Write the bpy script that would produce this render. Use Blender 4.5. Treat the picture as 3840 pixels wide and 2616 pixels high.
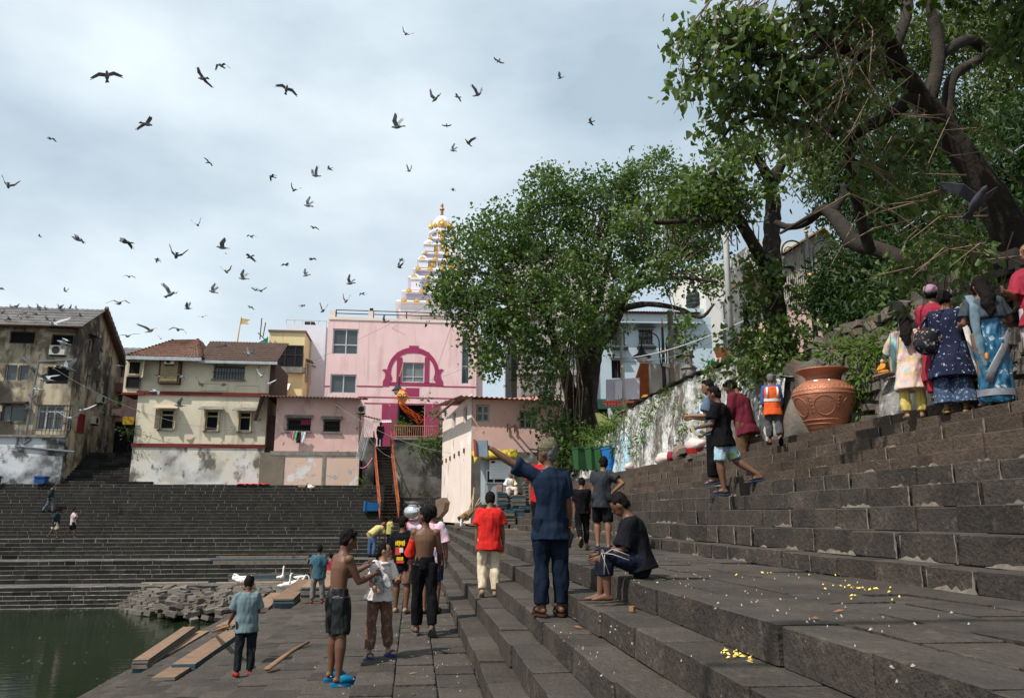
import bpy, math, random
from mathutils import Vector, Matrix, noise as mnoise
for _o in list(bpy.data.objects): bpy.data.objects.remove(_o)
random.seed(7)
S = bpy.context.scene; C = S.collection
R = math.radians; PI = math.pi
# ---------------------------------------------------------------- camera, sky, sun, exposure
FPX, PITCH, YAW = 2900.0, R(12.09), R(7.11)          # focal length in photograph pixels (3840 wide)
EYE = Vector((0, 0, 1.63))
cd = bpy.data.cameras.new('camera'); cam = bpy.data.objects.new('camera', cd); C.objects.link(cam)
cd.sensor_width = 36; cd.lens = 36*FPX/3840; cd.clip_start = .1; cd.clip_end = 2000
cam.location = EYE; cam.rotation_euler = (PI/2+PITCH, 0, -YAW); S.camera = cam
SUN_EL, SUN_AZ = R(54), R(-122)                       # azimuth from +Y, clockwise; the sun stands left and a little behind
sdir = Vector((math.sin(SUN_AZ)*math.cos(SUN_EL), math.cos(SUN_AZ)*math.cos(SUN_EL), math.sin(SUN_EL)))
W = bpy.data.worlds.new('World'); S.world = W; W.use_nodes = True
wn, wl = W.node_tree.nodes, W.node_tree.links
bg = wn['Background']; bg.inputs[1].default_value = .1
sky = wn.new('ShaderNodeTexSky'); sky.sky_type = 'NISHITA'; sky.sun_disc = False
sky.sun_elevation = SUN_EL; sky.sun_rotation = SUN_AZ; sky.air_density = 1.2; sky.dust_density = 1.5
tc = wn.new('ShaderNodeTexCoord'); mp = wn.new('ShaderNodeMapping'); mp.inputs['Scale'].default_value = (1, 1, 2.2)
n1 = wn.new('ShaderNodeTexNoise'); n1.inputs['Scale'].default_value = 1.7; n1.inputs['Detail'].default_value = 7; n1.inputs['Roughness'].default_value = .5
n2 = wn.new('ShaderNodeTexNoise'); n2.inputs['Scale'].default_value = 2.6; n2.inputs['Detail'].default_value = 6
mp.inputs['Location'].default_value = (.35, .1, .5)
wl.new(tc.outputs['Generated'], mp.inputs[0]); wl.new(mp.outputs[0], n1.inputs['Vector']); wl.new(tc.outputs['Generated'], n2.inputs['Vector'])
cr = wn.new('ShaderNodeValToRGB'); cr.color_ramp.elements[0].position = .34; cr.color_ramp.elements[1].position = .6
cr.color_ramp.elements[0].color = (4.6, 5.8, 6.8, 1); cr.color_ramp.elements[1].color = (8.9, 9.9, 10.5, 1)     # thin grey cloud .. bright cloud
wl.new(n1.outputs[0], cr.inputs[0])
mr = wn.new('ShaderNodeMapRange'); mr.inputs[1].default_value = .3; mr.inputs[2].default_value = .62; mr.inputs[3].default_value = .7; mr.inputs[4].default_value = .97
wl.new(n2.outputs[0], mr.inputs[0])
mx = wn.new('ShaderNodeMix'); mx.data_type = 'RGBA'
wl.new(mr.outputs[0], mx.inputs[0]); wl.new(sky.outputs[0], mx.inputs[6]); wl.new(cr.outputs[0], mx.inputs[7]); wl.new(mx.outputs[2], bg.inputs[0])
sd = bpy.data.lights.new('sun', 'SUN'); sd.energy = 5; sd.angle = R(.6); sd.color = (1, .95, .87)
so = bpy.data.objects.new('sun', sd); C.objects.link(so); so.rotation_euler = (-sdir).to_track_quat('-Z', 'Y').to_euler(); so.location = (-30, -20, 60)
S.view_settings.view_transform = 'Standard'; S.view_settings.look = 'None'; S.view_settings.exposure = .12; S.view_settings.gamma = 1
S.render.engine = 'CYCLES'; S.cycles.max_bounces = 5; S.cycles.transparent_max_bounces = 8
# ---------------------------------------------------------------- where a photograph pixel lies in the place
HD = Vector((math.sin(YAW), math.cos(YAW), 0)); RT = Vector((math.cos(YAW), -math.sin(YAW), 0)); UP = Vector((0, 0, 1))
FW = HD*math.cos(PITCH)+UP*math.sin(PITCH); UV = -HD*math.sin(PITCH)+UP*math.cos(PITCH)
def ray(px, py): return FW+RT*((px-1920)/FPX)+UV*((1308-py)/FPX)
def at_g(px, py, g): d = ray(px, py); return EYE+d*(g/d.dot(HD))
def at_z(px, py, z): d = ray(px, py); return EYE+d*((z-EYE.z)/d.z)
def at_y(px, py, y): d = ray(px, py); return EYE+d*(y/d.y)
def at_x(px, py, x): d = ray(px, py); return EYE+d*(x/d.x)
def proj(p):
    v = Vector(p)-EYE; w = v.dot(FW)
    return (1920+FPX*v.dot(RT)/w, 1308-FPX*v.dot(UV)/w, w)
# ---------------------------------------------------------------- mesh helpers
def woff(o):
    v = Vector((0, 0, 0))
    while o: v = v+Vector(o.location); o = o.parent
    return v
class MB:
    def __init__(s): s.v, s.f, s.m = [], [], []
    def add(s, vs, fs, mi=0):
        b = len(s.v); s.v += [tuple(v) for v in vs]; s.f += [tuple(b+i for i in f) for f in fs]; s.m += [mi]*len(fs); return s
    def quad(s, a, b, c, d, mi=0): return s.add([a, b, c, d], [(0, 1, 2, 3)], mi)
    def box(s, x0, x1, y0, y1, z0, z1, mi=0):
        return s.add([(x, y, z) for z in (z0, z1) for y in (y0, y1) for x in (x0, x1)],
                     [(0, 2, 3, 1), (4, 5, 7, 6), (0, 1, 5, 4), (2, 6, 7, 3), (0, 4, 6, 2), (1, 3, 7, 5)], mi)
    def obox(s, c, ax, ay, az, hx, hy, hz, mi=0):           # oriented box: centre, axes, half sizes
        c, ax, ay, az = Vector(c), Vector(ax), Vector(ay), Vector(az)
        return s.add([c+ax*hx*i+ay*hy*j+az*hz*k for k in (-1, 1) for j in (-1, 1) for i in (-1, 1)],
                     [(0, 2, 3, 1), (4, 5, 7, 6), (0, 1, 5, 4), (2, 6, 7, 3), (0, 4, 6, 2), (1, 3, 7, 5)], mi)
    def bar(s, a, b, w, h=None, mi=0):
        a, b = Vector(a), Vector(b); d = b-a; L = d.length
        if L < 1e-6: return s
        d /= L; side = d.cross(UP)
        if side.length < 1e-3: side = Vector((1, 0, 0))
        side.normalize(); u = side.cross(d)
        return s.obox((a+b)/2, d, side, u, L/2, w/2, (h or w)/2, mi)
    def tube(s, pts, rad, seg=8, cap=True, mi=0, ref=None, cl=False):  # rad: number or list of r or (rx, ry)
        pts = [Vector(p) for p in pts]; n = len(pts)
        if not isinstance(rad, (list, tuple)): rad = [rad]*n
        b = len(s.v); prev = None
        for i, p in enumerate(pts):
            t = (pts[min(i+1, n-1)]-pts[max(i-1, 0)])
            t = t.normalized() if t.length > 1e-9 else Vector((0, 0, 1))
            if ref is not None: x = Vector(ref)
            elif prev is None: x = Vector((1, 0, 0)) if abs(t.x) < .9 else Vector((0, 1, 0))
            else: x = prev
            x = x-t*x.dot(t)
            if x.length < 1e-5: x = t.orthogonal()
            x.normalize(); prev = x; y = t.cross(x)
            r = rad[i]; rx, ry = r if isinstance(r, (list, tuple)) else (r, r)
            for k in range(seg):
                a = 2*PI*k/seg; s.v.append(tuple(p+x*rx*math.cos(a)+y*ry*math.sin(a)))
        for i in range(n-1):
            for k in range(seg):
                k2 = (k+1) % seg; s.f.append((b+i*seg+k, b+i*seg+k2, b+(i+1)*seg+k2, b+(i+1)*seg+k)); s.m.append(mi)
        if cap:
            s.f.append(tuple(b+k for k in reversed(range(seg)))); s.f.append(tuple(b+(n-1)*seg+k for k in range(seg))); s.m += [mi, mi]
        return s
    def ell(s, c, rx, ry, rz, seg=10, rings=7, ax=None, mi=0):
        c = Vector(c); X, Y, Z = ax or (Vector((1, 0, 0)), Vector((0, 1, 0)), Vector((0, 0, 1)))
        b = len(s.v); s.v.append(tuple(c-Z*rz))
        for i in range(1, rings):
            t = -PI/2+PI*i/rings
            for k in range(seg):
                a = 2*PI*k/seg; s.v.append(tuple(c+X*rx*math.cos(t)*math.cos(a)+Y*ry*math.cos(t)*math.sin(a)+Z*rz*math.sin(t)))
        s.v.append(tuple(c+Z*rz)); e = len(s.v)-1
        for k in range(seg):
            k2 = (k+1) % seg; s.f.append((b, b+1+k2, b+1+k)); s.m.append(mi); s.f.append((e, e-seg+k, e-seg+k2)); s.m.append(mi)
        for i in range(rings-2):
            for k in range(seg):
                k2 = (k+1) % seg; o = b+1+i*seg; s.f.append((o+k, o+k2, o+seg+k2, o+seg+k)); s.m.append(mi)
        return s
    def lathe(s, c, prof, seg=24, mi=0, mod=None):            # prof: [(r, z)]
        c = Vector(c); b = len(s.v); n = len(prof)
        for r, z in prof:
            for k in range(seg):
                a = 2*PI*k/seg; q = r*(mod(a, z) if mod else 1); s.v.append((c.x+q*math.cos(a), c.y+q*math.sin(a), c.z+z))
        for i in range(n-1):
            for k in range(seg):
                k2 = (k+1) % seg; s.f.append((b+i*seg+k, b+i*seg+k2, b+(i+1)*seg+k2, b+(i+1)*seg+k)); s.m.append(mi)
        s.f.append(tuple(b+k for k in reversed(range(seg)))); s.f.append(tuple(b+(n-1)*seg+k for k in range(seg))); s.m += [mi, mi]
        return s
    def prism(s, pts, d, mi=0):                                # polygon pts extruded by vector d
        pts = [Vector(p) for p in pts]; d = Vector(d); n = len(pts)
        fs = [tuple(range(n)), tuple(range(2*n-1, n-1, -1))]+[((i+1) % n, i, n+i, n+(i+1) % n) for i in range(n)]
        return s.add(pts+[p+d for p in pts], fs, mi)
    def build(s, name, mat=None, parent=None, smooth=False):
        me = bpy.data.meshes.new(name); off = woff(parent)
        me.from_pydata([(v[0]-off.x, v[1]-off.y, v[2]-off.z) for v in s.v], [], s.f)
        ms = mat if isinstance(mat, (list, tuple)) else [mat]
        for m_ in ms:
            if m_: me.materials.append(m_)
        if len(ms) > 1: me.polygons.foreach_set('material_index', s.m)
        if smooth: me.polygons.foreach_set('use_smooth', [True]*len(me.polygons))
        me.update(); o = bpy.data.objects.new(name, me); C.objects.link(o)
        if parent: o.parent = parent
        return o
def tag(o, label, cat=None, group=None, kind=None):
    if label: o['label'] = label
    if cat: o['category'] = cat
    if group: o['group'] = group
    if kind: o['kind'] = kind
    return o
def thing(name, label, cat, loc=(0, 0, 0), group=None):
    o = bpy.data.objects.new(name, None); C.objects.link(o); o.location = loc; o.empty_display_size = .2
    return tag(o, label, cat, group)
def copy_tree(o, parent=None):
    c = o.copy(); C.objects.link(c); c.parent = parent
    for ch in list(o.children): copy_tree(ch, c)
    return c
# ---------------------------------------------------------------- materials
MATS = {}
def mat(name, col, col2=None, sc=2.5, rough=.85, bump=0, bsc=25, metal=0, layers=(), rnd=0, spec=.1, detail=5, bdist=.02, vor=0, trans=0, dust_light=None):
    """layers: (colour, scale, lo, hi, strength, (sx,sy,sz)) stains laid over the base by thresholded noise"""
    if name in MATS: return MATS[name]
    m = bpy.data.materials.new(name); MATS[name] = m; m.use_nodes = True; n, l = m.node_tree.nodes, m.node_tree.links
    b = n['Principled BSDF']; b.inputs['Roughness'].default_value = rough; b.inputs['Metallic'].default_value = metal
    b.inputs['Specular IOR Level'].default_value = spec
    g = n.new('ShaderNodeNewGeometry'); pos = g.outputs['Position']
    def nz(scale, st=(1, 1, 1), det=detail, rg=.6):
        t = n.new('ShaderNodeTexNoise'); t.inputs['Scale'].default_value = scale; t.inputs['Detail'].default_value = det; t.inputs['Roughness'].default_value = rg
        if st != (1, 1, 1):
            k = n.new('ShaderNodeVectorMath'); k.operation = 'MULTIPLY'; k.inputs[1].default_value = st; l.new(pos, k.inputs[0]); l.new(k.outputs[0], t.inputs['Vector'])
        else: l.new(pos, t.inputs['Vector'])
        return t.outputs[0]
    def mix(fac, a, c):
        x = n.new('ShaderNodeMix'); x.data_type = 'RGBA'
        l.new(fac, x.inputs[0])
        for i, q in ((6, a), (7, c)):
            if isinstance(q, tuple): x.inputs[i].default_value = (*q[:3], 1)
            else: l.new(q, x.inputs[i])
        return x.outputs[2]
    def ramp(v, lo, hi, st=1.0):
        r = n.new('ShaderNodeMapRange'); r.inputs[1].default_value = lo; r.inputs[2].default_value = hi; r.inputs[4].default_value = st; l.new(v, r.inputs[0]); return r.outputs[0]
    cur = tuple(col)
    if col2: cur = mix(ramp(nz(sc), .3, .7), cur, tuple(col2))
    for i, (lc, ls, lo, hi, st, *sv) in enumerate(layers):
        cur = mix(ramp(nz(ls, sv[0] if sv else (1, 1, 1)), lo, hi, st), cur, tuple(lc))
    if dust_light:                                                # upward faces painted lighter, dusty and as if sunlit: (colour, amount)
        sx = n.new('ShaderNodeSeparateXYZ'); l.new(g.outputs['True Normal'], sx.inputs[0]); up_ = ramp(sx.outputs[2], .55, .85, dust_light[1])
        nn_ = n.new('ShaderNodeMath'); nn_.operation = 'MULTIPLY'; l.new(up_, nn_.inputs[0]); l.new(ramp(nz(2.2), .25, .6, 1.0), nn_.inputs[1]); cur = mix(nn_.outputs[0], cur, tuple(dust_light[0]))
    if rnd:
        oi = n.new('ShaderNodeObjectInfo'); r = n.new('ShaderNodeMapRange'); r.inputs[3].default_value = 1-rnd; r.inputs[4].default_value = 1+rnd; l.new(oi.outputs['Random'], r.inputs[0])
        k = n.new('ShaderNodeVectorMath'); k.operation = 'SCALE'
        if isinstance(cur, tuple): k.inputs[0].default_value = cur[:3]
        else: l.new(cur, k.inputs[0])
        l.new(r.outputs[0], k.inputs['Scale']); cur = k.outputs[0]
    if isinstance(cur, tuple): b.inputs['Base Color'].default_value = (*cur[:3], 1)
    else: l.new(cur, b.inputs['Base Color'])
    if bump:
        bp = n.new('ShaderNodeBump'); bp.inputs['Strength'].default_value = bump; bp.inputs['Distance'].default_value = bdist
        h = nz(bsc, det=6, rg=.65)
        if vor:
            vt = n.new('ShaderNodeTexVoronoi'); vt.inputs['Scale'].default_value = vor; l.new(pos, vt.inputs['Vector'])
            ad = n.new('ShaderNodeMath'); l.new(h, ad.inputs[0]); l.new(vt.outputs['Distance'], ad.inputs[1]); h = ad.outputs[0]
        l.new(h, bp.inputs['Height']); l.new(bp.outputs[0], b.inputs['Normal'])
    if trans: b.inputs['Transmission Weight'].default_value = trans
    return m
def plain(name, col, rough=.7, metal=0, spec=.1): return mat(name, col, rough=rough, metal=metal, spec=spec)
K = (.02, .02, .018)
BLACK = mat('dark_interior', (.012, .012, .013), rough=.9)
GLASS = mat('window_glass', (.035, .045, .05), (.06, .075, .08), sc=1.2, rough=.12, spec=.6)
# ================================================================ ground, steps, water
ZW = -2.5
STONE = mat('basalt', (.08, .066, .054), (.044, .038, .033), sc=1.6, rough=.88, bump=1.0, bsc=22, bdist=.035, rnd=.19, dust_light=((.085, .076, .067), .5),
            layers=[((.16, .135, .112), 9, .56, .72, .55), ((.032, .03, .028), 2.4, .5, .7, .65), ((.3, .28, .26), 45, .68, .74, .4), ((.022, .02, .018), 34, .52, .64, .55)])
STONE_B = mat('brown_basalt', (.1, .073, .055), (.06, .046, .037), sc=1.4, rough=.88, bump=1.0, bsc=20, bdist=.035, rnd=.19,
            layers=[((.21, .17, .13), 8, .57, .76, .45), ((.05, .043, .038), 2.2, .54, .74, .6), ((.03, .024, .02), 30, .53, .65, .5)])
STONE_D = mat('dark_basalt', (.026, .024, .022), (.016, .016, .016), sc=.8, rough=.85, bump=.4, bsc=14, rnd=.5, dust_light=((.15, .14, .125), .85),
            layers=[((.045, .04, .034), 1.1, .55, .75, .5), ((.03, .04, .022), .5, .55, .7, .4)])
TREAD_D = mat('dusty_sunlit_tread', (.13, .124, .115), (.075, .07, .066), sc=1.2, rough=.9, bump=.5, bsc=14, rnd=.2)  # paler than the risers: dusty, with the light on treads painted in
MORTAR = mat('pale_mortar', (.42, .39, .35), (.25, .225, .2), sc=3, rough=.95, bump=.4, bsc=40, layers=[((.07, .06, .055), 1.2, .48, .62, .85)])
MORTAR_D = mat('dull_mortar', (.17, .15, .13), (.07, .062, .055), sc=1, rough=.95, layers=[((.035, .032, .03), .7, .48, .6, .8)])
SOIL = mat('dark_soil', (.05, .045, .036), (.09, .075, .055), sc=1.5, rough=.95, bump=.6, bsc=8)
rs = random.Random(3)
def unit_block(seed, j=.014, ch=.038):                     # a chamfered, slightly uneven block in a unit cube
    r = random.Random(seed); vs = []; fs = []
    idx = {}
    for sx in (-1, 1):
        for sy in (-1, 1):
            for sz in (-1, 1):
                c = Vector((sx*.5+r.uniform(-j, j), sy*.5+r.uniform(-j, j), sz*.5+r.uniform(-j, j)))
                for a in range(3):
                    p = c.copy()
                    for q in range(3):
                        if q != a: p[q] -= (sx, sy, sz)[q]*ch*r.uniform(.5, 1.3)
                    idx[(sx, sy, sz, a)] = len(vs); vs.append(p)
    # vertex 'a' keeps full extent on axis a -> belongs to the face normal to a
    for a in range(3):
        o = [q for q in range(3) if q != a]
        for s in (-1, 1):
            ring = []
            for (u, w) in ((-1, -1), (1, -1), (1, 1), (-1, 1)):
                k = [0, 0, 0]; k[a] = s; k[o[0]] = u; k[o[1]] = w; ring.append(idx[(*k, a)])
            flip = (s > 0) == (a == 1)
            fs.append(tuple(reversed(ring)) if flip else tuple(ring))
    for a in range(3):                                      # edges along axis a
        o = [q for q in range(3) if q != a]
        for u in (-1, 1):
            for w in (-1, 1):
                k0 = [0, 0, 0]; k0[a] = -1; k0[o[0]] = u; k0[o[1]] = w; k1 = list(k0); k1[a] = 1
                fs.append((idx[(*k0, o[0])], idx[(*k1, o[0])], idx[(*k1, o[1])], idx[(*k0, o[1])]))
    for k in [(x, y, z) for x in (-1, 1) for y in (-1, 1) for z in (-1, 1)]:
        fs.append((idx[(*k, 0)], idx[(*k, 1)], idx[(*k, 2)]))
    me = bpy.data.meshes.new('block'); me.from_pydata([tuple(v) for v in vs], [], fs)
    import bmesh
    bm = bmesh.new(); bm.from_mesh(me); bmesh.ops.recalc_face_normals(bm, faces=bm.faces); bm.to_mesh(me); bm.free()
    return me
UB = [unit_block(i) for i in range(6)]
UBV = [([v.co.copy() for v in m.vertices], [tuple(p.vertices) for p in m.polygons]) for m in UB]
UBM = {}
def ub(i, m):
    if (i, m.name) not in UBM:
        q = UB[i].copy(); q.materials.append(m); UBM[(i, m.name)] = q
    return UBM[(i, m.name)]
def lay(parent, name, blocks, m, limit=300, stuff=None):
    """blocks: (centre, size, rotation matrix or None[, material]); the ones that show largest become parts, the rest one stuff part"""
    sc = []
    for b in blocks:
        px, py, w = proj(b[0]); vis = w > .3 and -250 < px < 4090 and -100 < py < 2800
        sc.append((b[1][1]*max(b[1][0], b[1][2])/max(w, .3)**2 if vis else -1, b))
    sc.sort(key=lambda t: -t[0]); off = woff(parent); rest = {}
    k = 0
    for s_, b in sc:
        mm = b[3] if len(b) > 3 else m; i = rs.randrange(6)
        if k < limit and s_ > 0:
            k += 1; o = bpy.data.objects.new(name, ub(i, mm)); C.objects.link(o); o.parent = parent
            o.matrix_local = Matrix.Translation(Vector(b[0])-off) @ (b[2].to_4x4() if b[2] else Matrix.Identity(4)) @ Matrix.Diagonal((*b[1], 1))
        elif s_ > 0 or b[0][1] > -2:
            mb = rest.setdefault(mm.name, (MB(), mm))[0]; vs, fs = UBV[i]; rot = b[2]
            out = []
            for v in vs:
                q = Vector((v.x*b[1][0], v.y*b[1][1], v.z*b[1][2]))
                if rot: q = rot @ q
                out.append(q+Vector(b[0]))
            mb.add(out, fs)
    for mb, mm in rest.values():
        if mb.v:
            o = mb.build(stuff or name+'_rest', mm, parent); o['kind'] = 'stuff'
# --- terrain under everything, reaching the horizon
t = MB(); t.box(-900, 900, -60, 1200, -6, -3.2); tag(t.build('ground', SOIL), 'dark earth ground under the whole quarter', kind='structure')
wm = mat('tank_water', (.008, .016, .006), (.013, .022, .009), sc=.4, rough=.05, spec=.3)
n, l = wm.node_tree.nodes, wm.node_tree.links
g_ = n.new('ShaderNodeNewGeometry'); k_ = n.new('ShaderNodeVectorMath'); k_.operation = 'MULTIPLY'; k_.inputs[1].default_value = (1.1, 3.2, 1); l.new(g_.outputs['Position'], k_.inputs[0])
nn = n.new('ShaderNodeTexNoise'); nn.inputs['Scale'].default_value = 1.5; nn.inputs['Detail'].default_value = 4; l.new(k_.outputs[0], nn.inputs['Vector'])
bp = n.new('ShaderNodeBump'); bp.inputs['Strength'].default_value = .13; bp.inputs['Distance'].default_value = .06; l.new(nn.outputs[0], bp.inputs['Height']); l.new(bp.outputs[0], n['Principled BSDF'].inputs['Normal'])
t = MB(); t.quad((-90, -30, ZW), (-5, -30, ZW), (-5, 44, ZW), (-90, 44, ZW)); tag(t.build('water', wm), 'dark green tank water', kind='structure')
# --- profile of the steps on the right, running away along +Y
LOW = [(.68, .20), (.957, .42), (1.258, .635), (1.571, .85), (1.92, 1.065)]
BACK = [(4.03, 1.24), (4.32, 1.483), (4.61, 1.705), (4.90, 1.92), (5.19, 2.12), (5.48, 2.27), (5.77, 2.447), (6.06, 2.648), (6.35, 2.824), (6.64, 3.018)]
XC, YE = -.55, 46.0                                         # crease between flat walk and ramp; far end
RW_, RD_ = .562, (-ZW+.03)/13                                 # going down to the water: thirteen broad shallow treads
def ramp_z(x): return 0 if x > XC else -RD_*min(13, math.ceil((XC-x)/RW_))
def at_ramp(px, py):
    for k in range(1, 14):
        p = at_z(px, py, -RD_*k)
        if p.x > XC-RW_*k: return Vector((min(p.x, XC-RW_*(k-1)), p.y, -RD_*k))
    return at_z(px, py, -RD_*13)
GAP = .02; JOINTS = []
def stair_blocks(prof, z0, ylo, yhi, last, bl, lmin, lmax, m):
    zb = z0
    for i, (x, z) in enumerate(prof):
        xe = prof[i+1][0]+.06 if i+1 < len(prof) else x+last
        y = ylo+rs.uniform(-.6, 0)
        while y < yhi:
            L = rs.uniform(lmin, lmax)*(1.25 if rs.random() < .15 else 1)
            dz = rs.uniform(-.011, .008); dx = rs.uniform(-.016, .012); ro = Matrix.Rotation(rs.uniform(-.02, .02), 3, 'Z') @ Matrix.Rotation(rs.uniform(-.008, .008), 3, 'X')
            bl.append(((((x+dx)+xe)/2, y+L/2, (zb+z+dz)/2-.001), (xe-x-dx, L-rs.choice((.005, .01, .016, .024, .03)), z+dz-zb+.002), ro, m[i] if isinstance(m, list) else m))
            y += L
            if isinstance(m, list): JOINTS.append((x, y, zb, z))
        zb = z
def core(name, prof, z0, ylo, yhi, xend, m, label, rec=.034):
    t = MB(); zb = z0-1.2; x_prev = prof[0][0]+rec
    for i, (x, z) in enumerate(prof):
        xe = prof[i+1][0]+rec if i+1 < len(prof) else xend
        t.box(x+rec, xe, ylo, yhi, z0-1.2, z-rec)
    return tag(t.build(name, m), label, kind='structure')
s1 = core('lower_stone_steps', LOW, 0, -3, YE, 2.2, MORTAR, 'five dark stone steps rising from the walk to the broad landing')
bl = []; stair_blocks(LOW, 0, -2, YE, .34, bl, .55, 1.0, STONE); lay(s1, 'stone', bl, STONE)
s2 = core('upper_stone_steps', BACK, 1.065, -3, YE-4, 7.6, MORTAR, 'ten weathered stone steps rising from the landing to the painted wall')
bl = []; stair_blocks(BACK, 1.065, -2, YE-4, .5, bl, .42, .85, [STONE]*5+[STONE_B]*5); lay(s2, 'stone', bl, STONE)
# landing between the two flights
t = MB(); t.box(2.15, 4.3, -3, YE, -.2, 1.03); pl = tag(t.build('stone_landing', MORTAR_D), 'broad landing of worn dark slabs between the two flights', kind='structure')
bl = []; xs = [2.262, 2.72, 3.2, 3.62, 4.06]
for a, b in zip(xs, xs[1:]):
    y = -2+rs.uniform(0, .5)
    while y < YE:
        L = rs.uniform(.5, .95); bl.append((((a+b)/2, y+L/2, 1.02+rs.gauss(0, .005)), (b-a-.014, L-.014, .09), Matrix.Rotation(rs.gauss(0, .008), 3, 'X') @ Matrix.Rotation(rs.gauss(0, .008), 3, 'Y'))); y += L
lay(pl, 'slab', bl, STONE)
# flat walk and ramp
t = MB(); t.box(XC, .75, -3, 40, -1, -.035); t.box(.6, 3, 39, YE+3, -1, -.03)
wk = tag(t.build('stone_walk', MORTAR_D), 'flat walk of worn slabs at the foot of the steps', kind='structure')
bl = []; xs = [XC, -.15, .27, .69]
for a, b in zip(xs, xs[1:]):
    y = -1+rs.uniform(0, .4)
    while y < 39.5:
        L = rs.uniform(.38, .7); bl.append((((a+b)/2, y+L/2, -.05+rs.gauss(0, .005)), (b-a-.016, L-.016, .1), Matrix.Rotation(rs.gauss(0, .008), 3, 'X') @ Matrix.Rotation(rs.gauss(0, .008), 3, 'Y'))); y += L
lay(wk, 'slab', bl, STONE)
t = MB()
for k in range(1, 16): t.box(XC-RW_*k-.02, XC-RW_*(k-1)+.02, -3, 40, -4, -RD_*k-.03)
rp = tag(t.build('descending_steps', MORTAR_D), 'broad shallow dark stone steps going down into the water', kind='structure')
bl = []
for k in range(1, 16):
    y = -1+rs.uniform(0, .5); x1 = XC-RW_*(k-1); x0 = x1-RW_
    while y < 39.5:
        L = rs.uniform(.4, .85); bl.append((Vector(((x0+x1)/2+rs.uniform(-.01, .01), y+L/2, -RD_*k-.1+rs.uniform(-.008, .006))), (RW_+.05, L-.024, .2), Matrix.Rotation(rs.gauss(0, .007), 3, 'X') @ Matrix.Rotation(rs.gauss(0, .008), 3, 'Y'))); y += L
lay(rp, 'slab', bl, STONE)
RA = 0
# --- far steps facing us, rising away
FAR = []; zc = ZW-.0; yc = 38.75
def flight(nr, tread, rise, plat):
    global zc, yc
    for i in range(nr):
        zc += rise; FAR.append((yc, zc)); yc += tread if i < nr-1 else plat
FAR.append((38.45, ZW+.03)); zc = ZW
flight(5, .29, .165, 1.95); YA, ZA = FAR[5]
flight(5, .30, .201, 2.2); YB, ZB = FAR[10]
flight(5, .30, .20, 1.6); YC, ZC_ = FAR[15]
flight(16, .275, .199, 14); YT, ZT = FAR[-1]
def far_z(y):
    z = ZW
    for a, b in FAR:
        if y >= a: z = b
    return z
XL, XR = -75, 9
t = MB()
for i, (y, z) in enumerate(FAR):
    ye = FAR[i+1][0]+.02 if i+1 < len(FAR) else 90
    t.box(XL, XR, y+.017, ye+.03, -4, z-.013)
fs_ = tag(t.build('far_stone_steps', mat('far_mortar', (.19, .17, .145), (.11, .1, .085), sc=1, rough=.95, layers=[((.04, .036, .033), .5, .5, .62, .75)])), 'long dark flight of stone steps rising from the water to the houses', kind='structure')
bl = []
for i, (y, z) in enumerate(FAR):
    zb = FAR[i-1][1] if i else ZW-.3; ye = FAR[i+1][0] if i+1 < len(FAR) else y+.5; dep = min(ye-y+.05, .5)
    x = -42+rs.uniform(0, .5)
    while x < 4.2:
        L = rs.uniform(.45, .85); bl.append(((x+L/2, y+rs.uniform(-.014, .008)+dep/2, (zb+z)/2+rs.uniform(-.004, .006)), (L-rs.uniform(.01, .045), dep, z-zb+.002), Matrix.Rotation(rs.uniform(-.01, .01), 3, 'Z') @ Matrix.Rotation(rs.uniform(-.006, .006), 3, 'Y'))); x += L
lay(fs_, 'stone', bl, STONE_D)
for nm_, (y0, y1, z) in {'far_landing': (YA+.5, FAR[6][0], ZA)}.items(): pass
t = MB()
for k in (5, 10, 15):
    y, z = FAR[k]; ye = FAR[k+1][0]; x = -42
    while x < 4:
        L = rs.uniform(.5, 1.1); t.box(x, x+L-.02, y+.51, (y+ye)/2+.2, z-.02, z+rs.uniform(-.004, .004)); t.box(x+.2, x+L+.18, (y+ye)/2+.22, ye, z-.02, z+rs.uniform(-.004, .004)); x += L
tp = t.build('landing_slabs', TREAD_D, fs_); tp['kind'] = 'stuff'
# ================================================================ buildings
class Plane:                                               # a vertical wall plane: origin (x, y), heading of its run
    def __init__(s, x, y, ang=0):
        s.o = Vector((x, y, 0)); s.du = Vector((math.cos(R(ang)), math.sin(R(ang)), 0)); s.n = Vector((math.sin(R(ang)), -math.cos(R(ang)), 0))
    def uz(s, px, py):
        d = ray(px, py); t = (s.o-EYE).dot(s.n)/d.dot(s.n); p = EYE+d*t; return (p-s.o).dot(s.du), p.z
    def p(s, u, z, out=0): return s.o+s.du*u+s.n*out+UP*z
    def rect(s, x0, y0, x1, y1):
        ym, xm = (y0+y1)/2, (x0+x1)/2
        a, b = s.uz(x0, ym)[0], s.uz(x1, ym)[0]; return (min(a, b), max(a, b), s.uz(xm, y1)[1], s.uz(xm, y0)[1])
class Crop:                                                # pixels of an enlarged crop of the photograph
    def __init__(s, x, y, k): s.x, s.y, s.k = x, y, k
    def __call__(s, *v): return [(s.x if i % 2 == 0 else s.y)+q*s.k for i, q in enumerate(v)]
c1, c2, c3, c8 = Crop(0, 1100, .4737), Crop(900, 700, .4737), Crop(900, 1350, .4423), Crop(1100, 1150, .379)
c7, c6, cr_, cw = Crop(1380, 700, .3474), Crop(1900, 1100, .669), Crop(2500, 800, .5054), Crop(1640, 1650, .24)
def pbox(mb, pl, u0, u1, z0, z1, d0, d1, mi=0):            # box on a plane from d0 to d1 outwards
    return mb.obox(pl.p((u0+u1)/2, (z0+z1)/2, (d0+d1)/2), pl.du, pl.n, UP, (u1-u0)/2, (d1-d0)/2, (z1-z0)/2, mi)
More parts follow.
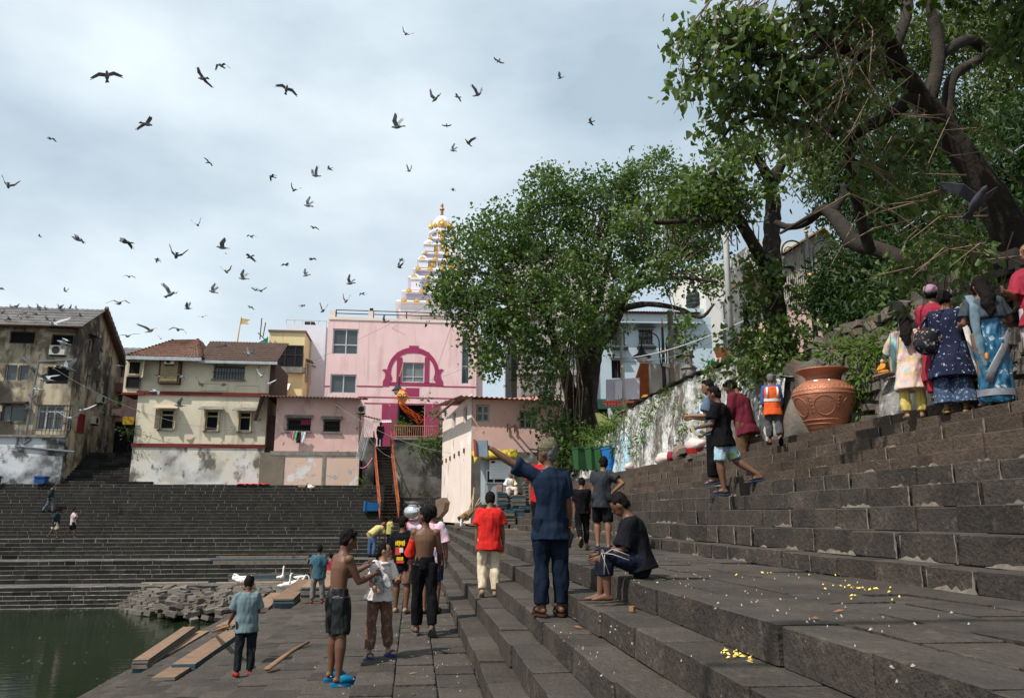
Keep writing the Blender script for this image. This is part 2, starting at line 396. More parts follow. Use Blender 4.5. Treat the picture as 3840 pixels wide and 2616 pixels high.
def facade(name, pl, u0, u1, z0, z1, holes, m, parent, D=4, rev=.22, skip=()):
    t = MB(); us = sorted({u0, u1, *[h[0] for h in holes], *[h[1] for h in holes]}); zs = sorted({z0, z1, *[h[2] for h in holes], *[h[3] for h in holes]})
    us = [u for u in us if u0 <= u <= u1]; zs = [z for z in zs if z0 <= z <= z1]
    for a, b in zip(us, us[1:]):
        for c, d in zip(zs, zs[1:]):
            mu, mz = (a+b)/2, (c+d)/2
            if any(h[0] < mu < h[1] and h[2] < mz < h[3] for h in holes): continue
            t.quad(pl.p(a, c), pl.p(b, c), pl.p(b, d), pl.p(a, d))
    for a, b, c, d in [h[:4] for h in holes]:
        for (q, w) in (((a, c), (b, c)), ((b, c), (b, d)), ((b, d), (a, d)), ((a, d), (a, c))):
            t.quad(pl.p(*q), pl.p(*q, -rev), pl.p(*w, -rev), pl.p(*w))
    if D:
        t.quad(pl.p(u0, z0), pl.p(u0, z1), pl.p(u0, z1, -D), pl.p(u0, z0, -D)); t.quad(pl.p(u1, z0), pl.p(u1, z0, -D), pl.p(u1, z1, -D), pl.p(u1, z1))
        t.quad(pl.p(u0, z1), pl.p(u1, z1), pl.p(u1, z1, -D), pl.p(u0, z1, -D)); t.quad(pl.p(u0, z0, -D), pl.p(u0, z1, -D), pl.p(u1, z1, -D), pl.p(u1, z0, -D))
    return t.build(name, m, parent)
def window(parent, pl, r, fm, vs=(), hs=(), fw=.06, pm=None, rev=.2, sill=None, hood=None, grille=0, gm=None, shut=None, name='window'):
    a, b, c, d = r; t = MB(); o0, o1 = -rev, -rev+.07
    pbox(t, pl, a, b, c, c+fw, o0, o1); pbox(t, pl, a, b, d-fw, d, o0, o1); pbox(t, pl, a, a+fw, c+fw, d-fw, o0, o1); pbox(t, pl, b-fw, b, c+fw, d-fw, o0, o1)
    for v in vs: u = a+(b-a)*v; pbox(t, pl, u-fw/2, u+fw/2, c+fw, d-fw, o0, o1-.004)
    for h in hs: z = c+(d-c)*h; pbox(t, pl, a+fw, b-fw, z-fw/2, z+fw/2, o0, o1-.008)
    w = t.build(name, fm, parent)
    cu = [a]+[a+(b-a)*v for v in vs]+[b]; cz = [c]+[c+(d-c)*h for h in hs]+[d]
    for x0, x1 in zip(cu, cu[1:]):
        for y0, y1 in zip(cz, cz[1:]):
            q = MB(); pbox(q, pl, x0+.005, x1-.005, y0+.005, y1-.005, o0-.03, o0+.012); q.build('pane', pm or GLASS, w)
    if sill: q = MB(); pbox(q, pl, a-.1, b+.1, c-.09, c-.005, -.02, .14); q.build('sill', sill, w)
    if hood:
        hm, ho = hood; q = MB(); v = [pl.p(a-.15, d+.22, .0), pl.p(b+.15, d+.22, .0), pl.p(b+.15, d+.06, ho), pl.p(a-.15, d+.06, ho)]
        q.prism(v, (0, 0, .05)); q.build('hood', hm, w)
    if grille:
        q = MB(); k = int((b-a)/grille)
        for i in range(1, k+1): u = a+(b-a)*i/(k+1); pbox(q, pl, u-.012, u+.012, c-.05, d+.05, .1, .125)
        for z in (c, (c+d)/2, d): pbox(q, pl, a-.05, b+.05, z-.015, z+.015, .1, .13)
        for u in (a-.05, b+.05):
            for z in (c, d): pbox(q, pl, u-.015, u+.015, z-.015, z+.015, -.05, .13)
        q.build('grille', gm or IRON, w)
    if shut:
        for sg, u in ((-1, a), (1, b)):
            q = MB(); dirv = (pl.du*sg*.5+pl.n*.86).normalized(); e = (b-a)*.45
            q.obox(pl.p(u, (c+d)/2)+dirv*e/2, dirv, pl.n, UP, e/2, .02, (d-c)/2-.02); q.build('shutter', shut, w)
    return w
def ac_unit(parent, pl, r, out=.35, name='air_conditioner'):
    a, b, c, d = r; t = MB(); pbox(t, pl, a, b, c, d, .02, out); o = t.build(name, ACW, parent)
    q = MB(); u, z, rr = a+(b-a)*.42, (c+d)/2, (d-c)*.4
    pts = [pl.p(u+rr*math.cos(2*PI*k/16), z+rr*math.sin(2*PI*k/16), out+.003) for k in range(16)]; q.prism(pts, pl.n*.012); q.build('fan_grille', IRON, o)
    q = MB(); pbox(q, pl, a, b, c-.06, c-.01, 0, out*.9); q.build('bracket', IRON, o); return o
def tile_roof(parent, name, quad4, m, nx, ny, amp=.03):     # quad4: eave-left, eave-right, ridge-right, ridge-left; tiles as overlapping real ridges
    A, B, C2, D2 = [Vector(v) for v in quad4]; nrm = (B-A).cross(D2-A).normalized(); t = MB()
    if nrm.z < 0: nrm = -nrm
    P = lambda u, v: (A*(1-u)+B*u)*(1-v)+(D2*(1-u)+C2*u)*v
    sub = 2; vs = []
    for j in range(ny):
        for e in (0, 1):
            v = (j+e)/ny
            for i in range(nx*sub+1):
                u = i/(nx*sub); h = amp*(.5+.5*math.cos(2*PI*i/sub))*(1+.3*mnoise.noise(Vector((i*.7, j*1.3, 2))))
                vs.append(P(u, min(v, 1))+nrm*(h+(amp*.9 if e == 0 else 0)))
    W_ = nx*sub+1; fsx = []
    for j in range(ny):
        for i in range(nx*sub): a = (2*j)*W_+i; fsx.append((a, a+1, a+W_+1, a+W_))
        if j:
            for i in range(nx*sub): a = (2*j-1)*W_+i; fsx.append((a, a+1, a+W_+1, a+W_))
    t.add(vs, fsx); b0 = [A-nrm*.03, B-nrm*.03, C2-nrm*.03, D2-nrm*.03]; t.add(b0, [(3, 2, 1, 0)]); o = t.build(name, m, parent); return o
def corrugated(parent, name, quad4, m, n, amp=.03, th=.015):
    A, B, C2, D2 = [Vector(v) for v in quad4]; nrm = (B-A).cross(D2-A).normalized(); t = MB()
    if nrm.z < 0: nrm = -nrm
    vs = []
    for i in range(n+1):
        u = i/n; h = nrm*amp*math.cos(PI*i); vs += [A*(1-u)+B*u+h+nrm*random.uniform(-.012, .012), D2*(1-u)+C2*u+h, A*(1-u)+B*u+h-nrm*th, D2*(1-u)+C2*u+h-nrm*th]
    f = []
    for i in range(n): a = 4*i; f += [(a, a+4, a+5, a+1), (a+2, a+3, a+7, a+6), (a, a+2, a+6, a+4), (a+1, a+5, a+7, a+3)]
    t.add(vs, f); return t.build(name, m, parent)
IRON = mat('dark_iron', (.03, .028, .027), rough=.6)
ACW = mat('dirty_white_plastic', (.5, .48, .44), (.38, .36, .32), rough=.6)
CONC = mat('old_concrete', (.25, .23, .2), (.14, .13, .115), sc=2, rough=.95, bump=.4, layers=[((.05, .05, .045), 1.3, .5, .68, .8, (1, 1, .35))])
YEL = mat('cream_yellow_plaster', (.62, .56, .43), (.52, .46, .35), sc=.8, rough=.92, bump=.25, bsc=12,
          layers=[((.42, .3, .16), 1.1, .6, .78, .55, (2.5, 2.5, .3)), ((.16, .13, .1), .7, .58, .74, .75, (2, 2, .3)), ((.22, .14, .09), 1.5, .64, .67, .9), ((.3, .27, .22), .3, .5, .7, .5)])
YELW = mat('whitewashed_base', (.56, .49, .36), (.55, .55, .55), sc=.35, rough=.95, bump=.4, bsc=9,
          layers=[((.6, .6, .62), .45, .52, .6, .8), ((.08, .075, .068), .8, .55, .64, .9, (1, 1, .7)), ((.2, .13, .09), 1.6, .62, .65, .9), ((.13, .115, .095), .3, .52, .7, .75)])
GRIM = mat('grimy_plaster', (.5, .43, .31), (.34, .28, .2), sc=.7, rough=.95, bump=.6, bsc=7,
          layers=[((.16, .12, .09), .9, .52, .62, .85), ((.035, .033, .03), .4, .45, .57, .92, (1, 1, .4)), ((.52, .45, .32), 1.4, .58, .66, .7), ((.022, .022, .021), 1.8, .6, .7, .8, (1, 1, .3))])  # broad near-black layer: grime plus the shade on this front, painted in
GRIMW = mat('flaking_white_base', (.55, .57, .6), (.46, .47, .48), sc=.6, rough=.95, bump=.6, bsc=7,
          layers=[((.06, .058, .053), .9, .53, .61, .9), ((.22, .16, .11), .5, .6, .67, .75, (3, 3, .2)), ((.035, .035, .032), .35, .52, .66, .85)])
PINKO = mat('old_pink_plaster', (.64, .43, .39), (.55, .36, .32), sc=.7, rough=.94, bump=.35, bsc=9,
          layers=[((.22, .17, .14), .7, .54, .7, .65, (1, 1, .4)), ((.66, .52, .46), 1.5, .58, .7, .5), ((.1, .085, .075), 1.7, .62, .67, .8)])
BEIGE = mat('peeling_beige_plaster', (.6, .44, .36), (.52, .37, .3), sc=.5, rough=.94, bump=.3, bsc=8,
          layers=[((.6, .62, .64), .8, .56, .62, .8), ((.3, .31, .32), 1.9, .6, .65, .8), ((.3, .2, .14), .5, .66, .74, .5)])
PINK = mat('temple_pink_paint', (.78, .56, .555), (.72, .5, .49), sc=.6, rough=.9, bump=.25, bsc=10,
          layers=[((.5, .29, .26), .6, .52, .7, .55, (2.5, 2.5, .3)), ((.8, .63, .62), 1.0, .56, .7, .5), ((.33, .2, .19), .9, .6, .72, .5, (4, 4, .12))])
MAG = mat('magenta_paint', (.33, .05, .115), (.28, .04, .095), sc=1, rough=.85)
WPINK = mat('sunlit_pale_plaster', (.74, .64, .57), (.7, .57, .5), sc=.8, rough=.93, bump=.35, bsc=8,
          layers=[((.42, .28, .18), .7, .6, .76, .5, (2.2, 2.2, .3)), ((.25, .2, .17), 1.9, .68, .73, .8), ((.8, .78, .75), .6, .55, .66, .7)])
WALLD = mat('blackened_retaining_wall', (.16, .15, .135), (.09, .085, .078), sc=1, rough=.95, bump=.6, bsc=5,
          layers=[((.025, .025, .023), .6, .45, .6, .85), ((.4, .4, .39), .55, .64, .7, .8), ((.2, .15, .1), .5, .62, .7, .5)])
REDB = mat('dark_red_band', (.16, .035, .03), (.12, .03, .025), rough=.85)
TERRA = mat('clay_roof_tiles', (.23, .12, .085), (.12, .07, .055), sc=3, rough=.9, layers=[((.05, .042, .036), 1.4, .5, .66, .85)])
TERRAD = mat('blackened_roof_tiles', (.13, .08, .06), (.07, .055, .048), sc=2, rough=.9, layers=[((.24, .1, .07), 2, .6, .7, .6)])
SLATE = mat('grey_sheet_roof', (.17, .16, .155), (.1, .095, .095), sc=1.5, rough=.9, layers=[((.06, .055, .05), 1, .55, .7, .7)])
WOODW = mat('weathered_white_wood', (.42, .44, .46), (.28, .29, .3), sc=4, rough=.9)
WOODC = mat('cream_painted_wood', (.5, .43, .3), (.36, .3, .2), sc=4, rough=.85)
WOODD = mat('dark_brown_wood', (.09, .055, .04), (.06, .04, .03), sc=4, rough=.8)
ALU = mat('aluminium_frame', (.52, .52, .53), rough=.45, metal=.6)
PVC = mat('grey_pipe', (.16, .175, .19), (.11, .12, .125), rough=.7)
TIN = mat('rusty_sheet', (.13, .11, .1), (.2, .13, .1), sc=2, rough=.85, layers=[((.03, .028, .027), 1.5, .55, .7, .7)])
TINR = mat('faded_red_sheet', (.42, .16, .14), (.34, .2, .18), sc=2, rough=.85)
# ---------------------------------------------------------------- left grimy house
HX = -22.15; pl = Plane(HX, 52.6, 0); H1 = thing('old_house', 'grimy three storey plaster house with sagging tiled roof covered in pigeons', 'house', (-24, 52.6, ZT-.1))
rc = lambda *v: pl.rect(*c1(*v))
zl = pl.uz(*c1(300, 1140))[1]; ze = pl.uz(*c1(500, 262))[1]
hol = [rc(75, 300, 275, 395), rc(405, 325, 590, 415), rc(40, 565, 132, 690), rc(145, 568, 225, 690), rc(368, 580, 552, 715), rc(10, 885, 195, 1010), rc(290, 885, 560, 1085)]
uL, uR = -12, 0
facade('wall', pl, uL, uR, zl, ze, hol, GRIM, H1, D=.4)
t = MB(); pbox(t, pl, uL, uR+.02, ZT-.3, zl-.005, -.4, .12); t.build('white_base', GRIMW, H1)
t = MB(); pbox(t, pl, uL, uR+.06, zl, zl+.14, -.1, .3); t.build('ledge', CONC, H1)
window(H1, pl, hol[0], WOODD, pm=BLACK); window(H1, pl, hol[1], WOODD, pm=BLACK, hood=(IRON, .7)); window(H1, pl, hol[2], WOODW, fw=.05); window(H1, pl, hol[3], WOODW, fw=.05)
window(H1, pl, hol[4], WOODD, pm=BLACK); window(H1, pl, hol[5], CONC, vs=(.35,), hs=(), hood=(IRON, .5))
window(H1, pl, hol[6], WOODW, vs=(.25, .5, .74), hs=(.76,), fw=.11, grille=.24, gm=WOODD)
ac_unit(H1, pl, rc(408, 418, 530, 492))
for path in ([(320, 540), (275, 780), (205, 1190)], [(590, 530), (320, 545)], [(135, 1210), (340, 1232), (600, 1255)], [(160, 1075), (140, 1215)], [(240, 800), (262, 835), (300, 805)], [(165, 1150), (205, 1190), (255, 1150)], [(185, 510), (300, 600)]):
    t = MB(); t.tube([pl.p(*pl.uz(*c1(*q)), .2) for q in path], .065, 7); t.build('drain_pipe', PVC, H1)
# its side face towards the alley
ps = Plane(HX+.014, 52.6, 90); ps.n = Vector((1, 0, 0)); ps.du = Vector((0, 1, 0))
rs2 = lambda *v: ps.rect(*c1(*v))
ph = [rs2(700, 355, 740, 470), rs2(782, 445, 812, 530), rs2(680, 640, 715, 760), rs2(750, 690, 775, 790)]
facade('side_wall', ps, .02, 8, ZT-.3, ze, ph, GRIM, H1, D=.3)
for r in ph: window(H1, ps, r, WOODW, fw=.05, hood=(IRON, .5) if r is ph[0] else None)
window(H1, ps, rs2(612, 950, 660, 1105), mat('red_shutter', (.2, .03, .03)), pm=mat('red_shutter2', (.16, .03, .03)), rev=-.02, vs=(.5,), fw=.08)
ac_unit(H1, ps, rs2(760, 808, 800, 870)); ac_unit(H1, ps, rs2(712, 975, 748, 1035))
t = MB(); t.tube([ps.p(5.6, ze-1.5, .12), ps.p(5.6, ZT+1.5, .12)], .07, 7); t.build('drain_pipe', PVC, H1)
zr = ze+2.0; yr = 3.1
gb = MB(); gb.add([ps.p(0, ze), ps.p(8, ze), ps.p(8, ze-.9), ps.p(yr, zr-.1)], [(0, 1, 3)]); gb.build('gable', GRIM, H1)
A = pl.p(uL, ze-.18, .7); B = pl.p(.45, ze-.18, .7); RR = Vector((HX+.45, 52.6+yr, zr)); RL_ = Vector((-35, 52.6+yr, zr+.0))
tile_roof(H1, 'front_roof', (A, B, RR, RL_), SLATE, 40, 7, .035)
t = MB(); t.obox((A+B)/2+Vector((0, .1, .03)), (1, 0, 0), (0, 1, 0), UP, 6.3, .3, .03); t.build('eave_tiles', TERRA, H1)
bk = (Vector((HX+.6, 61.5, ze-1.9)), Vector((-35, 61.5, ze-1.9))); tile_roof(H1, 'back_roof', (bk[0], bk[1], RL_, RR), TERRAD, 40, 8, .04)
t = MB()
for k in range(16): f = k/15; p_ = RR.lerp(bk[0], f); t.obox(p_+Vector((.0, 0, -.13)), (1, 0, 0), (0, .75, -.66), (0, .66, .75), .1, .34, .13)
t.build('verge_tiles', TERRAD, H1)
t = MB(); t.tube([Vector((-30.4, 53.4, ze+.75)), Vector((-29.7, 54.6, zr-.35)), Vector((-29.4, 55.5, zr+.1))], [(.5, .12), (.6, .14), (.4, .12)], 8); t.build('ridge_tarpaulin', mat('grey_tarp', (.2, .2, .21), (.1, .1, .105), sc=3, rough=.7), H1)
# ---------------------------------------------------------------- alley between: stairs, balcony house
AS = MB(); al0, al1 = -22.1, -16.7
for k in range(12): AS.box(al0, al1, YT+.6+k*.32, YT+9, ZT-.3, ZT+.2+k*.19)
ast = tag(AS.build('alley_steps', STONE_D), 'dark stone steps climbing the alley between two houses', kind='structure')
blk = []
for k in range(12):
    x = al0
    while x < al1-.2: L = min(rs.uniform(.45, .8), al1-x); blk.append(((x+L/2, YT+.56+k*.32+.12, ZT+.1+k*.19+.002), (L-.015, .25, .19), None)); x += L
lay(ast, 'stone', blk, STONE_D)
pa = Plane(-18, 60.5, 0); HA = thing('alley_house', 'pink house with planted balcony at the head of the alley', 'house', (-18.5, 60.5, ZT+2))
ra = lambda *v: pa.rect(*c1(*v))
hA = [ra(935, 580, 1005, 665), ra(805, 800, 965, 905)]; z1 = pa.uz(*c1(900, 560))[1]; z0 = pa.uz(*c1(900, 1010))[1]; zm = pa.uz(*c1(900, 1030))[1]
facade('wall', pa, -6.5, 3, z0, z1, hA, PINKO, HA, D=3); window(HA, pa, hA[0], WOODC, vs=(.5,)); window(HA, pa, hA[1], WOODD, vs=(.3, .6), pm=GLASS)
t = MB(); r = ra(820, 720, 995, 790); pbox(t, pa, r[0], r[1], r[2], r[3], .01, .8); t.build('balcony_roof', mat('brown_fascia', (.16, .08, .06)), HA)
t = MB(); r = ra(785, 925, 975, 975); pbox(t, pa, r[0], r[1], r[2], r[3], .01, .9); t.build('balcony', PINKO, HA)
tile_roof(HA, 'roof', (pa.p(-6.6, z1-.1, .7), pa.p(3.2, z1-.1, .7), pa.p(3.2, z1+1.7, -2), pa.p(-6.6, z1+1.7, -2)), SLATE, 20, 6, .03)
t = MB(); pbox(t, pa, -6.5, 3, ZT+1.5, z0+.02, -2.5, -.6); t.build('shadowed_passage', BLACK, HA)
POT = mat('clay_pots', (.3, .14, .09), rough=.9)
for k in range(8):
    u = r[0]+.25+k*(r[1]-r[0]-.4)/7; q = pa.p(u, r[3], .7); t = MB(); t.lathe(q, [(.09, 0), (.13, .2), (.15, .22)], 8); tag(t.build('flower_pot', POT), 'small clay pot in the row on the pink balcony edge', 'pot', 'pots on the alley balcony')
# ---------------------------------------------------------------- yellow two storey house
py_ = Plane(-16.6, 53.1, 0); H2 = thing('yellow_house', 'cream two storey house with clay tile roof and dark red bands', 'house', (-12.2, 53.1, ZT-.1))
ry = lambda *v: py_.rect(*c1(*v))
uA = py_.uz(*c1(1110, 650))[0]; uB = py_.uz(*c2(235, 1450))[0]; zt = py_.uz(*c1(1500, 530))[1]
zb1 = py_.uz(*c1(1560, 1205))[1]; zb2 = py_.uz(*c1(1600, 795))[1]; uA2 = py_.uz(*c1(1050, 1350))[0]
hy = [ry(1265, 915, 1375, 1075), ry(1625, 925, 1735, 1085), ry(1890, 935, 1990, 1090), ry(1690, 572, 1938, 680)]
facade('wall', py_, uA, uB, zb1, zt, hy, YEL, H2, D=6)
t = MB(); base = [(uA2-.1, ZT-.3), (uB-.05, ZT-.3), (uB, zb1-.004), (uA, zb1-.004)]; t.prism([py_.p(u, z, .06) for u, z in base], -py_.n*5.5); t.build('base_wall', YELW, H2)
for z, nm in ((zb1, 'lower_band'), (zb2, 'upper_band')): t = MB(); pbox(t, py_, uA-.08, uB+.06, z-.12, z+.12, .0, .13); t.build(nm, REDB, H2)
for r in hy[:3]:
    w = window(H2, py_, r, WOODC, hs=(.72,), fw=.09, pm=BLACK, shut=WOODC if r is hy[0] else None, sill=CONC)
    t = MB(); n_ = 12; a, b, c, d = r; mid = (a+b)/2; hw = (b-a)/2+.22
    pts = [py_.p(mid-hw*math.cos(PI*k/n_), d+.12+.42*math.sin(PI*k/n_), 0) for k in range(n_+1)]; t.prism(pts, py_.n*.14); t.build('arched_head', YEL, w)
    t = MB(); t.prism([py_.p(a-.3, d+.22, .14), py_.p(b+.3, d+.22, .14), py_.p(b+.35, d-.02, .62), py_.p(a-.35, d-.02, .62)], (0, 0, .04)); t.build('awning', CONC if r is not hy[0] else mat('faded_awning', (.42, .33, .25)), w)
for r in hy[1:3]:
    for u in (r[0], r[1]): t = MB(); pbox(t, py_, u-.05, u+.05, r[2]-.05, r[3], .0, .25); t.build('side_shutter', WOODC, H2)
window(H2, py_, hy[3], CONC, vs=(.5,), grille=.2, sill=CONC)
r = ry(1275, 520, 1440, 722); t = MB(); pbox(t, py_, r[0], r[1], r[2], r[3], .0, .5); a_ = t.build('blinds_box', WOODD, H2)
t = MB(); pbox(t, py_, r[0]+.12, r[1]-.12, r[2]+.12, r[3]-.05, .5, .53)
b_ = t.build('blind', mat('bamboo_blind', (.28, .22, .13), (.2, .15, .09), sc=6), a_)
for k in range(9): t = MB(); z = r[2]+.2+k*.17; pbox(t, py_, r[0]+.12, r[1]-.12, z, z+.05, .53, .55); t.build('slat', MATS['bamboo_blind'], a_)
ac_unit(H2, py_, ry(1330, 530, 1402, 575), .75)
for r in (ry(1590, 708, 1805, 770), ry(1860, 722, 2050, 788)):
    t = MB(); a, b, c, d = r
    for q in ((a, b, c, c+.06), (a, b, d-.06, d), (a, a+.06, c+.06, d-.06), (b-.06, b, c+.06, d-.06)): pbox(t, py_, *q, -.01, .04)
    t.build('wall_panel', YEL, H2)
# bay over the alley
r = ry(990, 520, 1112, 785); t = MB(); pbox(t, py_, r[0], r[1]+.02, r[2], r[3], -2.2, .12); bay = t.build('bay', YEL, H2)
t = MB(); pbox(t, py_, r[0]-.05, r[1]+.4, r[2]-.15, r[2]-.01, -2.2, .2); t.build('bay_floor', REDB, H2)
window(H2, py_, ry(1020, 535, 1128, 650), WOODC, fw=.1, pm=BLACK, rev=-.14, name='bay_window'); window(H2, py_, ry(1005, 660, 1118, 752), WOODD, fw=.05, pm=BLACK, rev=-.14, name='bay_panel')
q = MB(); q.obox(py_.p(*py_.uz(*c1(1148, 592)), .5), (.55, -.83, 0), (.83, .55, 0), UP, .3, .02, .72); q.build('shutter', WOODC, H2)
# roof: hip in front, darker ridge behind to the right
e0 = py_.p(*py_.uz(*c1(1040, 500)), .9); e1 = py_.p(*py_.uz(*c1(1625, 522)), .9); ap = py_.p(*py_.uz(*c1(1450, 432)), -3.2)
e0.z = e1.z = zt+.05; ap.z = zt+2.15
ap0 = ap+Vector((-1.6, 0, -.1)); tile_roof(H2, 'hip_roof', (e0, e1, ap, ap0), TERRA, 22, 9, .045)
bl_ = e0+Vector((-.6, 6, 0)); tile_roof(H2, 'hip_side', (bl_, e0, ap0, ap0+Vector((-.1, .5, 0))), TERRA, 16, 9, .045)
er = e1+Vector((.2, 5, 0)); tile_roof(H2, 'hip_side', (e1, er, ap+Vector((.1, .5, 0)), ap), TERRA, 14, 9, .045)
f0 = py_.p(*py_.uz(*c1(1590, 535)), .7); f1 = py_.p(uB+.6, zt, .7); f0.z = f1.z = zt-.08; rz = zt+2.1
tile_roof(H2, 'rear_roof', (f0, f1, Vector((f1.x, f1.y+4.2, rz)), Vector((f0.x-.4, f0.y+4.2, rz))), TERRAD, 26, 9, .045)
t = MB(); t.bar(e0+Vector((0, -.02, -.12)), e1+Vector((0, -.02, -.12)), .05, .24); t.bar(f0+Vector((0, -.02, -.1)), f1+Vector((0, -.02, -.1)), .05, .2); t.bar(e0+Vector((0, 0, -.12)), bl_+Vector((0, 0, -.12)), .05, .3); t.build('fascia', WOODW, H2)
t = MB(); pbox(t, py_, uB+.003, uB+.35, zb2-.2, zt+.1, -5.5, -.2); t.build('timber_side', WOODD, H2)
for k in range(14): t = MB(); t.ell(e0.lerp(ap0, (k+.5)/14)+UP*.05, .12, .16, .07, 8, 5); t.build('ridge_tile', TERRA, H2)
for k in range(14): t = MB(); t.ell(e1.lerp(ap, (k+.5)/14)+UP*.05, .12, .16, .07, 8, 5); t.build('ridge_tile', TERRA, H2)
q = py_.p(*py_.uz(*c1(1765, 420)), -4); GOLD = mat('gold_paint', (.62, .4, .12), (.5, .3, .08), sc=6, rough=.45, metal=.2)
fl = thing('temple_flag', 'small saffron pennant on a brass staff above the tiled roof', 'flag', q)
t = MB(); t.tube([q-UP*.8, q+UP*1.2, q+Vector((.15, 0, 3.1))], [.07, .05, .03], 7); t.build('staff', GOLD, fl)
t = MB(); s3 = q+Vector((.15, 0, 3.0)); t.add([s3, s3+Vector((.66, .02, -.08)), s3+Vector((.42, .03, -.26)), s3+Vector((.6, .02, -.46)), s3+Vector((0, 0, -.46))], [(0, 1, 2), (0, 2, 4), (2, 3, 4)]); t.build('pennant', mat('saffron_cloth', (.55, .41, .22), rough=.9), fl)
# ---------------------------------------------------------------- low pink house with tin roof
p3 = Plane(-11, 52.4, 0); H3 = thing('pink_tin_roof_house', 'low pink house with curled tin roof, barred windows and laundry', 'house', (-8.5, 52.4, ZT-1))
r3 = lambda *v: p3.rect(*c3(*v))
ua, ub_ = p3.uz(*c3(300, 550))[0], p3.uz(*c3(1010, 550))[0]; zt3 = p3.uz(*c3(600, 318))[1]; zf3 = p3.uz(*c3(600, 772))[1]; zg3 = p3.uz(*c3(600, 1108))[1]
h3 = [r3(398, 498, 600, 600), r3(705, 508, 850, 608)]
facade('wall', p3, ua, ub_, zf3, zt3, h3, PINKO, H3, D=5)
for r in h3: window(H3, p3, r, CONC, pm=BLACK, grille=.14, hood=(CONC, .3), sill=CONC)
t = MB(); pbox(t, p3, ua-.2, ub_+.1, zf3-.28, zf3-.004, -3, .12); t.build('floor_slab', CONC, H3)
ul = p3.uz(*c3(372, 950))[0]; um = p3.uz(*c3(708, 950))[0]
t = MB(); pbox(t, p3, ul, um-.08, zg3-.6, zf3-.29, -2, .06); pbox(t, p3, um+.08, ub_+.1, zg3-.6, zf3-.29, -2, .06); t.build('lower_wall', BEIGE, H3)
t = MB(); pbox(t, p3, um-.09, um+.09, zg3-.6, zf3-.29, -1, .12); t.build('pier', CONC, H3)
t = MB(); pbox(t, p3, p3.uz(*c3(165, 950))[0], ul-.01, zg3-.6, zf3-.1, -1.5, .1); t.build('side_wall', mat('brown_grey_plaster', (.2, .17, .13), (.12, .1, .085), sc=.8, rough=.95, bump=.4, layers=[((.3, .25, .19), 1, .6, .7, .5)]), H3)
t = MB(); pbox(t, p3, p3.uz(*c3(195, 600))[0], ua-.01, zf3-.3, p3.uz(*c3(250, 450))[1], -2.5, -1.2); t.build('shed_side', WOODD, H3)
q0 = p3.p(ua-.9, zt3-.05, .9); q1 = p3.p(ub_+.3, zt3-.1, .9); corrugated(H3, 'tin_roof', (q0, q1, p3.p(ub_+.3, zt3+.55, -4), p3.p(ua-.9, zt3+.55, -4)), TIN, 58, .05, .02)
t = MB(); t.add([q0, q0+Vector((.0, 4, .5)), q0+Vector((-.5, 3.6, -1.3)), q0+Vector((-.4, .3, -1.6))], [(0, 1, 2, 3)]); t.build('hanging_sheet', TIN, H3)
ac_unit(H3, p3, r3(1008, 392, 1065, 455), .5)
a0 = p3.p(*p3.uz(*c3(1000, 465)), .3); a1 = p3.p(*p3.uz(*c3(1190, 510)), .3); corrugated(H3, 'lean_to_roof', (a0+Vector((0, -.4, 0)), a1+Vector((0, -.4, 0)), a1+Vector((0, 2, .2)), a0+Vector((0, 2, .2))), TIN, 16, .03)
PLAST = mat('clear_plastic', (.75, .78, .82), rough=.25, spec=.5); PLAST.node_tree.nodes['Principled BSDF'].inputs['Alpha'].default_value = .35
t = MB(); nx = 14; vv = []
for j in range(2):
    for i in range(nx+1):
        f = i/nx; px, py = (1060+f*75, 500+f*40) if j == 0 else (985+f*60, 830+f*30)
        vv.append(p3.p(*p3.uz(*c3(px, py)), .35+.1*math.sin(i*2.3)))
t.add(vv, [(i, i+1, nx+2+i, nx+1+i) for i in range(nx)]); tag(t.build('plastic_sheet', PLAST), 'crumpled clear plastic sheet hanging from the lean-to roof', 'sheet')
t = MB(); t.tube([p3.p(*p3.uz(*c3(1130, 525)), .4), p3.p(*p3.uz(*c3(1285, 527)), .8)], .09, 7); tag(t.build('rolled_plastic', PLAST), 'roll of plastic lashed under the lean-to roof edge', 'roll')
LND = [(447, 605, 455, 680, (.65, .22, .35), 'pink'), (470, 602, 485, 680, (.2, .45, .2), 'green'), (492, 615, 512, 705, (.02, .02, .025), 'black'), (532, 612, 552, 695, (.65, .67, .7), 'checked white')]
for (x0, y0, x1, y1, c, nm) in LND:
    w = 22; A_ = p3.rect(*c3(x0-w*.4, y0, x1+w*.4, y1)); t = MB(); vv = []
    for j in range(5):
        for i in range(5): vv.append(p3.p(A_[0]+(A_[1]-A_[0])*i/4, A_[3]-(A_[3]-A_[2])*j/4, .3+.04*math.sin(i*2+j)))
    ff = [(j*5+i, j*5+i+1, j*5+i+6, j*5+i+5) for j in range(4) for i in range(4)]; t.add(vv, ff)
    o = t.build('hanging_shirt', mat('laundry_'+nm.split()[0], c, tuple(q*.75 for q in c), sc=9, rough=.95)); tag(o, nm+' garment drying under the barred window', 'laundry', 'laundry under the window')
    md = o.modifiers.new('thickness', 'SOLIDIFY'); md.thickness = .015
r = h3[0]; t = MB(); pbox(t, p3, r[0]+.9, r[0]+1.5, r[2]+.4, r[3]-.05, .03, .08); tag(t.build('hanging_cloth', mat('maroon_cloth', (.3, .03, .08), rough=.95)), 'maroon cloth hung inside the barred window', 'cloth')
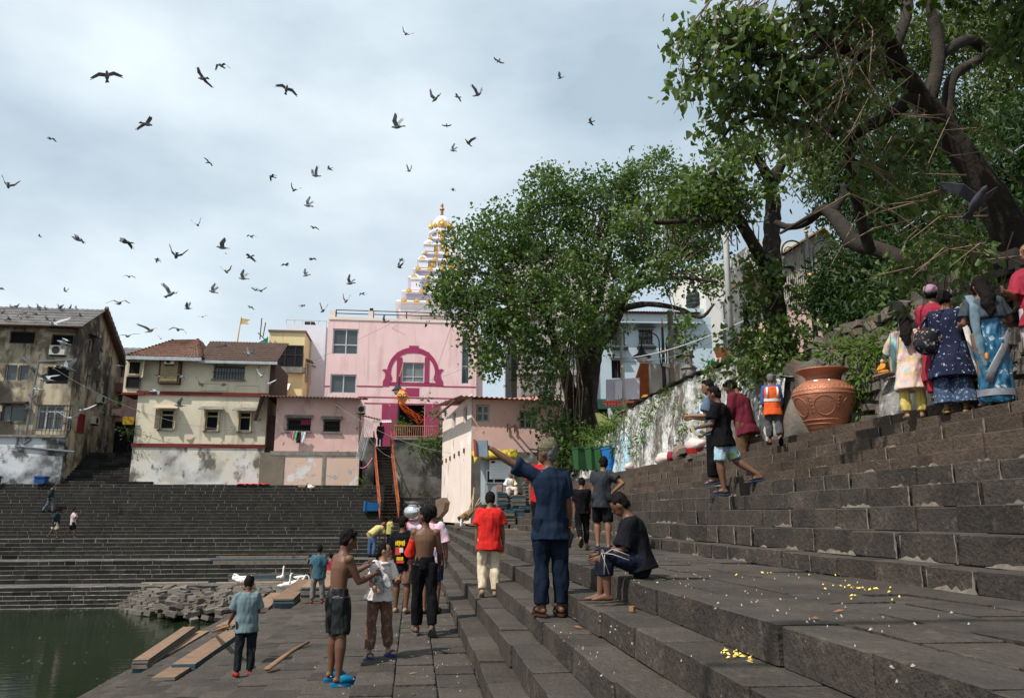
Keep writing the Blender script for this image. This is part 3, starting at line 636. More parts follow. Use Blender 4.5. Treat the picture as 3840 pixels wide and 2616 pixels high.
# ---------------------------------------------------------------- tall yellow block behind
p4 = Plane(-14, 66, 0); H4 = thing('tall_yellow_block', 'pale yellow apartment block with dark glazed balcony behind the roofs', 'building', (-14, 66, 3))
r4 = lambda *v: p4.rect(*c2(*v))
zt4 = p4.uz(*c2(360, 1150))[1]; u0, u1 = p4.uz(*c2(225, 1300))[0], p4.uz(*c2(508, 1300))[0]
YB = mat('pale_yellow_plaster', (.68, .58, .33), (.63, .52, .28), sc=.6, rough=.92, layers=[((.2, .16, .11), .7, .62, .76, .7, (2, 2, .3))])
bl4 = r4(185, 1258, 505, 1430)
facade('wall', p4, u0, u1, 3, zt4, [(max(bl4[0], u0+.05), bl4[1]-.05, bl4[2], bl4[3])], YB, H4, D=14)
window(H4, p4, (bl4[0], bl4[1], bl4[2], bl4[3]), IRON, vs=(.28, .55, .8), hs=(.55,), fw=.1, rev=-.25, pm=mat('black_glass', (.012, .013, .014), rough=.1), name='glazed_balcony')
t = MB(); pbox(t, p4, bl4[0], bl4[1]+.2, bl4[2]-.5, bl4[2]-.02, .0, .5); t.build('balcony_sill', CONC, H4)
t = MB(); pbox(t, p4, u0-.1, u1+.1, zt4, zt4+.15, -13, .15); t.build('parapet', TIN, H4)
r = r4(230, 1560, 370, 1640); t = MB(); t.prism([p4.p(r[0], r[3], .1), p4.p(r[1]+.3, r[3], .1), p4.p(r[1]+.3, r[3]-.7, 1.2), p4.p(r[0], r[3]-.7, 1.2)], (0, 0, .06)); t.build('awning', mat('white_awning', (.8, .78, .74)), H4)
ps4 = Plane(p4.p(u1, 0).x, 66, 90); ps4.n = Vector((1, 0, 0)); ps4.du = Vector((0, 1, 0))
for k, (yy, zz) in enumerate([(1.2, -3.2), (4, -3.2), (7, -3.2), (1.2, -6.5), (4, -6.5), (7.5, -6.5), (10.5, -3.2), (10.5, -6.5)]):
    window(H4, ps4, (yy, yy+1.3, zt4+zz-.7, zt4+zz+.9), WOODC, pm=GLASS, rev=-.05, hood=(CONC, .55))
for yy in (3.2, 6.2, 9.3): t = MB(); t.tube([ps4.p(yy, 4, .12), ps4.p(yy, zt4, .12)], .08, 6); t.build('drain_pipe', ACW, H4)
ac_unit(H4, ps4, (2.7, 3.6, zt4-9, zt4-8.3), .5)
p4b = Plane(-14, 70, 0); H4b = thing('white_penthouse', 'white flat roofed penthouse with pipe railing behind the yellow block', 'building', (-12, 70, 3)); r = p4b.rect(*c2(360, 1092, 680, 1200))
t = MB(); pbox(t, p4b, r[0], r[1], 3, r[3], -6, 0); t.build('wall', mat('lilac_white', (.66, .66, .72), (.6, .6, .66), rough=.9), H4b)
t = MB()
for k in range(6): u = r[0]+(r[1]-r[0])*k/5; t.tube([p4b.p(u, r[3], -.2), p4b.p(u, r[3]+.5, -.2)], .03, 5)
t.tube([p4b.p(r[0], r[3]+.45, -.2), p4b.p(r[1], r[3]+.45, -.2)], .03, 5); t.build('railing', ACW, H4b)
t = MB(); pbox(t, p4b, r[0]+1.5, r[1]-1.2, r[3]+.1, r[3]+.55, -2, -1); t.build('roof_tanks', IRON, H4b)
r = r4(140, 1190, 220, 1310); t = MB(); t.prism([p4.p(r[0], r[2]+.7, .6), p4.p(r[1]-.3, r[2]-.2, .6), p4.p(r[1], r[3], .4), p4.p(r[0]+.9, r[3]-1, .5)], (0, .3, 0)); tag(t.build('green_tarpaulin', mat('green_net', (.02, .22, .15), rough=.8)), 'green construction netting beside the yellow block', 'tarpaulin')
for a, b in (((170, 1220), (185, 1055)), ((195, 1200), (215, 1090)), ((155, 1170), (215, 1230))): t = MB(); t.tube([p4.p(*p4.uz(*c2(*a)), .7), p4.p(*p4.uz(*c2(*b)), .7)], .045, 5); tag(t.build('scaffold_pole', WOODD), 'thin bare scaffold pole by the green netting', 'pole', 'poles by the green netting')
# ---------------------------------------------------------------- pink temple front
p5 = Plane(-6, 60, 0); H5 = thing('pink_temple', 'square pink temple front with magenta painted arch and dark doorway', 'temple', (0, 60, 4.5))
r5 = lambda *v: p5.rect(*c8(*v)); U5 = lambda x, y: p5.uz(*c8(x, y))
ul5, ur5 = U5(322, 600)[0], U5(1812, 600)[0]; zt5 = U5(1000, 145)[1]
h5 = [r5(388, 217, 643, 470), r5(364, 667, 624, 855), r5(1075, 550, 1296, 745), r5(1667, 235, 1742, 760), r5(1030, 968, 1295, 1290)]
facade('wall', p5, ul5, ur5, 4, zt5, h5, PINK, H5, D=9)
window(H5, p5, h5[0], ALU, vs=(.52,), hs=(.38,), fw=.09); window(H5, p5, h5[1], ALU, vs=(.5,), fw=.09)
window(H5, p5, h5[2], ALU, vs=(.5,), hs=(.28,), fw=.07, pm=mat('pale_glass', (.2, .21, .2), (.13, .14, .14), sc=.9, rough=.2, spec=.5)); window(H5, p5, h5[3], ALU, hs=(.33, .66), fw=.06)
t = MB(); pbox(t, p5, h5[4][0], h5[4][1], h5[4][2], h5[4][3], -1.2, -.9); t.build('dark_doorway', BLACK, H5)
def paint(pts, name, d=.025): t = MB(); t.prism([p5.p(*U5(*q)) for q in pts], p5.n*d); return t.build(name, MAG, H5)
def pr(x0, y0, x1, y1, name='painted_band', d=.02): t = MB(); a = r5(x0, y0, x1, y1); pbox(t, p5, *a, -.01, d); return t.build(name, MAG, H5)
for x0, y0, x1, y1 in ((302, 780, 362, 790), (626, 780, 885, 792), (1470, 785, 1808, 797), (640, 895, 1806, 906), (700, 957, 1806, 967), (1110, 802, 1245, 885), (885, 748, 1470, 784), (1145, 385, 1240, 412)): pr(x0, y0, x1, y1)
for x0, x1 in ((870, 940), (952, 1028), (1297, 1365), (1378, 1445)): pr(x0, 967, x1, 1420, 'pilaster', .1)
cx, cy = 1183, 660                                            # arch: outer and inner curves with the two straight bars
t = MB(); o_, i_ = [], []; n_ = 28
for k in range(n_+1):
    a = PI*(-.11+1.22*k/n_); o_.append(p5.p(*U5(cx-258*math.cos(a), cy-258*math.sin(a)))); i_.append(p5.p(*U5(cx-(218)*math.cos(a), cy-5-205*math.sin(a))))
vs_ = [q for p_ in zip(o_, i_) for q in p_]; vs2 = [v+p5.n*.03 for v in vs_]; t.add(vs2, [(2*k, 2*k+1, 2*k+3, 2*k+2) for k in range(n_)]); m2 = len(vs2)
t.add(vs_+vs2, [(2*k, 2*k+2, m2+2*k+2, m2+2*k) for k in range(n_)]+[(2*k+1, m2+2*k+1, m2+2*k+3, 2*k+3) for k in range(n_)]); t.build('painted_arch', MAG, H5)
for x0, x1 in ((1022, 1075), (1298, 1345)): pr(x0, 500, x1, 750, 'arch_bar', .035)
paint([(1022, 520), (1075, 478), (1120, 460), (1183, 455), (1250, 460), (1298, 478), (1345, 520), (1345, 450), (1183, 425), (1022, 450)], 'arch_crown', .033)
for s_ in (-1, 1): paint([(cx+s_*dx, y) for dx, y in ((300, 785), (240, 785), (205, 700), (228, 640), (255, 620), (285, 615), (305, 625), (285, 640), (272, 670), (280, 710), (297, 735))], 'arch_scroll', .038)
half = [(math.cos(PI*k/8), math.sin(PI*k/8)) for k in range(9)]; base_m = None
for k in range(37):
    u = ul5+.28+k*(ur5-ul5-.5)/36; z = U5(1000, 181)[1]; rr = .135
    if base_m is None:
        t = MB(); t.prism([(rr*a, 0, rr*1.15*b) for a, b in half]+[(-rr, 0, -.06), (rr, 0, -.06)], (0, -.03, 0)); base_o = t.build('scallop', MAG, H5); base_m = base_o.data; base_o.location = p5.p(u, z)-woff(H5); continue
    o = bpy.data.objects.new('scallop', base_m); C.objects.link(o); o.parent = H5; o.location = p5.p(u, z)-woff(H5)
t = MB(); pbox(t, p5, ul5+.05, ur5-.05, zt5, zt5+.22, -9, .06); t.build('coping', WPINK, H5)
for x0, x1, y0 in ((365, 415, 35), (742, 790, 42)): a = r5(x0, y0, x1, 135); t = MB(); pbox(t, p5, a[0], a[1], zt5+.2, a[3], -.5, .02); t.build('parapet_post', WPINK, H5)
t = MB(); zr5 = [U5(1000, y)[1] for y in (42, 75, 115)]; ue = U5(418, 80)[0]
for z in zr5: t.tube([p5.p(ue, z, -.2), p5.p(ur5-.2, z, -.2)], .04, 5)
for x in (420, 792, 1120, 1500, 1800): u = U5(x, 80)[0]; t.tube([p5.p(u, zt5+.15, -.2), p5.p(u, zr5[0], -.2)], .05, 5)
t.build('roof_railing', IRON, H5)
t = MB(); a = r5(568, 88, 660, 122); pbox(t, p5, *a, -2.5, -1.8); t.build('roof_box', IRON, H5)
t = MB(); a = r5(755, 10, 790, 35); pbox(t, p5, *a, -.3, -.1); t.build('floodlight', IRON, H5)
t = MB(); pbox(t, p5, ur5+.01, ur5+.55, 5, zt5-.9, -8, -.6); t.build('side_bay', PINK, H5)
for dz in (2, 3.4): t = MB(); q = p5.p(ur5+.8, 4.5+dz, -.6); t.ell(q, .25, .3, .2, 8, 6); t.build('roof_speaker', ACW, H5)
t = MB(); t.tube([p5.p(ur5+.75, 5, -.7), p5.p(ur5+.75, 9.5, -.7)], .05, 6); t.build('cable_post', PVC, H5)
# ---------------------------------------------------------------- temple tower
WH = mat('white_tower_paint', (.74, .72, .76), (.66, .63, .69), sc=1.2, rough=.8, bump=.2, bsc=8); LIL = mat('lilac_tower_paint', (.52, .48, .57), (.46, .43, .52), sc=1, rough=.85)
GLD = mat('gilded_ornament', (.7, .46, .13), (.52, .3, .07), sc=7, rough=.4, metal=.35, bump=.5, bsc=14); COP = mat('copper_finial', (.5, .19, .1), (.38, .12, .06), sc=5, rough=.3, metal=.8)
YT6 = 68.0; axis = at_y(*c7(787, 900), YT6); TX = axis.x
H6 = thing('temple_tower', 'tall white stepped temple tower with gold ornaments and copper finial', 'tower', (TX, YT6, 12))
zz = lambda y: at_y(*c7(787, y), YT6).z
hwm = lambda w: w*.3474*(YT6/math.cos(0))/2966
def sq(mb, hw, z0, z1, hw2=None, mi=0):
    h2 = hw2 or hw; mb.add([(TX+sx*a, YT6+sy*a, z) for a, z in ((hw, z0), (h2, z1)) for sx, sy in ((-1, -1), (1, -1), (1, 1), (-1, 1))], [(0, 1, 5, 4), (1, 2, 6, 5), (2, 3, 7, 6), (3, 0, 4, 7), (4, 5, 6, 7), (3, 2, 1, 0)], mi)
def kudu(x, y, z, s, nrm=(0, -1, 0)):                      # gilded arch ornament: rounded disc with crown point and rim
    t = MB(); pts = []
    for k in range(13): a = PI*(-.15+1.3*k/12); pts.append((x-s*math.cos(a), y, z+s*.95*math.sin(a)))
    pts.insert(7, (x, y, z+s*1.45)); t.prism(pts, (0, -.14*s, 0)); t.ell((x, y-.14*s, z+.2*s), s*.5, .12*s, s*.5, 8, 6); return t.build('gold_arch', GLD, H6)
def figure(x, y, z, h):                                     # small gilded statue: legs, torso, arms, head
    t = MB(); w = h*.14
    t.tube([(x-w*.5, y, z), (x-w*.5, y, z+h*.45)], [w*.45, w*.55], 6); t.tube([(x+w*.5, y, z), (x+w*.5, y, z+h*.45)], [w*.45, w*.55], 6)
    t.tube([(x, y, z+h*.4), (x, y, z+h*.62), (x, y, z+h*.78)], [w*.9, w*.75, w*1.1], 8); t.ell((x, y, z+h*.87), w*.55, w*.55, w*.7, 8, 6); t.tube([(x, y, z+h*.9), (x, y, z+h*1.08)], [w*.5, w*.1], 6)
    for s_ in (-1, 1): t.tube([(x+s_*w*1.1, y, z+h*.74), (x+s_*w*1.7, y-w*.4, z+h*.58), (x+s_*w*1.1, y-w*1.1, z+h*.62)], w*.3, 6)
    return t.build('gold_statue', GLD, H6, True)
TI = [(620, 660, 150, 2), (690, 765, 178, 2), (800, 845, 214, 3), (880, 960, 255, 3), (1000, 1060, 300, 4), (1100, 1225, 350, 4), (1265, 1345, 408, 5), (1380, 1450, 465, 6)]
prev = 590
for i, (ya, yb, w, nk) in enumerate(TI):
    hw = hwm(w); t = MB(); zb, za = zz(yb), zz(ya); ztop = zz(prev)
    sq(t, hw*.93, zb-.1, za); sq(t, hw*.97, zb-.16, zb+.04)
    t.build('tier', WH if i % 2 else LIL, H6)
    t = MB(); zc1 = za; hh = (ztop-za)
    sq(t, hw*1.0, zc1, zc1+hh*.25, hw*1.06); sq(t, hw*1.06, zc1+hh*.25, zc1+hh*.55, hw*1.03); sq(t, hw*1.03, zc1+hh*.55, zc1+hh*.85, hw*.9); sq(t, hw*.9, zc1+hh*.85, ztop+.02); t.build('cornice', WH, H6)
    for k in range(nk+1):
        x = TX-hw*.86+2*hw*.86*k/nk; kudu(x, YT6-hw*1.06, zc1+hh*.2, .2 if i < 3 else .26)
    if i in (1, 3, 5):
        for sx in (-1, 1):                                  # corner shrine
            t = MB(); x = TX+sx*hw*.8; t.box(x-.42, x+.42, YT6-hw-.28, YT6-hw*.6, zb, zb+(za-zb)*.9); t.box(x-.5, x+.5, YT6-hw-.36, YT6-hw*.55, zb+(za-zb)*.86, zb+(za-zb)*1.02)
            t.lathe((x, YT6-hw*.8, zb+(za-zb)*1.0), [(.42, 0), (.5, .15), (.45, .36), (.2, .52), (.05, .62)], 12); t.build('corner_shrine', WH, H6); kudu(x, YT6-hw-.3, zb+(za-zb)*.95, .2)
        figure(TX+.1, YT6-hw-.15, zb+.05, (za-zb)*1.0); kudu(TX-hw*.42, YT6-hw*.97, zb+(za-zb)*.4, .32); kudu(TX+hw*.42, YT6-hw*.97, zb+(za-zb)*.4, .32)
        for sx in (-.62, -.2, .2, .62): t = MB(); t.box(TX+sx*hw-.07, TX+sx*hw+.07, YT6-hw*1.0, YT6-hw*.9, zb, za); t.build('pilaster', WH, H6)
    prev = ya-(0 if i+1 < len(TI) else 0); prev = yb
hw = hwm(118); z0, z1 = zz(622), zz(535); t = MB(); t.lathe((TX, YT6, z0), [(hw*1.05, 0), (hw, .05), (hw, z1-z0)], 8); t.build('neck', LIL, H6)
t = MB()
for k in range(8): a = PI/8+k*PI/4; q = Vector((TX+hw*1.05*math.cos(a), YT6+hw*1.05*math.sin(a), 0)); t.tube([q+UP*z0, q+UP*z1], .1, 6)
t.build('neck_columns', WH, H6)
t = MB(); t.lathe((TX, YT6, z1), [(hw*1.1, 0), (hw*1.28, .1), (hw*1.3, .25), (hw*1.1, .4), (hw*.95, zz(478)-z1)], 16); t.build('neck_cornice', WH, H6)
figure(TX-.1, YT6-hw-.1, z0+.1, 1.1)
zd = zz(478); rd = hwm(108); hd_ = zz(312)-zd; prof = [(rd*.88, 0), (rd*.98, hd_*.12), (rd*1.0, hd_*.3), (rd*.93, hd_*.5), (rd*.76, hd_*.7), (rd*.5, hd_*.86), (rd*.28, hd_*.95), (rd*.12, hd_)]
t = MB(); t.lathe((TX, YT6, zd), prof, 48, mod=lambda a, z: 1+.025*math.cos(16*a)); t.build('dome', WH, H6, True)
for k in range(8):
    a = -PI/2+k*PI/4; s_ = .42 if k % 2 == 0 else .22; q = Vector((TX+rd*1.05*math.cos(a), YT6+rd*1.05*math.sin(a), zd+.25))
    t = MB(); tx = Vector((-math.sin(a), math.cos(a), 0)); nr = Vector((math.cos(a), math.sin(a), 0)); pts = [q-tx*s_*math.cos(PI*(-.15+1.3*j/12))+UP*s_*1.1*math.sin(PI*(-.15+1.3*j/12)) for j in range(13)]; pts.insert(7, q+UP*s_*1.7)
    t.prism(pts, nr*.12); t.ell(q+nr*.12+UP*.2*s_, s_*.5, s_*.5, s_*.5, 8, 6); t.build('gold_arch', GLD, H6)
zf = zz(312); hf = zz(172)-zf; t = MB(); t.lathe((TX, YT6, zf), [(r_*rd*.2, f*hf) for r_, f in ((1.2, 0), (.5, .06), (.9, .12), (.5, .2), (.95, .26), (.4, .33), (1.25, .42), (1.3, .5), (.4, .58), (.9, .66), (.35, .73), (.95, .8), (.5, .86), (.2, .93), (.05, 1))], 14); t.build('finial', COP, H6, True)
# ---------------------------------------------------------------- terrace wall and its railing at the head of the iron stairs
p8 = Plane(0, 51.6, 0); r8 = lambda *v: p8.rect(*c3(*v)); U8 = lambda x, y: p8.uz(*c3(x, y))
H8 = thing('terrace_wall', 'blackened retaining wall with rusty railing below the temple door', 'wall', (1, 51.6, 2))
ua8, ub8 = U8(1302, 800)[0], U8(1760, 800)[0]; zt8 = U8(1450, 655)[1]
t = MB(); pbox(t, p8, ua8, ub8, 1, zt8-.16, -6, 0); t.build('wall', WALLD, H8)
t = MB(); pbox(t, p8, ua8-.05, ub8, zt8-.155, zt8, -6, .08); t.build('coping', CONC, H8)
t = MB(); pbox(t, p8, ua8+.5, ub8+.2, 1, U8(1500, 985)[1], .0, .25); t.build('wall_footing', WALLD, H8)
RUST = mat('rusty_rail', (.4, .2, .14), (.3, .13, .08), sc=5, rough=.8); ORP = mat('orange_iron_paint', (.36, .105, .045), (.24, .07, .035), sc=4, rough=.7, layers=[((.1, .05, .04), 3, .58, .7, .7)])
TRD = mat('dark_rusted_tread', (.07, .04, .03), (.04, .03, .026), sc=4, rough=.8); hr = .78; u = ua8
for k in range(26): u = ua8+k*(ub8-ua8)/25; t = MB(); t.tube([p8.p(u, zt8, -.1), p8.p(u, zt8+hr, -.1)], .022, 5); t.build('baluster', RUST, H8)
for z in (zt8+.08, zt8+hr): t = MB(); t.tube([p8.p(ua8, z, -.1), p8.p(ub8, z, -.1)], .035, 6); t.build('rail', RUST, H8)
# ---------------------------------------------------------------- iron staircase
IS = thing('iron_staircase', 'steep orange painted iron staircase up to the temple terrace', 'staircase', (-1.7, 50, 1.4))
b0 = at_y(*c3(1185, 1325), 48.9); b1 = at_y(*c3(1345, 1308), 48.9); t0 = at_y(*c3(1130, 720), 53.2); t1 = at_y(*c3(1270, 720), 53.2)
b0.z = b1.z = 1.5; xa = (b0.x+t0.x)/2; xb = (b1.x+t1.x)/2; w_ = 1.14; sx0, sx1 = b0.x, b0.x+w_; tx0, tx1 = t0.x, t0.x+w_
zt9 = t0.z; NS = 24
for sxa, sxb in ((sx0, tx0), (sx1, tx1)):
    A_, B_ = Vector((sxa, 48.9, 1.45)), Vector((sxb, 53.2, zt9)); t = MB(); t.bar(A_, B_, .05, .12); t.build('stringer', ORP, IS)
    t = MB(); t.bar(A_+UP*.95, B_+UP*.95, .06, .06); t.build('handrail', ORP, IS); t = MB(); t.bar(A_+UP*.5, B_+UP*.5, .03, .03); t.build('mid_rail', ORP, IS)
    for k in range(9): q = A_.lerp(B_, k/8); t = MB(); t.bar(q, q+UP*.95, .05, .05); t.build('rail_post', ORP, IS)
for k in range(NS):
    f = (k+.3)/NS; y = 48.9+4.3*f; z = 1.45+(zt9-1.45)*f; x = sx0+(tx0-sx0)*f; t = MB(); t.box(x, x+w_, y-.03, y+.2, z, z+.035); t.build('tread', TRD, IS)
t = MB(); t.box(tx0-.2, tx1+3, 53.3, 60, zt9-.3, zt9-.05); tag(t.build('temple_terrace', CONC), 'concrete terrace before the temple', kind='structure')
t = MB(); t.box(t0.x-1.2, t1.x+.4, 53.4, 55, 1, zt9-.35); t.box(U8(1030, 900)[0], U8(1130, 900)[0], 52.6, 54, 1, U8(1080, 640)[1]); tag(t.build('stair_support_wall', WALLD), 'dark mossy wall under the head of the iron stairs', 'wall')
# ---------------------------------------------------------------- pale house on the right with red tin roof
ca = Vector((2.75, 38.2, 0)); fa = Vector((1.75, 50.5, 0)); dA = (fa-ca); p7 = Plane(ca.x, ca.y, 0); pL = Plane(ca.x, ca.y, 0); pL.du = dA.normalized(); pL.n = Vector((-dA.y, dA.x, 0)).normalized()
if pL.n.x > 0: pL.n = -pL.n
H7 = thing('pale_pink_house', 'pale pink house with red tin roof and sunlit tall side wall', 'house', (4.5, 40, 1.3))
rL = lambda *v: pL.rect(*c3(*v)); rF = lambda *v: p7.rect(*c3(*v))
ze7 = p7.uz(*c3(1980, 330))[1]; zb7 = 1.2; LL = dA.length
hL = [rL(1800, 440, 1828, 570), rL(1893, 395, 1925, 530)]
facade('side_wall', pL, .0, LL, zb7, ze7+.3, hL, WPINK, H7, D=0)  # sunlight put into the colour: paler plaster here than on the shaded front
for r in hL: window(H7, pL, r, WOODW, vs=(.5,), hs=(.5,), fw=.07)
uF = p7.uz(2110, 1550)[0]; hF = [rF(2003, 375, 2118, 520), p7.rect(1948, 1538, 2017, 1606)]
zc7 = p7.uz(*c3(2050, 775))[1]
facade('front_wall', p7, .02, uF, zc7, ze7, hF, PINKO, H7, D=9); window(H7, p7, hF[0], WOODW, vs=(.5,), hs=(.5,), fw=.1); window(H7, p7, hF[1], WOODW, vs=(.33, .66), hs=(.5,), fw=.08, pm=GLASS)
t = MB(); pbox(t, p7, .03, uF+2, zb7, zc7-.003, -9, .08); t.build('lower_front', WALLD, H7)
for k in range(6): t = MB(); u = 2.2+k*1.9; pbox(t, pL, u, u+.16, zc7+.1, zc7+.35, -.02, .08); t.build('beam_end', WOODD, H7)
A_ = p7.p(-.55, ze7+.08, .55); B_ = p7.p(uF+.6, ze7-.12, .55); corrugated(H7, 'tin_roof', (A_, B_, B_+Vector((-.3, 11, 1.9)), A_+Vector((-1.0, 12.6, 1.2))), TINR, 46, .04)
corrugated(H7, 'tin_eave', (A_+Vector((0, 0, -.06)), A_+Vector((-1.0, 12.6, .4)), A_+Vector((-1.3, 12.6, .2)), A_+Vector((-.35, .1, -.2))), TIN, 40, .03)
for px, py in ((357, 190), (405, 195)):
    q = at_y(1700+px*.5685, 1500+py*.5685, 38.1); t = MB(); t.bar(q, q+Vector((.25, -.5, .1)), .06, .06); t.bar(q+UP*.25, q-UP*.15, .06, .05); t.build('wall_bracket', WOODD, H7)
def text_mesh(txt, size, loc, rx, rz, m, name, parent=None):
    cu = bpy.data.curves.new(name, 'FONT'); cu.body = txt; cu.size = size; cu.extrude = .004; ob = bpy.data.objects.new(name, cu); C.objects.link(ob)
    bpy.context.view_layer.update(); me = bpy.data.meshes.new_from_object(ob.evaluated_get(bpy.context.evaluated_depsgraph_get())); bpy.data.objects.remove(ob)
    me.materials.clear(); me.materials.append(m); o = bpy.data.objects.new(name, me); C.objects.link(o)
    o.matrix_local = Matrix.Translation(Vector(loc)-woff(parent)) @ Matrix.Rotation(rz, 4, 'Z') @ Matrix.Rotation(rx, 4, 'X')
    if parent: o.parent = parent
    return o
q = pL.p(*pL.uz(*c3(1708, 855)), .02); text_mesh('NT. 1', .42, q, PI/2, math.atan2(-dA.y, -dA.x), mat('black_lettering', (.05, .045, .045)), 'lettering', H7)
# ---------------------------------------------------------------- grey block and blue house behind the tree
p9 = Plane(5, 66, 0); H9 = thing('grey_apartment_block', 'grey brown apartment block with window bays behind the big tree', 'building', (10, 66, 4)); r9 = lambda *v: p9.rect(*c6(*v))
a9 = p9.uz(*c6(62, 400))[0]; b9 = p9.uz(*c6(600, 400))[0]; zt9_ = at_y(2100, 930, 66).z
GB = mat('grey_brown_plaster', (.42, .37, .34), (.36, .31, .28), sc=.6, rough=.92, layers=[((.2, .17, .15), .5, .6, .75, .6, (1, 1, .4))]); GBD = mat('taupe_panel', (.27, .24, .23), (.24, .21, .2), sc=.7, rough=.92)
h9 = [r9(180, 480, 270, 575), r9(215, 325, 290, 440), r9(310, 170, 420, 240), r9(205, 190, 270, 240), r9(285, 620, 370, 720), r9(330, 320, 420, 430)]
facade('wall', p9, a9, b9, 3, zt9_, h9, GB, H9, D=10)
for i, r in enumerate(h9): window(H9, p9, r, ALU if i % 2 else WOODC, vs=(.33, .66), hs=(.6,), grille=.3, gm=ALU)
for v in ((80, 305, 175, 440), (80, 460, 165, 575), (80, 150, 175, 290)): r = r9(*v); t = MB(); pbox(t, p9, r[0], r[1], r[2], r[3], .0, .08); t.build('wall_panel', GBD, H9)
for y in (445, 295, 130): t = MB(); z = p9.uz(*c6(200, y))[1]; pbox(t, p9, a9-.1, b9, z-.15, z+.15, .0, .25); t.build('floor_band', GB, H9)
t = MB(); pbox(t, p9, a9-.5, a9-.02, 4, zt9_-6, -5, -.5); t.build('service_shaft', IRON, H9)
BLU = mat('pale_blue_plaster', (.42, .5, .55), (.37, .45, .5), sc=.6, rough=.92, bump=.2, layers=[((.28, .33, .36), .6, .6, .75, .5, (1, 1, .4))])
pb = Plane(14, 52, -4); HB = thing('pale_blue_house', 'pale blue house with red tiled eave, white windows and shop below', 'house', (15, 52, 5)); rb = lambda *v: pb.rect(*c6(*v))
a_b, b_b = pb.uz(*c6(492, 400))[0], pb.uz(*c6(1152, 300))[0]; ztb = pb.uz(*c6(780, 150))[1]
hb = [rb(747, 388, 808, 488), rb(928, 382, 980, 488), rb(588, 372, 660, 475), rb(740, 205, 818, 285), rb(905, 190, 982, 285), rb(590, 210, 662, 290)]
facade('wall', pb, a_b, b_b, 4, ztb+.3, hb, BLU, HB, D=8)
WW = mat('white_window_wood', (.72, .72, .7), rough=.7)
for i, r in enumerate(hb):
    if i < 2: window(HB, pb, r, WW, vs=(.5,), hs=(.35, .68), fw=.1, hood=(CONC, .5), sill=BLU)
    elif i == 2: window(HB, pb, r, WOODD, pm=BLACK, vs=(.5,), hood=(CONC, .4))
    else: window(HB, pb, r, WOODD, pm=GLASS, vs=(.33, .66), hs=(.5,), grille=.25, hood=(IRON, .5)); t = MB(); pbox(t, pb, r[0]-.15, r[1]+.15, r[2]-.35, r[2]-.2, 0, .45); t.build('balcony_shelf', IRON, HB)
z = pb.uz(*c6(780, 155))[1]; t = MB(); pbox(t, pb, a_b-.3, b_b-.9, z-.3, z+.35, -1, .7); t.build('eave_fascia', BLU, HB)
tile_roof(HB, 'eave_roof', (pb.p(a_b-.4, z+.4, .95), pb.p(b_b-.8, z+.4, .95), pb.p(b_b-.8, z+.75, -1), pb.p(a_b-.4, z+.75, -1)), mat('bright_clay_tiles', (.5, .15, .1), (.4, .12, .08), rough=.85), 40, 2, .05)
SG = rb(505, 595, 705, 650); t = MB(); pbox(t, pb, *SG, .05, .3); sg = t.build('shop_sign', mat('green_sign', (.03, .09, .08), (.02, .06, .05)), HB)
RL2 = mat('red_sign_letters', (.5, .04, .03), rough=.6)
for k in range(9):                                           # row of hanging-line letters on the shop board
    u = SG[0]+.35+k*(SG[1]-SG[0]-.7)/8.5; zt_ = SG[3]-.12; t = MB(); pbox(t, pb, u, u+.3, zt_-.05, zt_, .3, .32); pbox(t, pb, u+.22, u+.27, zt_-.42, zt_-.05, .3, .32)
    if k % 3 != 1: pbox(t, pb, u+.02, u+.21, zt_-.26, zt_-.2, .3, .315)
    if k % 2: pbox(t, pb, u+.02, u+.07, zt_-.4, zt_-.2, .3, .315)
    t.build('sign_letter', RL2, sg)
t = MB(); pbox(t, pb, SG[0], SG[1]+.8, 4.2, SG[2]-.02, .02, .12); t.build('shop_opening', BLACK, HB)
t = MB(); pbox(t, pb, SG[1]-.5, SG[1]+2.6, SG[2]+.35, SG[2]+.75, .1, .9); t.build('shop_canopy', mat('rust_red_canopy', (.22, .07, .05)), HB)
t = MB(); t.tube([pb.p(a_b+.05, 4, .1), pb.p(a_b+.05, ztb, .1)], .12, 7); t.build('corner_pipe', WW, HB)
WBLD = mat('white_building_plaster', (.62, .6, .56), (.55, .53, .49), sc=.6, rough=.92, layers=[((.35, .31, .27), .5, .6, .75, .6, (1, 1, .4))])
pw = Plane(22, 56, 0); HW = thing('white_tall_building', 'off white tall building behind the slender white pole', 'building', (22, 56, 6))
ax, bx = at_y(2585, 1000, 56).x, at_y(2760, 1000, 56).x; t = MB(); t.box(ax+1.2, bx+3, 56, 64, 4, at_y(2700, 985, 56).z); t.build('wall', WBLD, HW)
t = MB(); t.box(ax-2.2, ax+1.2, 56.5, 62, 4, at_y(2600, 1150, 56).z); t.build('wing', BLU, HW)
for k in range(4): q = at_y(2730, 1060+k*110, 56); pk = Plane(q.x, 56, 0); window(HW, pk, (-.5, .6, q.z-.7, q.z+.6), ALU, vs=(.5,), rev=-.06, hood=(CONC, .4))
TANK = mat('black_tank', (.02, .025, .03), rough=.5); q = at_y(2610, 1150, 58); t = MB(); t.lathe((q.x, 58, q.z), [(.75, 0), (.78, .1), (.74, .25), (.78, .4), (.74, .6), (.78, .8), (.7, 1.0), (.3, 1.25), (.28, 1.35)], 16); tag(t.build('water_tank', TANK), 'ribbed black water tank on a roof behind the branches', 'tank')
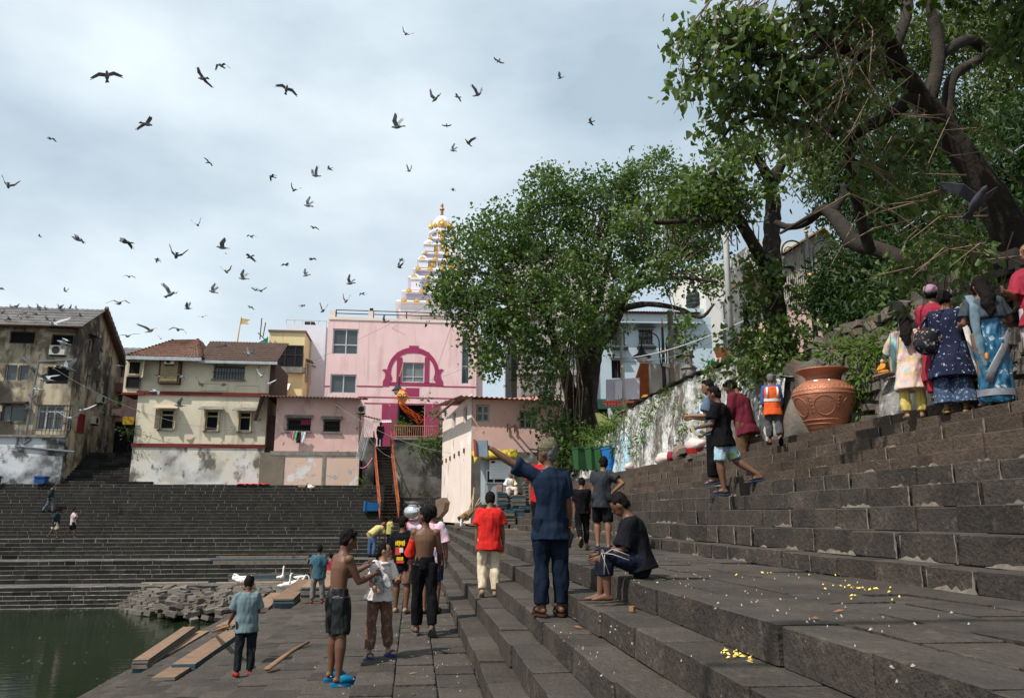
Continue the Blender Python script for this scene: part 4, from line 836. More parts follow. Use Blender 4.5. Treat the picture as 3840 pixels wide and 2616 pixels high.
# gabled corrugated building behind the copper pot
pg = Plane(15.0, 29.5, 0); HG = thing('gabled_corrugated_building', 'tall gabled building with grey corrugated cladding over faded pink wall', 'building', (15, 29.5, 4)); Ug = lambda x, y: pg.uz(*cr_(x, y))
CORR = mat('grey_corrugated', (.34, .31, .27), (.24, .22, .19), sc=2, rough=.9, layers=[((.16, .13, .1), 1.2, .55, .7, .6, (3, 3, .3))])
gl, gr = Ug(880, 800)[0], Ug(1330, 800)[0]; zmid = Ug(1000, 705)[1]; gap_ = Ug(1140, 140); zgl = Ug(900, 330)[1]
t = MB(); pbox(t, pg, gl, gr, 3, zmid-.003, -6, .0); t.build('pink_wall', PINKO, HG)
t = MB(); n_ = 60; vv = []
for k in range(n_+1):
    u = gl+(gr-gl)*k/n_; f = 1-abs((u-gap_[0])/max(gap_[0]-gl, 1e-3)); zt_ = zgl+(gap_[1]-zgl)*max(0, min(1, f)); o_ = .05*(k % 2); vv += [pg.p(u, zmid, .02+o_), pg.p(u, zt_, .02+o_), pg.p(u, zt_, -6)]
t.add(vv, [(3*k, 3*k+3, 3*k+4, 3*k+1) for k in range(n_)]+[(3*k+1, 3*k+4, 3*k+5, 3*k+2) for k in range(n_)]); t.build('corrugated_cladding', CORR, HG)
for a, b in ((gl-.3, gap_[0]), (gr+.3, gap_[0])):
    t = MB(); za = zgl-.1; t.prism([pg.p(a, za, .35), pg.p(b, gap_[1]+.06, .35), pg.p(b, gap_[1]+.14, .35), pg.p(a, za+.08, .35)], -pg.n*6.4); t.build('roof', mat('ochre_tile_edge', (.36, .2, .08), (.25, .13, .06), sc=4), HG)
window(HG, pg, (*pg.rect(*cr_(1160, 890, 1215, 960)),), WOODD, pm=BLACK, rev=-.06, hood=(ALU, .6))
q = at_y(2920, 960, 34); t = MB(); t.box(q.x-1.2, q.x+1.6, 34, 38, 5, at_y(2920, 905, 34).z); tag(t.build('grey_rear_building', WBLD), 'grey flat building peeping out behind the lamp post', 'building')
# ================================================================ walls on the right, bank, trees
import numpy as np
D2 = 1.6523                                                # overview pixels to photograph pixels
def gd(dx, dy, g): return at_g(dx*D2, dy*D2, g)
PAINTW = mat('peeling_painted_wall', (.62, .62, .6), (.4, .38, .35), sc=1.1, rough=.95, bump=1, bsc=9, bdist=.07, vor=4.5,
   layers=[((.12, .105, .09), 1.4, .46, .58, .9, (1, 1, .4)), ((.3, .55, .66), .5, .55, .6, .8, (1, 1, .6)), ((.68, .68, .66), 2.4, .54, .6, .75, (1, 1, .3)), ((.15, .12, .095), 3.2, .55, .62, .85), ((.045, .055, .025), .9, .56, .66, .75)])
ROCK = mat('mossy_rubble', (.17, .145, .12), (.1, .09, .08), sc=2, rough=.95, bump=.8, bsc=12, bdist=.04, rnd=.3, layers=[((.24, .13, .09), 1.3, .6, .68, .6), ((.05, .065, .03), 1.6, .56, .68, .7)])
ROCKW = mat('stained_white_rubble', (.34, .33, .31), (.14, .13, .12), sc=3, rough=.95, bump=.9, bsc=14, bdist=.04, layers=[((.5, .5, .49), 4, .55, .65, .7), ((.05, .05, .045), 1.5, .56, .68, .8)])
def rough_sheet(name, P, nu, nv, amp, m, nscale=1.2, parent=None):      # P(u, v) -> point; pushed about by noise
    t = MB(); vs = []
    for j in range(nv+1):
        for i in range(nu+1):
            p = P(i/nu, j/nv); vs.append(p+Vector((mnoise.noise(p*nscale), mnoise.noise(p*nscale+Vector((9, 2, 5))), mnoise.noise(p*nscale+Vector((3, 7, 1)))))*amp)
    t.add(vs, [(j*(nu+1)+i, j*(nu+1)+i+1, (j+1)*(nu+1)+i+1, (j+1)*(nu+1)+i) for j in range(nv) for i in range(nu)]); return t.build(name, m, parent, True)
WX = 7.05                                                   # foot of the wall behind the top step
def wtop(y):
    k = [(14.5, 4.3), (17, 5.1), (20, 5.25), (24, 5.25), (27.5, 5.15), (28, 4.75), (30, 4.65), (33, 4.5), (40, 4.3)]
    for (a, b), (c, d) in zip(k, k[1:]):
        if y <= c: return b+(d-b)*max(0, (y-a)/(c-a))
    return k[-1][1]
PW = thing('painted_wall', 'old rubble retaining wall with peeling white and sky blue paint', 'wall', (WX, 27, 3))
rough_sheet('face', lambda u, v: Vector((WX+.28*v, 14.5+25.5*u, 2.8+(wtop(14.5+25.5*u)-2.8)*v)), 170, 22, .06, PAINTW, 2.6, PW)
rough_sheet('coping', lambda u, v: Vector((WX+.2+.6*v, 14.5+25.5*u, wtop(14.5+25.5*u)+.06-.0*v)), 110, 3, .09, CONC, 2, PW)
t = MB(); t.box(WX+.75, 60, 13, 70, -1, 4.25); tag(t.build('upper_street', mat('street_dirt', (.2, .18, .15), (.14, .12, .1), rough=.95)), 'raised street level behind the painted wall', kind='structure')
# rubble wall and bank on the right
bl = []
for k in range(26): y_ = 14.5+k; bl.append(y_)
t = MB()
for y_ in bl: t.box(WX+.42, WX+.9, y_+.02, min(y_+1, 40), 2.6, min(wtop(y_), wtop(y_+1))-.05)
t.build('core', ROCK, PW)
rough_sheet('broken_end', lambda u, v: Vector((WX+.1+.75*u+.3*v, 14.7-2.6*u, 2.8+(1.7+.4*u)*v)), 26, 16, .2, ROCK, 2.2, PW)
RW = thing('rubble_wall', 'dark mossy rubble wall with ferns behind the women', 'wall', (7.6, 9, 3))
RXB = 7.75
rough_sheet('backing', lambda u, v: Vector((RXB+.5*v, 1+14.5*u, 2.7+2.45*v)), 60, 14, .2, ROCK, 1.3, RW)
bl = []; rr = random.Random(11); y = 2.0
for row in range(13):
    y = 2+rr.uniform(0, .4); z = 3.05+row*.17
    while y < 15.2:
        L = rr.uniform(.14, .5); h = rr.uniform(.1, .24)
        if rr.random() < .86: bl.append((Vector((RXB+.04*row+rr.uniform(-.06, .1), y+L/2, z+rr.uniform(-.04, .04))), (rr.uniform(.25, .45), L*.95, h), Matrix.Rotation(rr.gauss(0, .22), 3, 'X') @ Matrix.Rotation(rr.gauss(0, .3), 3, 'Z') @ Matrix.Rotation(rr.gauss(0, .2), 3, 'Y'), ROCK))
        y += L
lay(RW, 'stone', bl, ROCK)
rough_sheet('plastered_foot', lambda u, v: Vector((RXB-.2+.3*v**4+.35*abs(2*u-1)**6, 8.9+3.3*u, 2.85+1.1*v)), 30, 14, .09, ROCKW, 2.2, RW)
bank = rough_sheet('earth_bank', lambda u, v: Vector((RXB+.5+9*v, -2+19*u, 5.0+1.2*v+3.2*v*v-.6*u)), 40, 20, .35, mat('bank_earth', (.16, .1, .06), (.09, .07, .045), sc=1.2, rough=.95, bump=.7, bsc=5, layers=[((.05, .07, .025), 1.2, .5, .65, .7)]), .6)
tag(bank, 'brown earth bank rising behind the rubble wall', kind='structure')
# rubble where the top step is broken
t = thing('broken_edge', 'rough tumble of old bricks and roots left of the copper pot', 'rubble', (7, 17, 2.9)); bl = []
for k in range(60): bl.append((Vector((rr.uniform(6.75, 7.4), rr.uniform(14.9, 19), 2.86+rr.uniform(0, .35))), (rr.uniform(.2, .4), rr.uniform(.25, .6), rr.uniform(.08, .16)), Matrix.Rotation(rr.uniform(-.3, .3), 3, 'Z') @ Matrix.Rotation(rr.uniform(-.15, .15), 3, 'X')))
lay(t, 'brick', bl, ROCK)
# ---------------------------------------------------------------- leaves
def leafmat(name, c1_, c2_, c3_=None, rough=.35):
    m = mat(name, c1_, c2_, sc=9, rough=rough+.14, spec=.32, layers=[(c3_ or c2_, 1.1, .5, .68, .55)], detail=2)
    n, l = m.node_tree.nodes, m.node_tree.links; b = n['Principled BSDF']; tr = n.new('ShaderNodeBsdfTranslucent'); mx_ = n.new('ShaderNodeMixShader'); mx_.inputs[0].default_value = .33
    src = b.inputs['Base Color'].links[0].from_socket; k = n.new('ShaderNodeMix'); k.data_type = 'RGBA'; k.blend_type = 'MULTIPLY'; k.inputs[0].default_value = 1; k.inputs[7].default_value = (1.5, 1.6, .5, 1); l.new(src, k.inputs[6]); l.new(k.outputs[2], tr.inputs[0])
    l.new(b.outputs[0], mx_.inputs[1]); l.new(tr.outputs[0], mx_.inputs[2]); l.new(mx_.outputs[0], n['Material Output'].inputs[0]); return m
LF_A = leafmat('peepal_leaves', (.055, .1, .03), (.1, .16, .045), (.03, .06, .02), rough=.26)
LF_B = leafmat('young_peepal_leaves', (.062, .105, .03), (.11, .155, .045), (.034, .064, .022), rough=.3)
LF_D = leafmat('dark_evergreen_leaves', (.016, .04, .011), (.028, .06, .016), (.055, .09, .024))
LF_Y = leafmat('yellow_green_leaves', (.05, .08, .018), (.085, .115, .026), (.024, .042, .012))
FERN = leafmat('wall_ferns', (.06, .12, .02), (.1, .16, .03), (.035, .07, .015), rough=.6)
BARK = mat('dark_bark', (.05, .041, .034), (.024, .02, .018), sc=3, rough=.95, bump=1, bsc=9, bdist=.05, layers=[((.12, .1, .082), 2.2, .58, .72, .55)])
BARKP = mat('pale_bark', (.16, .125, .1), (.1, .08, .065), sc=4, rough=.9, bump=.6, bsc=12, layers=[((.05, .042, .036), 2, .55, .7, .6)])
TWIG = mat('twigs', (.12, .085, .06), (.2, .15, .1), sc=5, rough=.9)
LSHAPE = np.array([(0, 0, 0), (.40, .24, .10), (.27, .66, .07), (0, 1.12, -.10), (-.27, .66, .07), (-.40, .24, .10)])
NSHAPE = np.array([(0, 0, 0), (.16, .3, .05), (.15, .7, .03), (0, 1.15, -.08), (-.15, .7, .03), (-.16, .3, .05)])
def leaf_mesh(name, cen, size, m, parent, seed=1, hang=.5, shape=LSHAPE):
    rg = np.random.default_rng(seed); cen = np.asarray(cen, float); N = len(cen)
    d = rg.normal(size=(N, 3)); d[:, 2] -= hang*1.6; d /= np.linalg.norm(d, axis=1)[:, None]           # leaf axis, drooping
    s = np.cross(d, rg.normal(size=(N, 3))); s /= np.linalg.norm(s, axis=1)[:, None]; u = np.cross(s, d)
    sz = size*rg.uniform(.45, 1.35, N)
    V = cen[:, None, :]+sz[:, None, None]*(shape[None, :, 0, None]*s[:, None, :]+shape[None, :, 1, None]*d[:, None, :]+shape[None, :, 2, None]*u[:, None, :])
    F = (np.arange(N)[:, None]*6+np.array([0, 1, 2, 3, 0, 3, 4, 5])[None, :]).reshape(-1)
    off = np.array(woff(parent)); me = bpy.data.meshes.new(name); me.vertices.add(N*6); me.vertices.foreach_set('co', (V-off).astype(np.float32).ravel())
    me.loops.add(N*8); me.loops.foreach_set('vertex_index', F.astype(np.int32)); me.polygons.add(N*2); me.polygons.foreach_set('loop_start', np.arange(0, N*8, 4, dtype=np.int32)); me.polygons.foreach_set('loop_total', np.full(N*2, 4, np.int32))
    me.materials.append(m); me.update(calc_edges=True); o = bpy.data.objects.new(name, me); C.objects.link(o); o.parent = parent; o['kind'] = 'stuff'; return o
def crown(blobs, seed, per=30, rad=.42, shell=.55):
    """blobs: (dx, dy, rx, ry, g, number of twigs) in overview pixels at distance g -> leaf centres, twig ends"""
    rg = np.random.default_rng(seed); out = []; tw = []
    for dx, dy, rx, ry, g, n in blobs:
        c = np.array(gd(dx, dy, g)); k = D2*g/2966; a, b = rx*k, ry*k
        d = rg.normal(size=(n, 3)); d /= np.linalg.norm(d, axis=1)[:, None]; r = rg.uniform(0, 1, n)**(1/3*(1-shell)+.12)
        T = c+d*r[:, None]*(np.array(RT)*a)[None, :]*0
        T = c+np.outer(d[:, 0]*r*a, np.array(RT))+np.outer(d[:, 1]*r*a*.85, np.array(HD))+np.outer(d[:, 2]*r*b, np.array(UP)); tw.append(T)
        L = np.repeat(T, per, axis=0)+rg.normal(size=(n*per, 3))*rad*np.array([1, 1, .8]); out.append(L)
    return np.vstack(out), np.vstack(tw)
def limb(mb, pts, seg=9, wob=.0):                             # pts: (dx, dy, g, width in overview px)
    P = [gd(x, y, g) for x, y, g, w in pts]; rd = [w*D2*g/2966/2 for x, y, g, w in pts]; Q, q = [], []
    for i in range(len(P)-1):
        n_ = 5
        for k in range(n_):
            f = k/n_; p0, p1, p2, p3 = P[max(i-1, 0)], P[i], P[i+1], P[min(i+2, len(P)-1)]
            Q.append(.5*((2*p1)+(p2-p0)*f+(2*p0-5*p1+4*p2-p3)*f*f+(3*p1-p0-3*p2+p3)*f**3)); r_ = rd[i]*(1-f)+rd[i+1]*f
            q.append(r_*(1+.16*mnoise.noise(Q[-1]*2.3/max(r_*4, .1))))
    Q.append(P[-1]); q.append(rd[-1]); mb.tube(Q, q, seg)
# big peepal in the middle
TA = thing('peepal_tree', 'big round crowned peepal tree rising beside the painted wall', 'tree', gd(1320, 1030, 36))
t = MB()
for br in ([(1345, 1075, 36, 90), (1330, 1000, 36, 62), (1328, 920, 36, 56), (1338, 850, 36, 50), (1350, 790, 36, 44), (1385, 745, 35.5, 34), (1410, 690, 35, 26), (1440, 640, 34.5, 18), (1480, 580, 34, 12)],
           [(1290, 1060, 36.5, 50), (1290, 980, 36.3, 36), (1295, 900, 36, 32), (1275, 820, 35.5, 26), (1255, 760, 35, 20), (1235, 700, 34.5, 14), (1190, 640, 34, 9)],
           [(1325, 900, 36, 44), (1325, 820, 36.5, 34), (1320, 740, 37, 26), (1335, 660, 37, 18), (1330, 560, 37, 11)], [(1345, 800, 36, 34), (1345, 720, 36.5, 24), (1370, 640, 36.5, 16), (1390, 540, 36.5, 9)],
           [(1410, 700, 35, 18), (1470, 690, 34.5, 14), (1540, 700, 34, 11), (1590, 720, 33.5, 9), (1620, 690, 33.5, 6)], [(1400, 680, 35, 16), (1470, 640, 34.5, 13), (1540, 630, 34, 10), (1630, 640, 33, 6)],
           [(1255, 760, 35, 14), (1200, 740, 34, 10), (1130, 700, 33.5, 7)], [(1275, 820, 35.5, 14), (1220, 800, 34.5, 10), (1160, 790, 34, 6)], [(1235, 700, 34.5, 11), (1150, 640, 33.5, 8), (1070, 610, 33, 5)],
           [(1350, 1070, 36, 30), (1352, 960, 35.3, 16), (1345, 860, 35.4, 12)], [(1310, 1060, 35.6, 26), (1312, 950, 35.4, 12), (1318, 840, 35.5, 9)]): limb(t, br)
t.build('trunk', BARK, TA, True)
BA = [(1040, 650, 65, 55, 33.5, 34), (1085, 575, 90, 72, 34, 65), (1160, 525, 95, 75, 34.5, 75), (1250, 465, 95, 72, 35, 80), (1350, 440, 85, 55, 35.5, 60), (1470, 425, 100, 62, 36, 80), (1565, 430, 70, 65, 36, 50), (1120, 690, 100, 75, 33.5, 75), (1230, 610, 120, 95, 34.5, 110),
      (1360, 560, 130, 100, 35.5, 120), (1490, 540, 120, 95, 35.5, 110), (1600, 520, 70, 90, 35, 60), (1150, 770, 90, 60, 33.5, 50), (1260, 720, 110, 70, 34, 70), (1390, 650, 90, 45, 34, 30), (1510, 625, 100, 40, 34, 26), (1600, 630, 55, 45, 34, 14), (1110, 825, 50, 40, 33, 16), (1225, 840, 55, 65, 34, 28), (1000, 685, 35, 35, 33, 9),
      (1230, 920, 40, 55, 34.5, 13), (1275, 985, 45, 40, 34.8, 20), (1385, 740, 45, 35, 34, 8), (1340, 790, 50, 40, 34, 8), (1060, 735, 40, 35, 33, 7), (1560, 760, 40, 50, 33, 9), (1250, 400, 35, 22, 35, 10), (1490, 365, 40, 22, 36, 10), (1285, 1040, 45, 35, 34.5, 22)]
L, T = crown([(x, y, a, b, g, max(3, int(n*.8))) for x, y, a, b, g, n in BA], 5, 40, .29); leaf_mesh('crown', L, .17, LF_A, TA, 3)
t = MB(); rg = random.Random(4); cn = [gd(1300, 720, 35), gd(1400, 640, 35), gd(1500, 620, 34.5), gd(1180, 690, 34), gd(1250, 600, 35), gd(1340, 560, 36)]
for p in T[::3]:
    p = Vector(p); a = min(cn, key=lambda q: (q-p).length); m_ = a.lerp(p, .55)+Vector((rg.uniform(-.4, .4), rg.uniform(-.4, .4), rg.uniform(-.2, .5))); t.tube([a.lerp(p, .15), m_, p], [.035, .022, .008], 4, cap=False)
for k in range(90):                                           # hanging bare twigs
    p = Vector(T[rg.randrange(len(T))]); t.tube([p, p+Vector((rg.uniform(-.3, .3), rg.uniform(-.3, .3), -.5)), p+Vector((rg.uniform(-.5, .5), 0, -1.1))], [.012, .009, .004], 3, cap=False)
o = t.build('twigs', TWIG, TA); o['kind'] = 'stuff'
# middle tree behind the boys (trunk beside the copper pot)
TB = thing('leaning_peepal_tree', 'forked peepal tree with lopped limbs beside the copper pot', 'tree', gd(1790, 940, 17.2))
t = MB()
for br in ([(1815, 960, 17, 90), (1795, 900, 17, 74), (1785, 830, 17, 66), (1765, 750, 17, 58), (1755, 680, 17, 52), (1752, 600, 17, 46), (1752, 520, 17.2, 40), (1755, 460, 17.4, 36), (1750, 415, 17.5, 34), (1775, 370, 17.5, 24), (1790, 310, 17.5, 18), (1820, 270, 17.5, 11), (1860, 240, 17.5, 6)],
           [(1750, 415, 17.5, 28), (1725, 370, 17, 22), (1700, 340, 16.5, 17), (1675, 345, 16.3, 10)], [(1765, 640, 17, 44), (1730, 590, 16.5, 34), (1690, 520, 16, 28), (1660, 470, 15.8, 24), (1640, 450, 15.6, 22), (1625, 410, 15.4, 20), (1612, 375, 15.3, 19)],
           [(1690, 505, 16, 18), (1640, 498, 15.6, 16), (1560, 500, 15, 14), (1490, 505, 14.6, 9), (1475, 480, 14.5, 7), (1470, 462, 14.5, 7)], [(1730, 800, 17, 22), (1700, 760, 16.6, 14), (1690, 700, 16.4, 10)]): limb(t, br)
t.build('trunk', BARK, TB, True)
BB = [(1640, 410, 55, 55, 15.6, 34), (1610, 470, 70, 45, 15.5, 36), (1570, 440, 55, 45, 15.6, 22), (1520, 480, 50, 35, 15.2, 16), (1680, 470, 50, 55, 16, 20), (1660, 350, 60, 40, 16.2, 22), (1700, 330, 50, 40, 16.8, 14), (1720, 610, 50, 50, 16.4, 16), (1695, 690, 40, 40, 16.3, 12), (1790, 660, 40, 50, 16.3, 7),
      (1700, 780, 55, 40, 16.2, 22), (1770, 760, 50, 50, 16.2, 14), (1745, 825, 50, 30, 16, 16), (1800, 830, 40, 40, 16, 8), (1820, 760, 40, 40, 16.2, 7), (1690, 840, 40, 30, 15.8, 7), (1790, 300, 60, 60, 17.5, 22), (1830, 380, 60, 70, 17.5, 20), (1740, 420, 40, 50, 17, 8), (1450, 470, 25, 25, 14.6, 5)]
L, T = crown(BB, 8, 22, .17, .3); leaf_mesh('crown', L, .115, LF_B, TB, 6, .4)
t = MB()
for p in T[::2]: p = Vector(p); t.tube([p+Vector((rg.uniform(-.1, .4), rg.uniform(-.1, .5), -.5)), p+Vector((.1, 0, -.2)), p], [.016, .01, .005], 4, cap=False)
o = t.build('twigs', TWIG, TB); o['kind'] = 'stuff'
# overhanging tree on the right
TC = thing('overhanging_peepal_tree', 'huge dark peepal trunk leaning out over the steps from the bank', 'tree', gd(2420, 760, 10.5))
t = MB()
for br in ([(2440, 800, 10.6, 117), (2350, 640, 10.5, 102), (2290, 520, 10.4, 86), (2220, 400, 10.3, 73), (2150, 300, 10.2, 59), (2090, 220, 10, 48), (2045, 150, 9.8, 38), (2010, 80, 9.6, 40), (1970, 0, 9.4, 35), (1930, -90, 9.2, 32)],
           [(2070, 190, 10, 43), (2010, 150, 9.8, 35), (1940, 120, 9.5, 30), (1880, 105, 9.2, 25), (1830, 130, 9, 20), (1760, 125, 8.8, 14), (1700, 118, 8.6, 8)], [(1900, 115, 9.3, 24), (1850, 70, 9.1, 19), (1820, 20, 9, 17), (1800, -60, 9, 16)],
           [(2080, 215, 10, 41), (2020, 260, 10, 33), (1965, 290, 10, 27), (1930, 310, 10.2, 24), (1900, 300, 10, 19), (1830, 285, 9.7, 17), (1750, 265, 9.4, 16), (1710, 262, 9.2, 13), (1660, 290, 9, 9), (1645, 308, 8.9, 7)],
           [(1935, 305, 10.2, 25), (1925, 350, 10.8, 20), (1940, 430, 11.5, 25), (1955, 500, 12, 27), (1975, 570, 12.4, 28)], [(2210, 700, 11, 50), (2140, 650, 11.6, 45), (2060, 595, 12.2, 42), (1990, 565, 12.6, 38), (1940, 550, 13, 41), (1905, 505, 13.4, 35), (1870, 475, 13.8, 25), (1830, 505, 14.2, 20), (1790, 515, 14.4, 17), (1760, 505, 14.6, 14)],
           [(1890, 480, 13.6, 27), (1910, 450, 13.6, 16), (1915, 420, 13.6, 14)], [(1880, 470, 13.7, 20), (1840, 490, 14, 12), (1770, 530, 14.2, 6)],
           [(2110, 230, 10.1, 35), (2130, 110, 10.6, 32), (2100, -40, 10.8, 28)], [(2150, 290, 10.2, 32), (2160, 180, 10.6, 27), (2230, 130, 11, 22), (2330, 60, 11.4, 16)], [(2130, 130, 10.5, 24), (2200, 90, 11.6, 28), (2260, 120, 12, 24), (2340, 60, 12.4, 17)], [(2025, 120, 9.7, 32), (2060, 20, 10.8, 28), (2040, -60, 11, 24)]): limb(t, br, 11)
t.build('trunk', BARK, TC, True)
BC = [(1560, 90, 45, 45, 8.4, 6), (1640, 60, 70, 50, 8.6, 16), (1600, 160, 60, 50, 8.5, 8), (1700, 90, 70, 60, 8.8, 16), (1690, 190, 80, 60, 8.8, 16), (1770, 170, 70, 70, 9, 18), (1790, 60, 70, 60, 9, 12), (1850, 200, 70, 70, 9.2, 18), (1760, 260, 70, 50, 9.2, 14), (1640, 260, 60, 50, 9, 8), (1870, 40, 60, 50, 9.2, 10), (1940, 60, 60, 60, 9.2, 12),
      (2050, 330, 70, 70, 9.6, 10), (1990, 390, 60, 60, 10, 9), (2100, 470, 70, 70, 9.8, 9), (2200, 560, 70, 60, 9.6, 8), (1900, 250, 60, 50, 9.5, 12), (1830, 330, 60, 50, 10.2, 12), (1550, 200, 30, 40, 8.4, 3), (2060, 600, 60, 40, 11, 8), (1960, 180, 60, 50, 9.4, 8), (2000, 20, 60, 40, 9, 8), (2200, 660, 80, 60, 10.2, 10),
      (1850, -100, 140, 70, 8.6, 30), (2050, -120, 150, 90, 8.4, 60), (2250, -100, 160, 100, 8.6, 90), (2400, 60, 130, 130, 8.6, 90), (2200, -300, 220, 130, 7.8, 90), (2450, -200, 220, 180, 8, 120), (2480, 300, 110, 150, 9, 70)]  # leaf masses mostly out of view, added to keep the trunk in shade
L, T = crown(BC, 12, 21, .15, .3); leaf_mesh('crown', L, .105, LF_B, TC, 9, .7)
L2, T2_ = crown([(2300, -480, 240, 150, 9.5, 60), (2500, -450, 240, 170, 9.5, 80), (2450, -250, 180, 130, 9, 60), (2600, -100, 180, 220, 9, 70)], 13, 40, .34, .5); leaf_mesh('unseen_crown', L2, .13, LF_B, TC, 10, .6)  # unseen leaves above the view, added to shade the leaning trunk
t = MB()
for p in T:
    p = Vector(p); q = p+Vector((rg.uniform(.0, .7), rg.uniform(-.1, .5), rg.uniform(.2, .9))); t.tube([q, q.lerp(p, .5)+UP*.08, p, p+Vector((rg.uniform(-.25, .1), 0, -.3))], [.012, .009, .006, .003], 4, cap=False)
for k in range(46):                                           # long whips and hanging roots
    a = gd(rg.uniform(1720, 2020), rg.uniform(-20, 150), rg.uniform(8.8, 9.6)); t.tube([a, a+Vector((rg.uniform(-.5, .2), rg.uniform(-.3, .3), -.4)), a+Vector((rg.uniform(-.9, .2), rg.uniform(-.3, .3), -1.1)), a+Vector((rg.uniform(-1.1, .2), rg.uniform(-.3, .3), -1.6))], [.009, .008, .006, .003], 4, cap=False)
for k in range(30):
    a = gd(rg.uniform(2020, 2330), rg.uniform(250, 640), rg.uniform(9, 9.8)); t.tube([a, a+Vector((-.7, -.2, rg.uniform(-.3, .35))), a+Vector((-1.3, -.4, rg.uniform(-.7, .2)))], [.012, .009, .004], 4, cap=False)
o = t.build('twigs', TWIG, TC); o['kind'] = 'stuff'
# dense evergreens on the bank behind
EG = [('dense dark evergreen tree on the bank behind the leaning trunk', [(1960, 620, 90, 90, 17.5, 120), (1900, 660, 60, 60, 17, 60), (2030, 600, 70, 80, 17.5, 80), (1990, 700, 70, 50, 16.5, 60), (1930, 720, 50, 30, 16, 26)], LF_D, (1980, 760, 17.5)),
      ('tall shaggy evergreen tree filling the gap above the rubble wall', [(1980, 380, 130, 110, 20, 130), (2080, 300, 150, 130, 20, 140), (2200, 360, 150, 150, 20, 150), (2120, 480, 150, 110, 19, 130), (2000, 500, 90, 80, 19, 70), (1900, 430, 60, 80, 20, 40), (1880, 340, 60, 60, 20, 26)], LF_D, (2150, 720, 20)),
      ('yellow green feathery tree high behind the overhanging limbs', [(1930, 200, 110, 90, 21, 80), (2050, 120, 130, 90, 21, 90), (2180, 90, 140, 90, 20, 100), (2290, 180, 100, 110, 19, 80), (2250, 30, 120, 60, 20, 60), (1960, 60, 100, 60, 22, 50), (2300, 320, 80, 90, 18, 60)], LF_Y, (2260, 700, 20)),
      ('dark tree hanging over the top of the rubble wall', [(2280, 450, 90, 110, 15, 90), (2240, 580, 110, 70, 14, 80), (2330, 620, 60, 90, 12.5, 50), (2150, 600, 70, 40, 14.5, 34), (2330, 300, 70, 90, 15, 60)], LF_D, (2320, 760, 15))]
for lab, bl_, lm, base in EG:
    o = thing('evergreen_tree', lab, 'tree', gd(*base), 'trees on the bank'); t = MB(); x, y, g = base; b = bl_[0]; limb(t, [(x, y+60, g, 40), (x, y-60, g, 32), ((x+b[0])/2, (y+b[1])/2, g, 22), (b[0], b[1], b[4], 10)])
    for b2 in bl_[1:]: limb(t, [(x, y-60, g, 22), ((x+b2[0])/2, (y+b2[1])/2, (g+b2[4])/2, 14), (b2[0], b2[1], b2[4], 5)], 6)
    t.build('trunk', BARK, o, True); L, T = crown(bl_, len(lab), 38, .3, .5); leaf_mesh('crown', L, .16, lm, o, 4, .6, NSHAPE)
# plants growing on walls
def tuft(name, label, cat, spots, m, size, seed, group=None, shape=NSHAPE):   # spots: (centre, radius, n)
    o = thing(name, label, cat, spots[0][0], group); rg_ = np.random.default_rng(seed); L = np.vstack([np.array(c)+rg_.normal(size=(n, 3))*np.array(r)*.5 for c, r, n in spots]); f = leaf_mesh('leaves', L, size, m, o, seed, .2, shape)
    t = MB()
    for c, r, n in spots:
        for k in range(3): t.tube([Vector(c)+Vector((.1, 0, -r[2]*.4)), Vector(c)+Vector((rg.uniform(-r[0], r[0])*.5, rg.uniform(-r[1], r[1])*.5, r[2]*.3))], [.015, .005], 4)
    o_ = t.build('stems', TWIG, o); o_['kind'] = 'stuff'; return o
wx = lambda dx, dy: at_x(dx*D2, dy*D2, WX+.05)
tuft('wall_fern', 'thick fern curtain covering the far end of the painted wall', 'plant', [(wx(x, y), (.25, .8, .35), n) for x, y, n in ((1385, 960, 260), (1360, 990, 260), (1340, 1020, 200), (1395, 1010, 160), (1410, 940, 140), (1375, 1040, 120), (1330, 985, 150))], FERN, .13, 1)
tuft('wall_fern', 'ferns trailing down beside the blue painted patch', 'plant', [(wx(x, y), (.16, .45, .28), n) for x, y, n in ((1470, 950, 130), (1455, 985, 130), (1445, 1020, 90), (1480, 920, 70), (1420, 985, 50))], FERN, .11, 2)
tuft('wall_fern', 'small fern tuft sprouting near the coping of the painted wall', 'plant', [(wx(x, y), (.12, .3, .18), n) for x, y, n in ((1500, 905, 60), (1515, 890, 50), (1540, 925, 40))], FERN, .1, 3)
tuft('wall_fern', 'leafy creeper beside the paper notice on the painted wall', 'plant', [(wx(x, y), (.12, .25, .25), n) for x, y, n in ((1605, 855, 90), (1600, 900, 60), (1610, 830, 60), (1595, 930, 30))], FERN, .1, 4)
tuft('wall_fern', 'grassy tuft hanging on the sky blue paint', 'plant', [(wx(x, y), (.1, .2, .25), n) for x, y, n in ((1550, 965, 60), (1545, 1000, 30), (1600, 965, 30))], FERN, .1, 5)
rx_ = lambda dx, dy: at_x(dx*D2, dy*D2, RXB+.1)
tuft('bank_fern', 'ferns and ivy spilling over the rubble wall behind the copper pot', 'plant', [(rx_(x, y)+Vector((-.1, 0, 0)), (.25, .45, .3), n) for x, y, n in ((1900, 790, 160), (1960, 800, 200), (2010, 780, 160), (2060, 770, 110), (1880, 830, 90), (1990, 830, 90))], FERN, .12, 6)
tuft('bank_fern', 'ferns hanging down the plastered foot beside the copper pot', 'plant', [(rx_(x, y)+Vector((-.2, 0, 0)), (.15, .22, .3), n) for x, y, n in ((1965, 880, 110), (1975, 920, 100), (1960, 940, 60), (1975, 850, 80))], FERN, .1, 7)
tuft('bank_shrub', 'bright leafy shrub on top of the rubble wall above the women', 'plant', [(gd(x, y, 12.5), (.4, .5, .3), n) for x, y, n in ((2150, 620, 150), (2110, 650, 90), (2180, 640, 90), (2060, 690, 60))], LF_B, .12, 8, shape=LSHAPE)
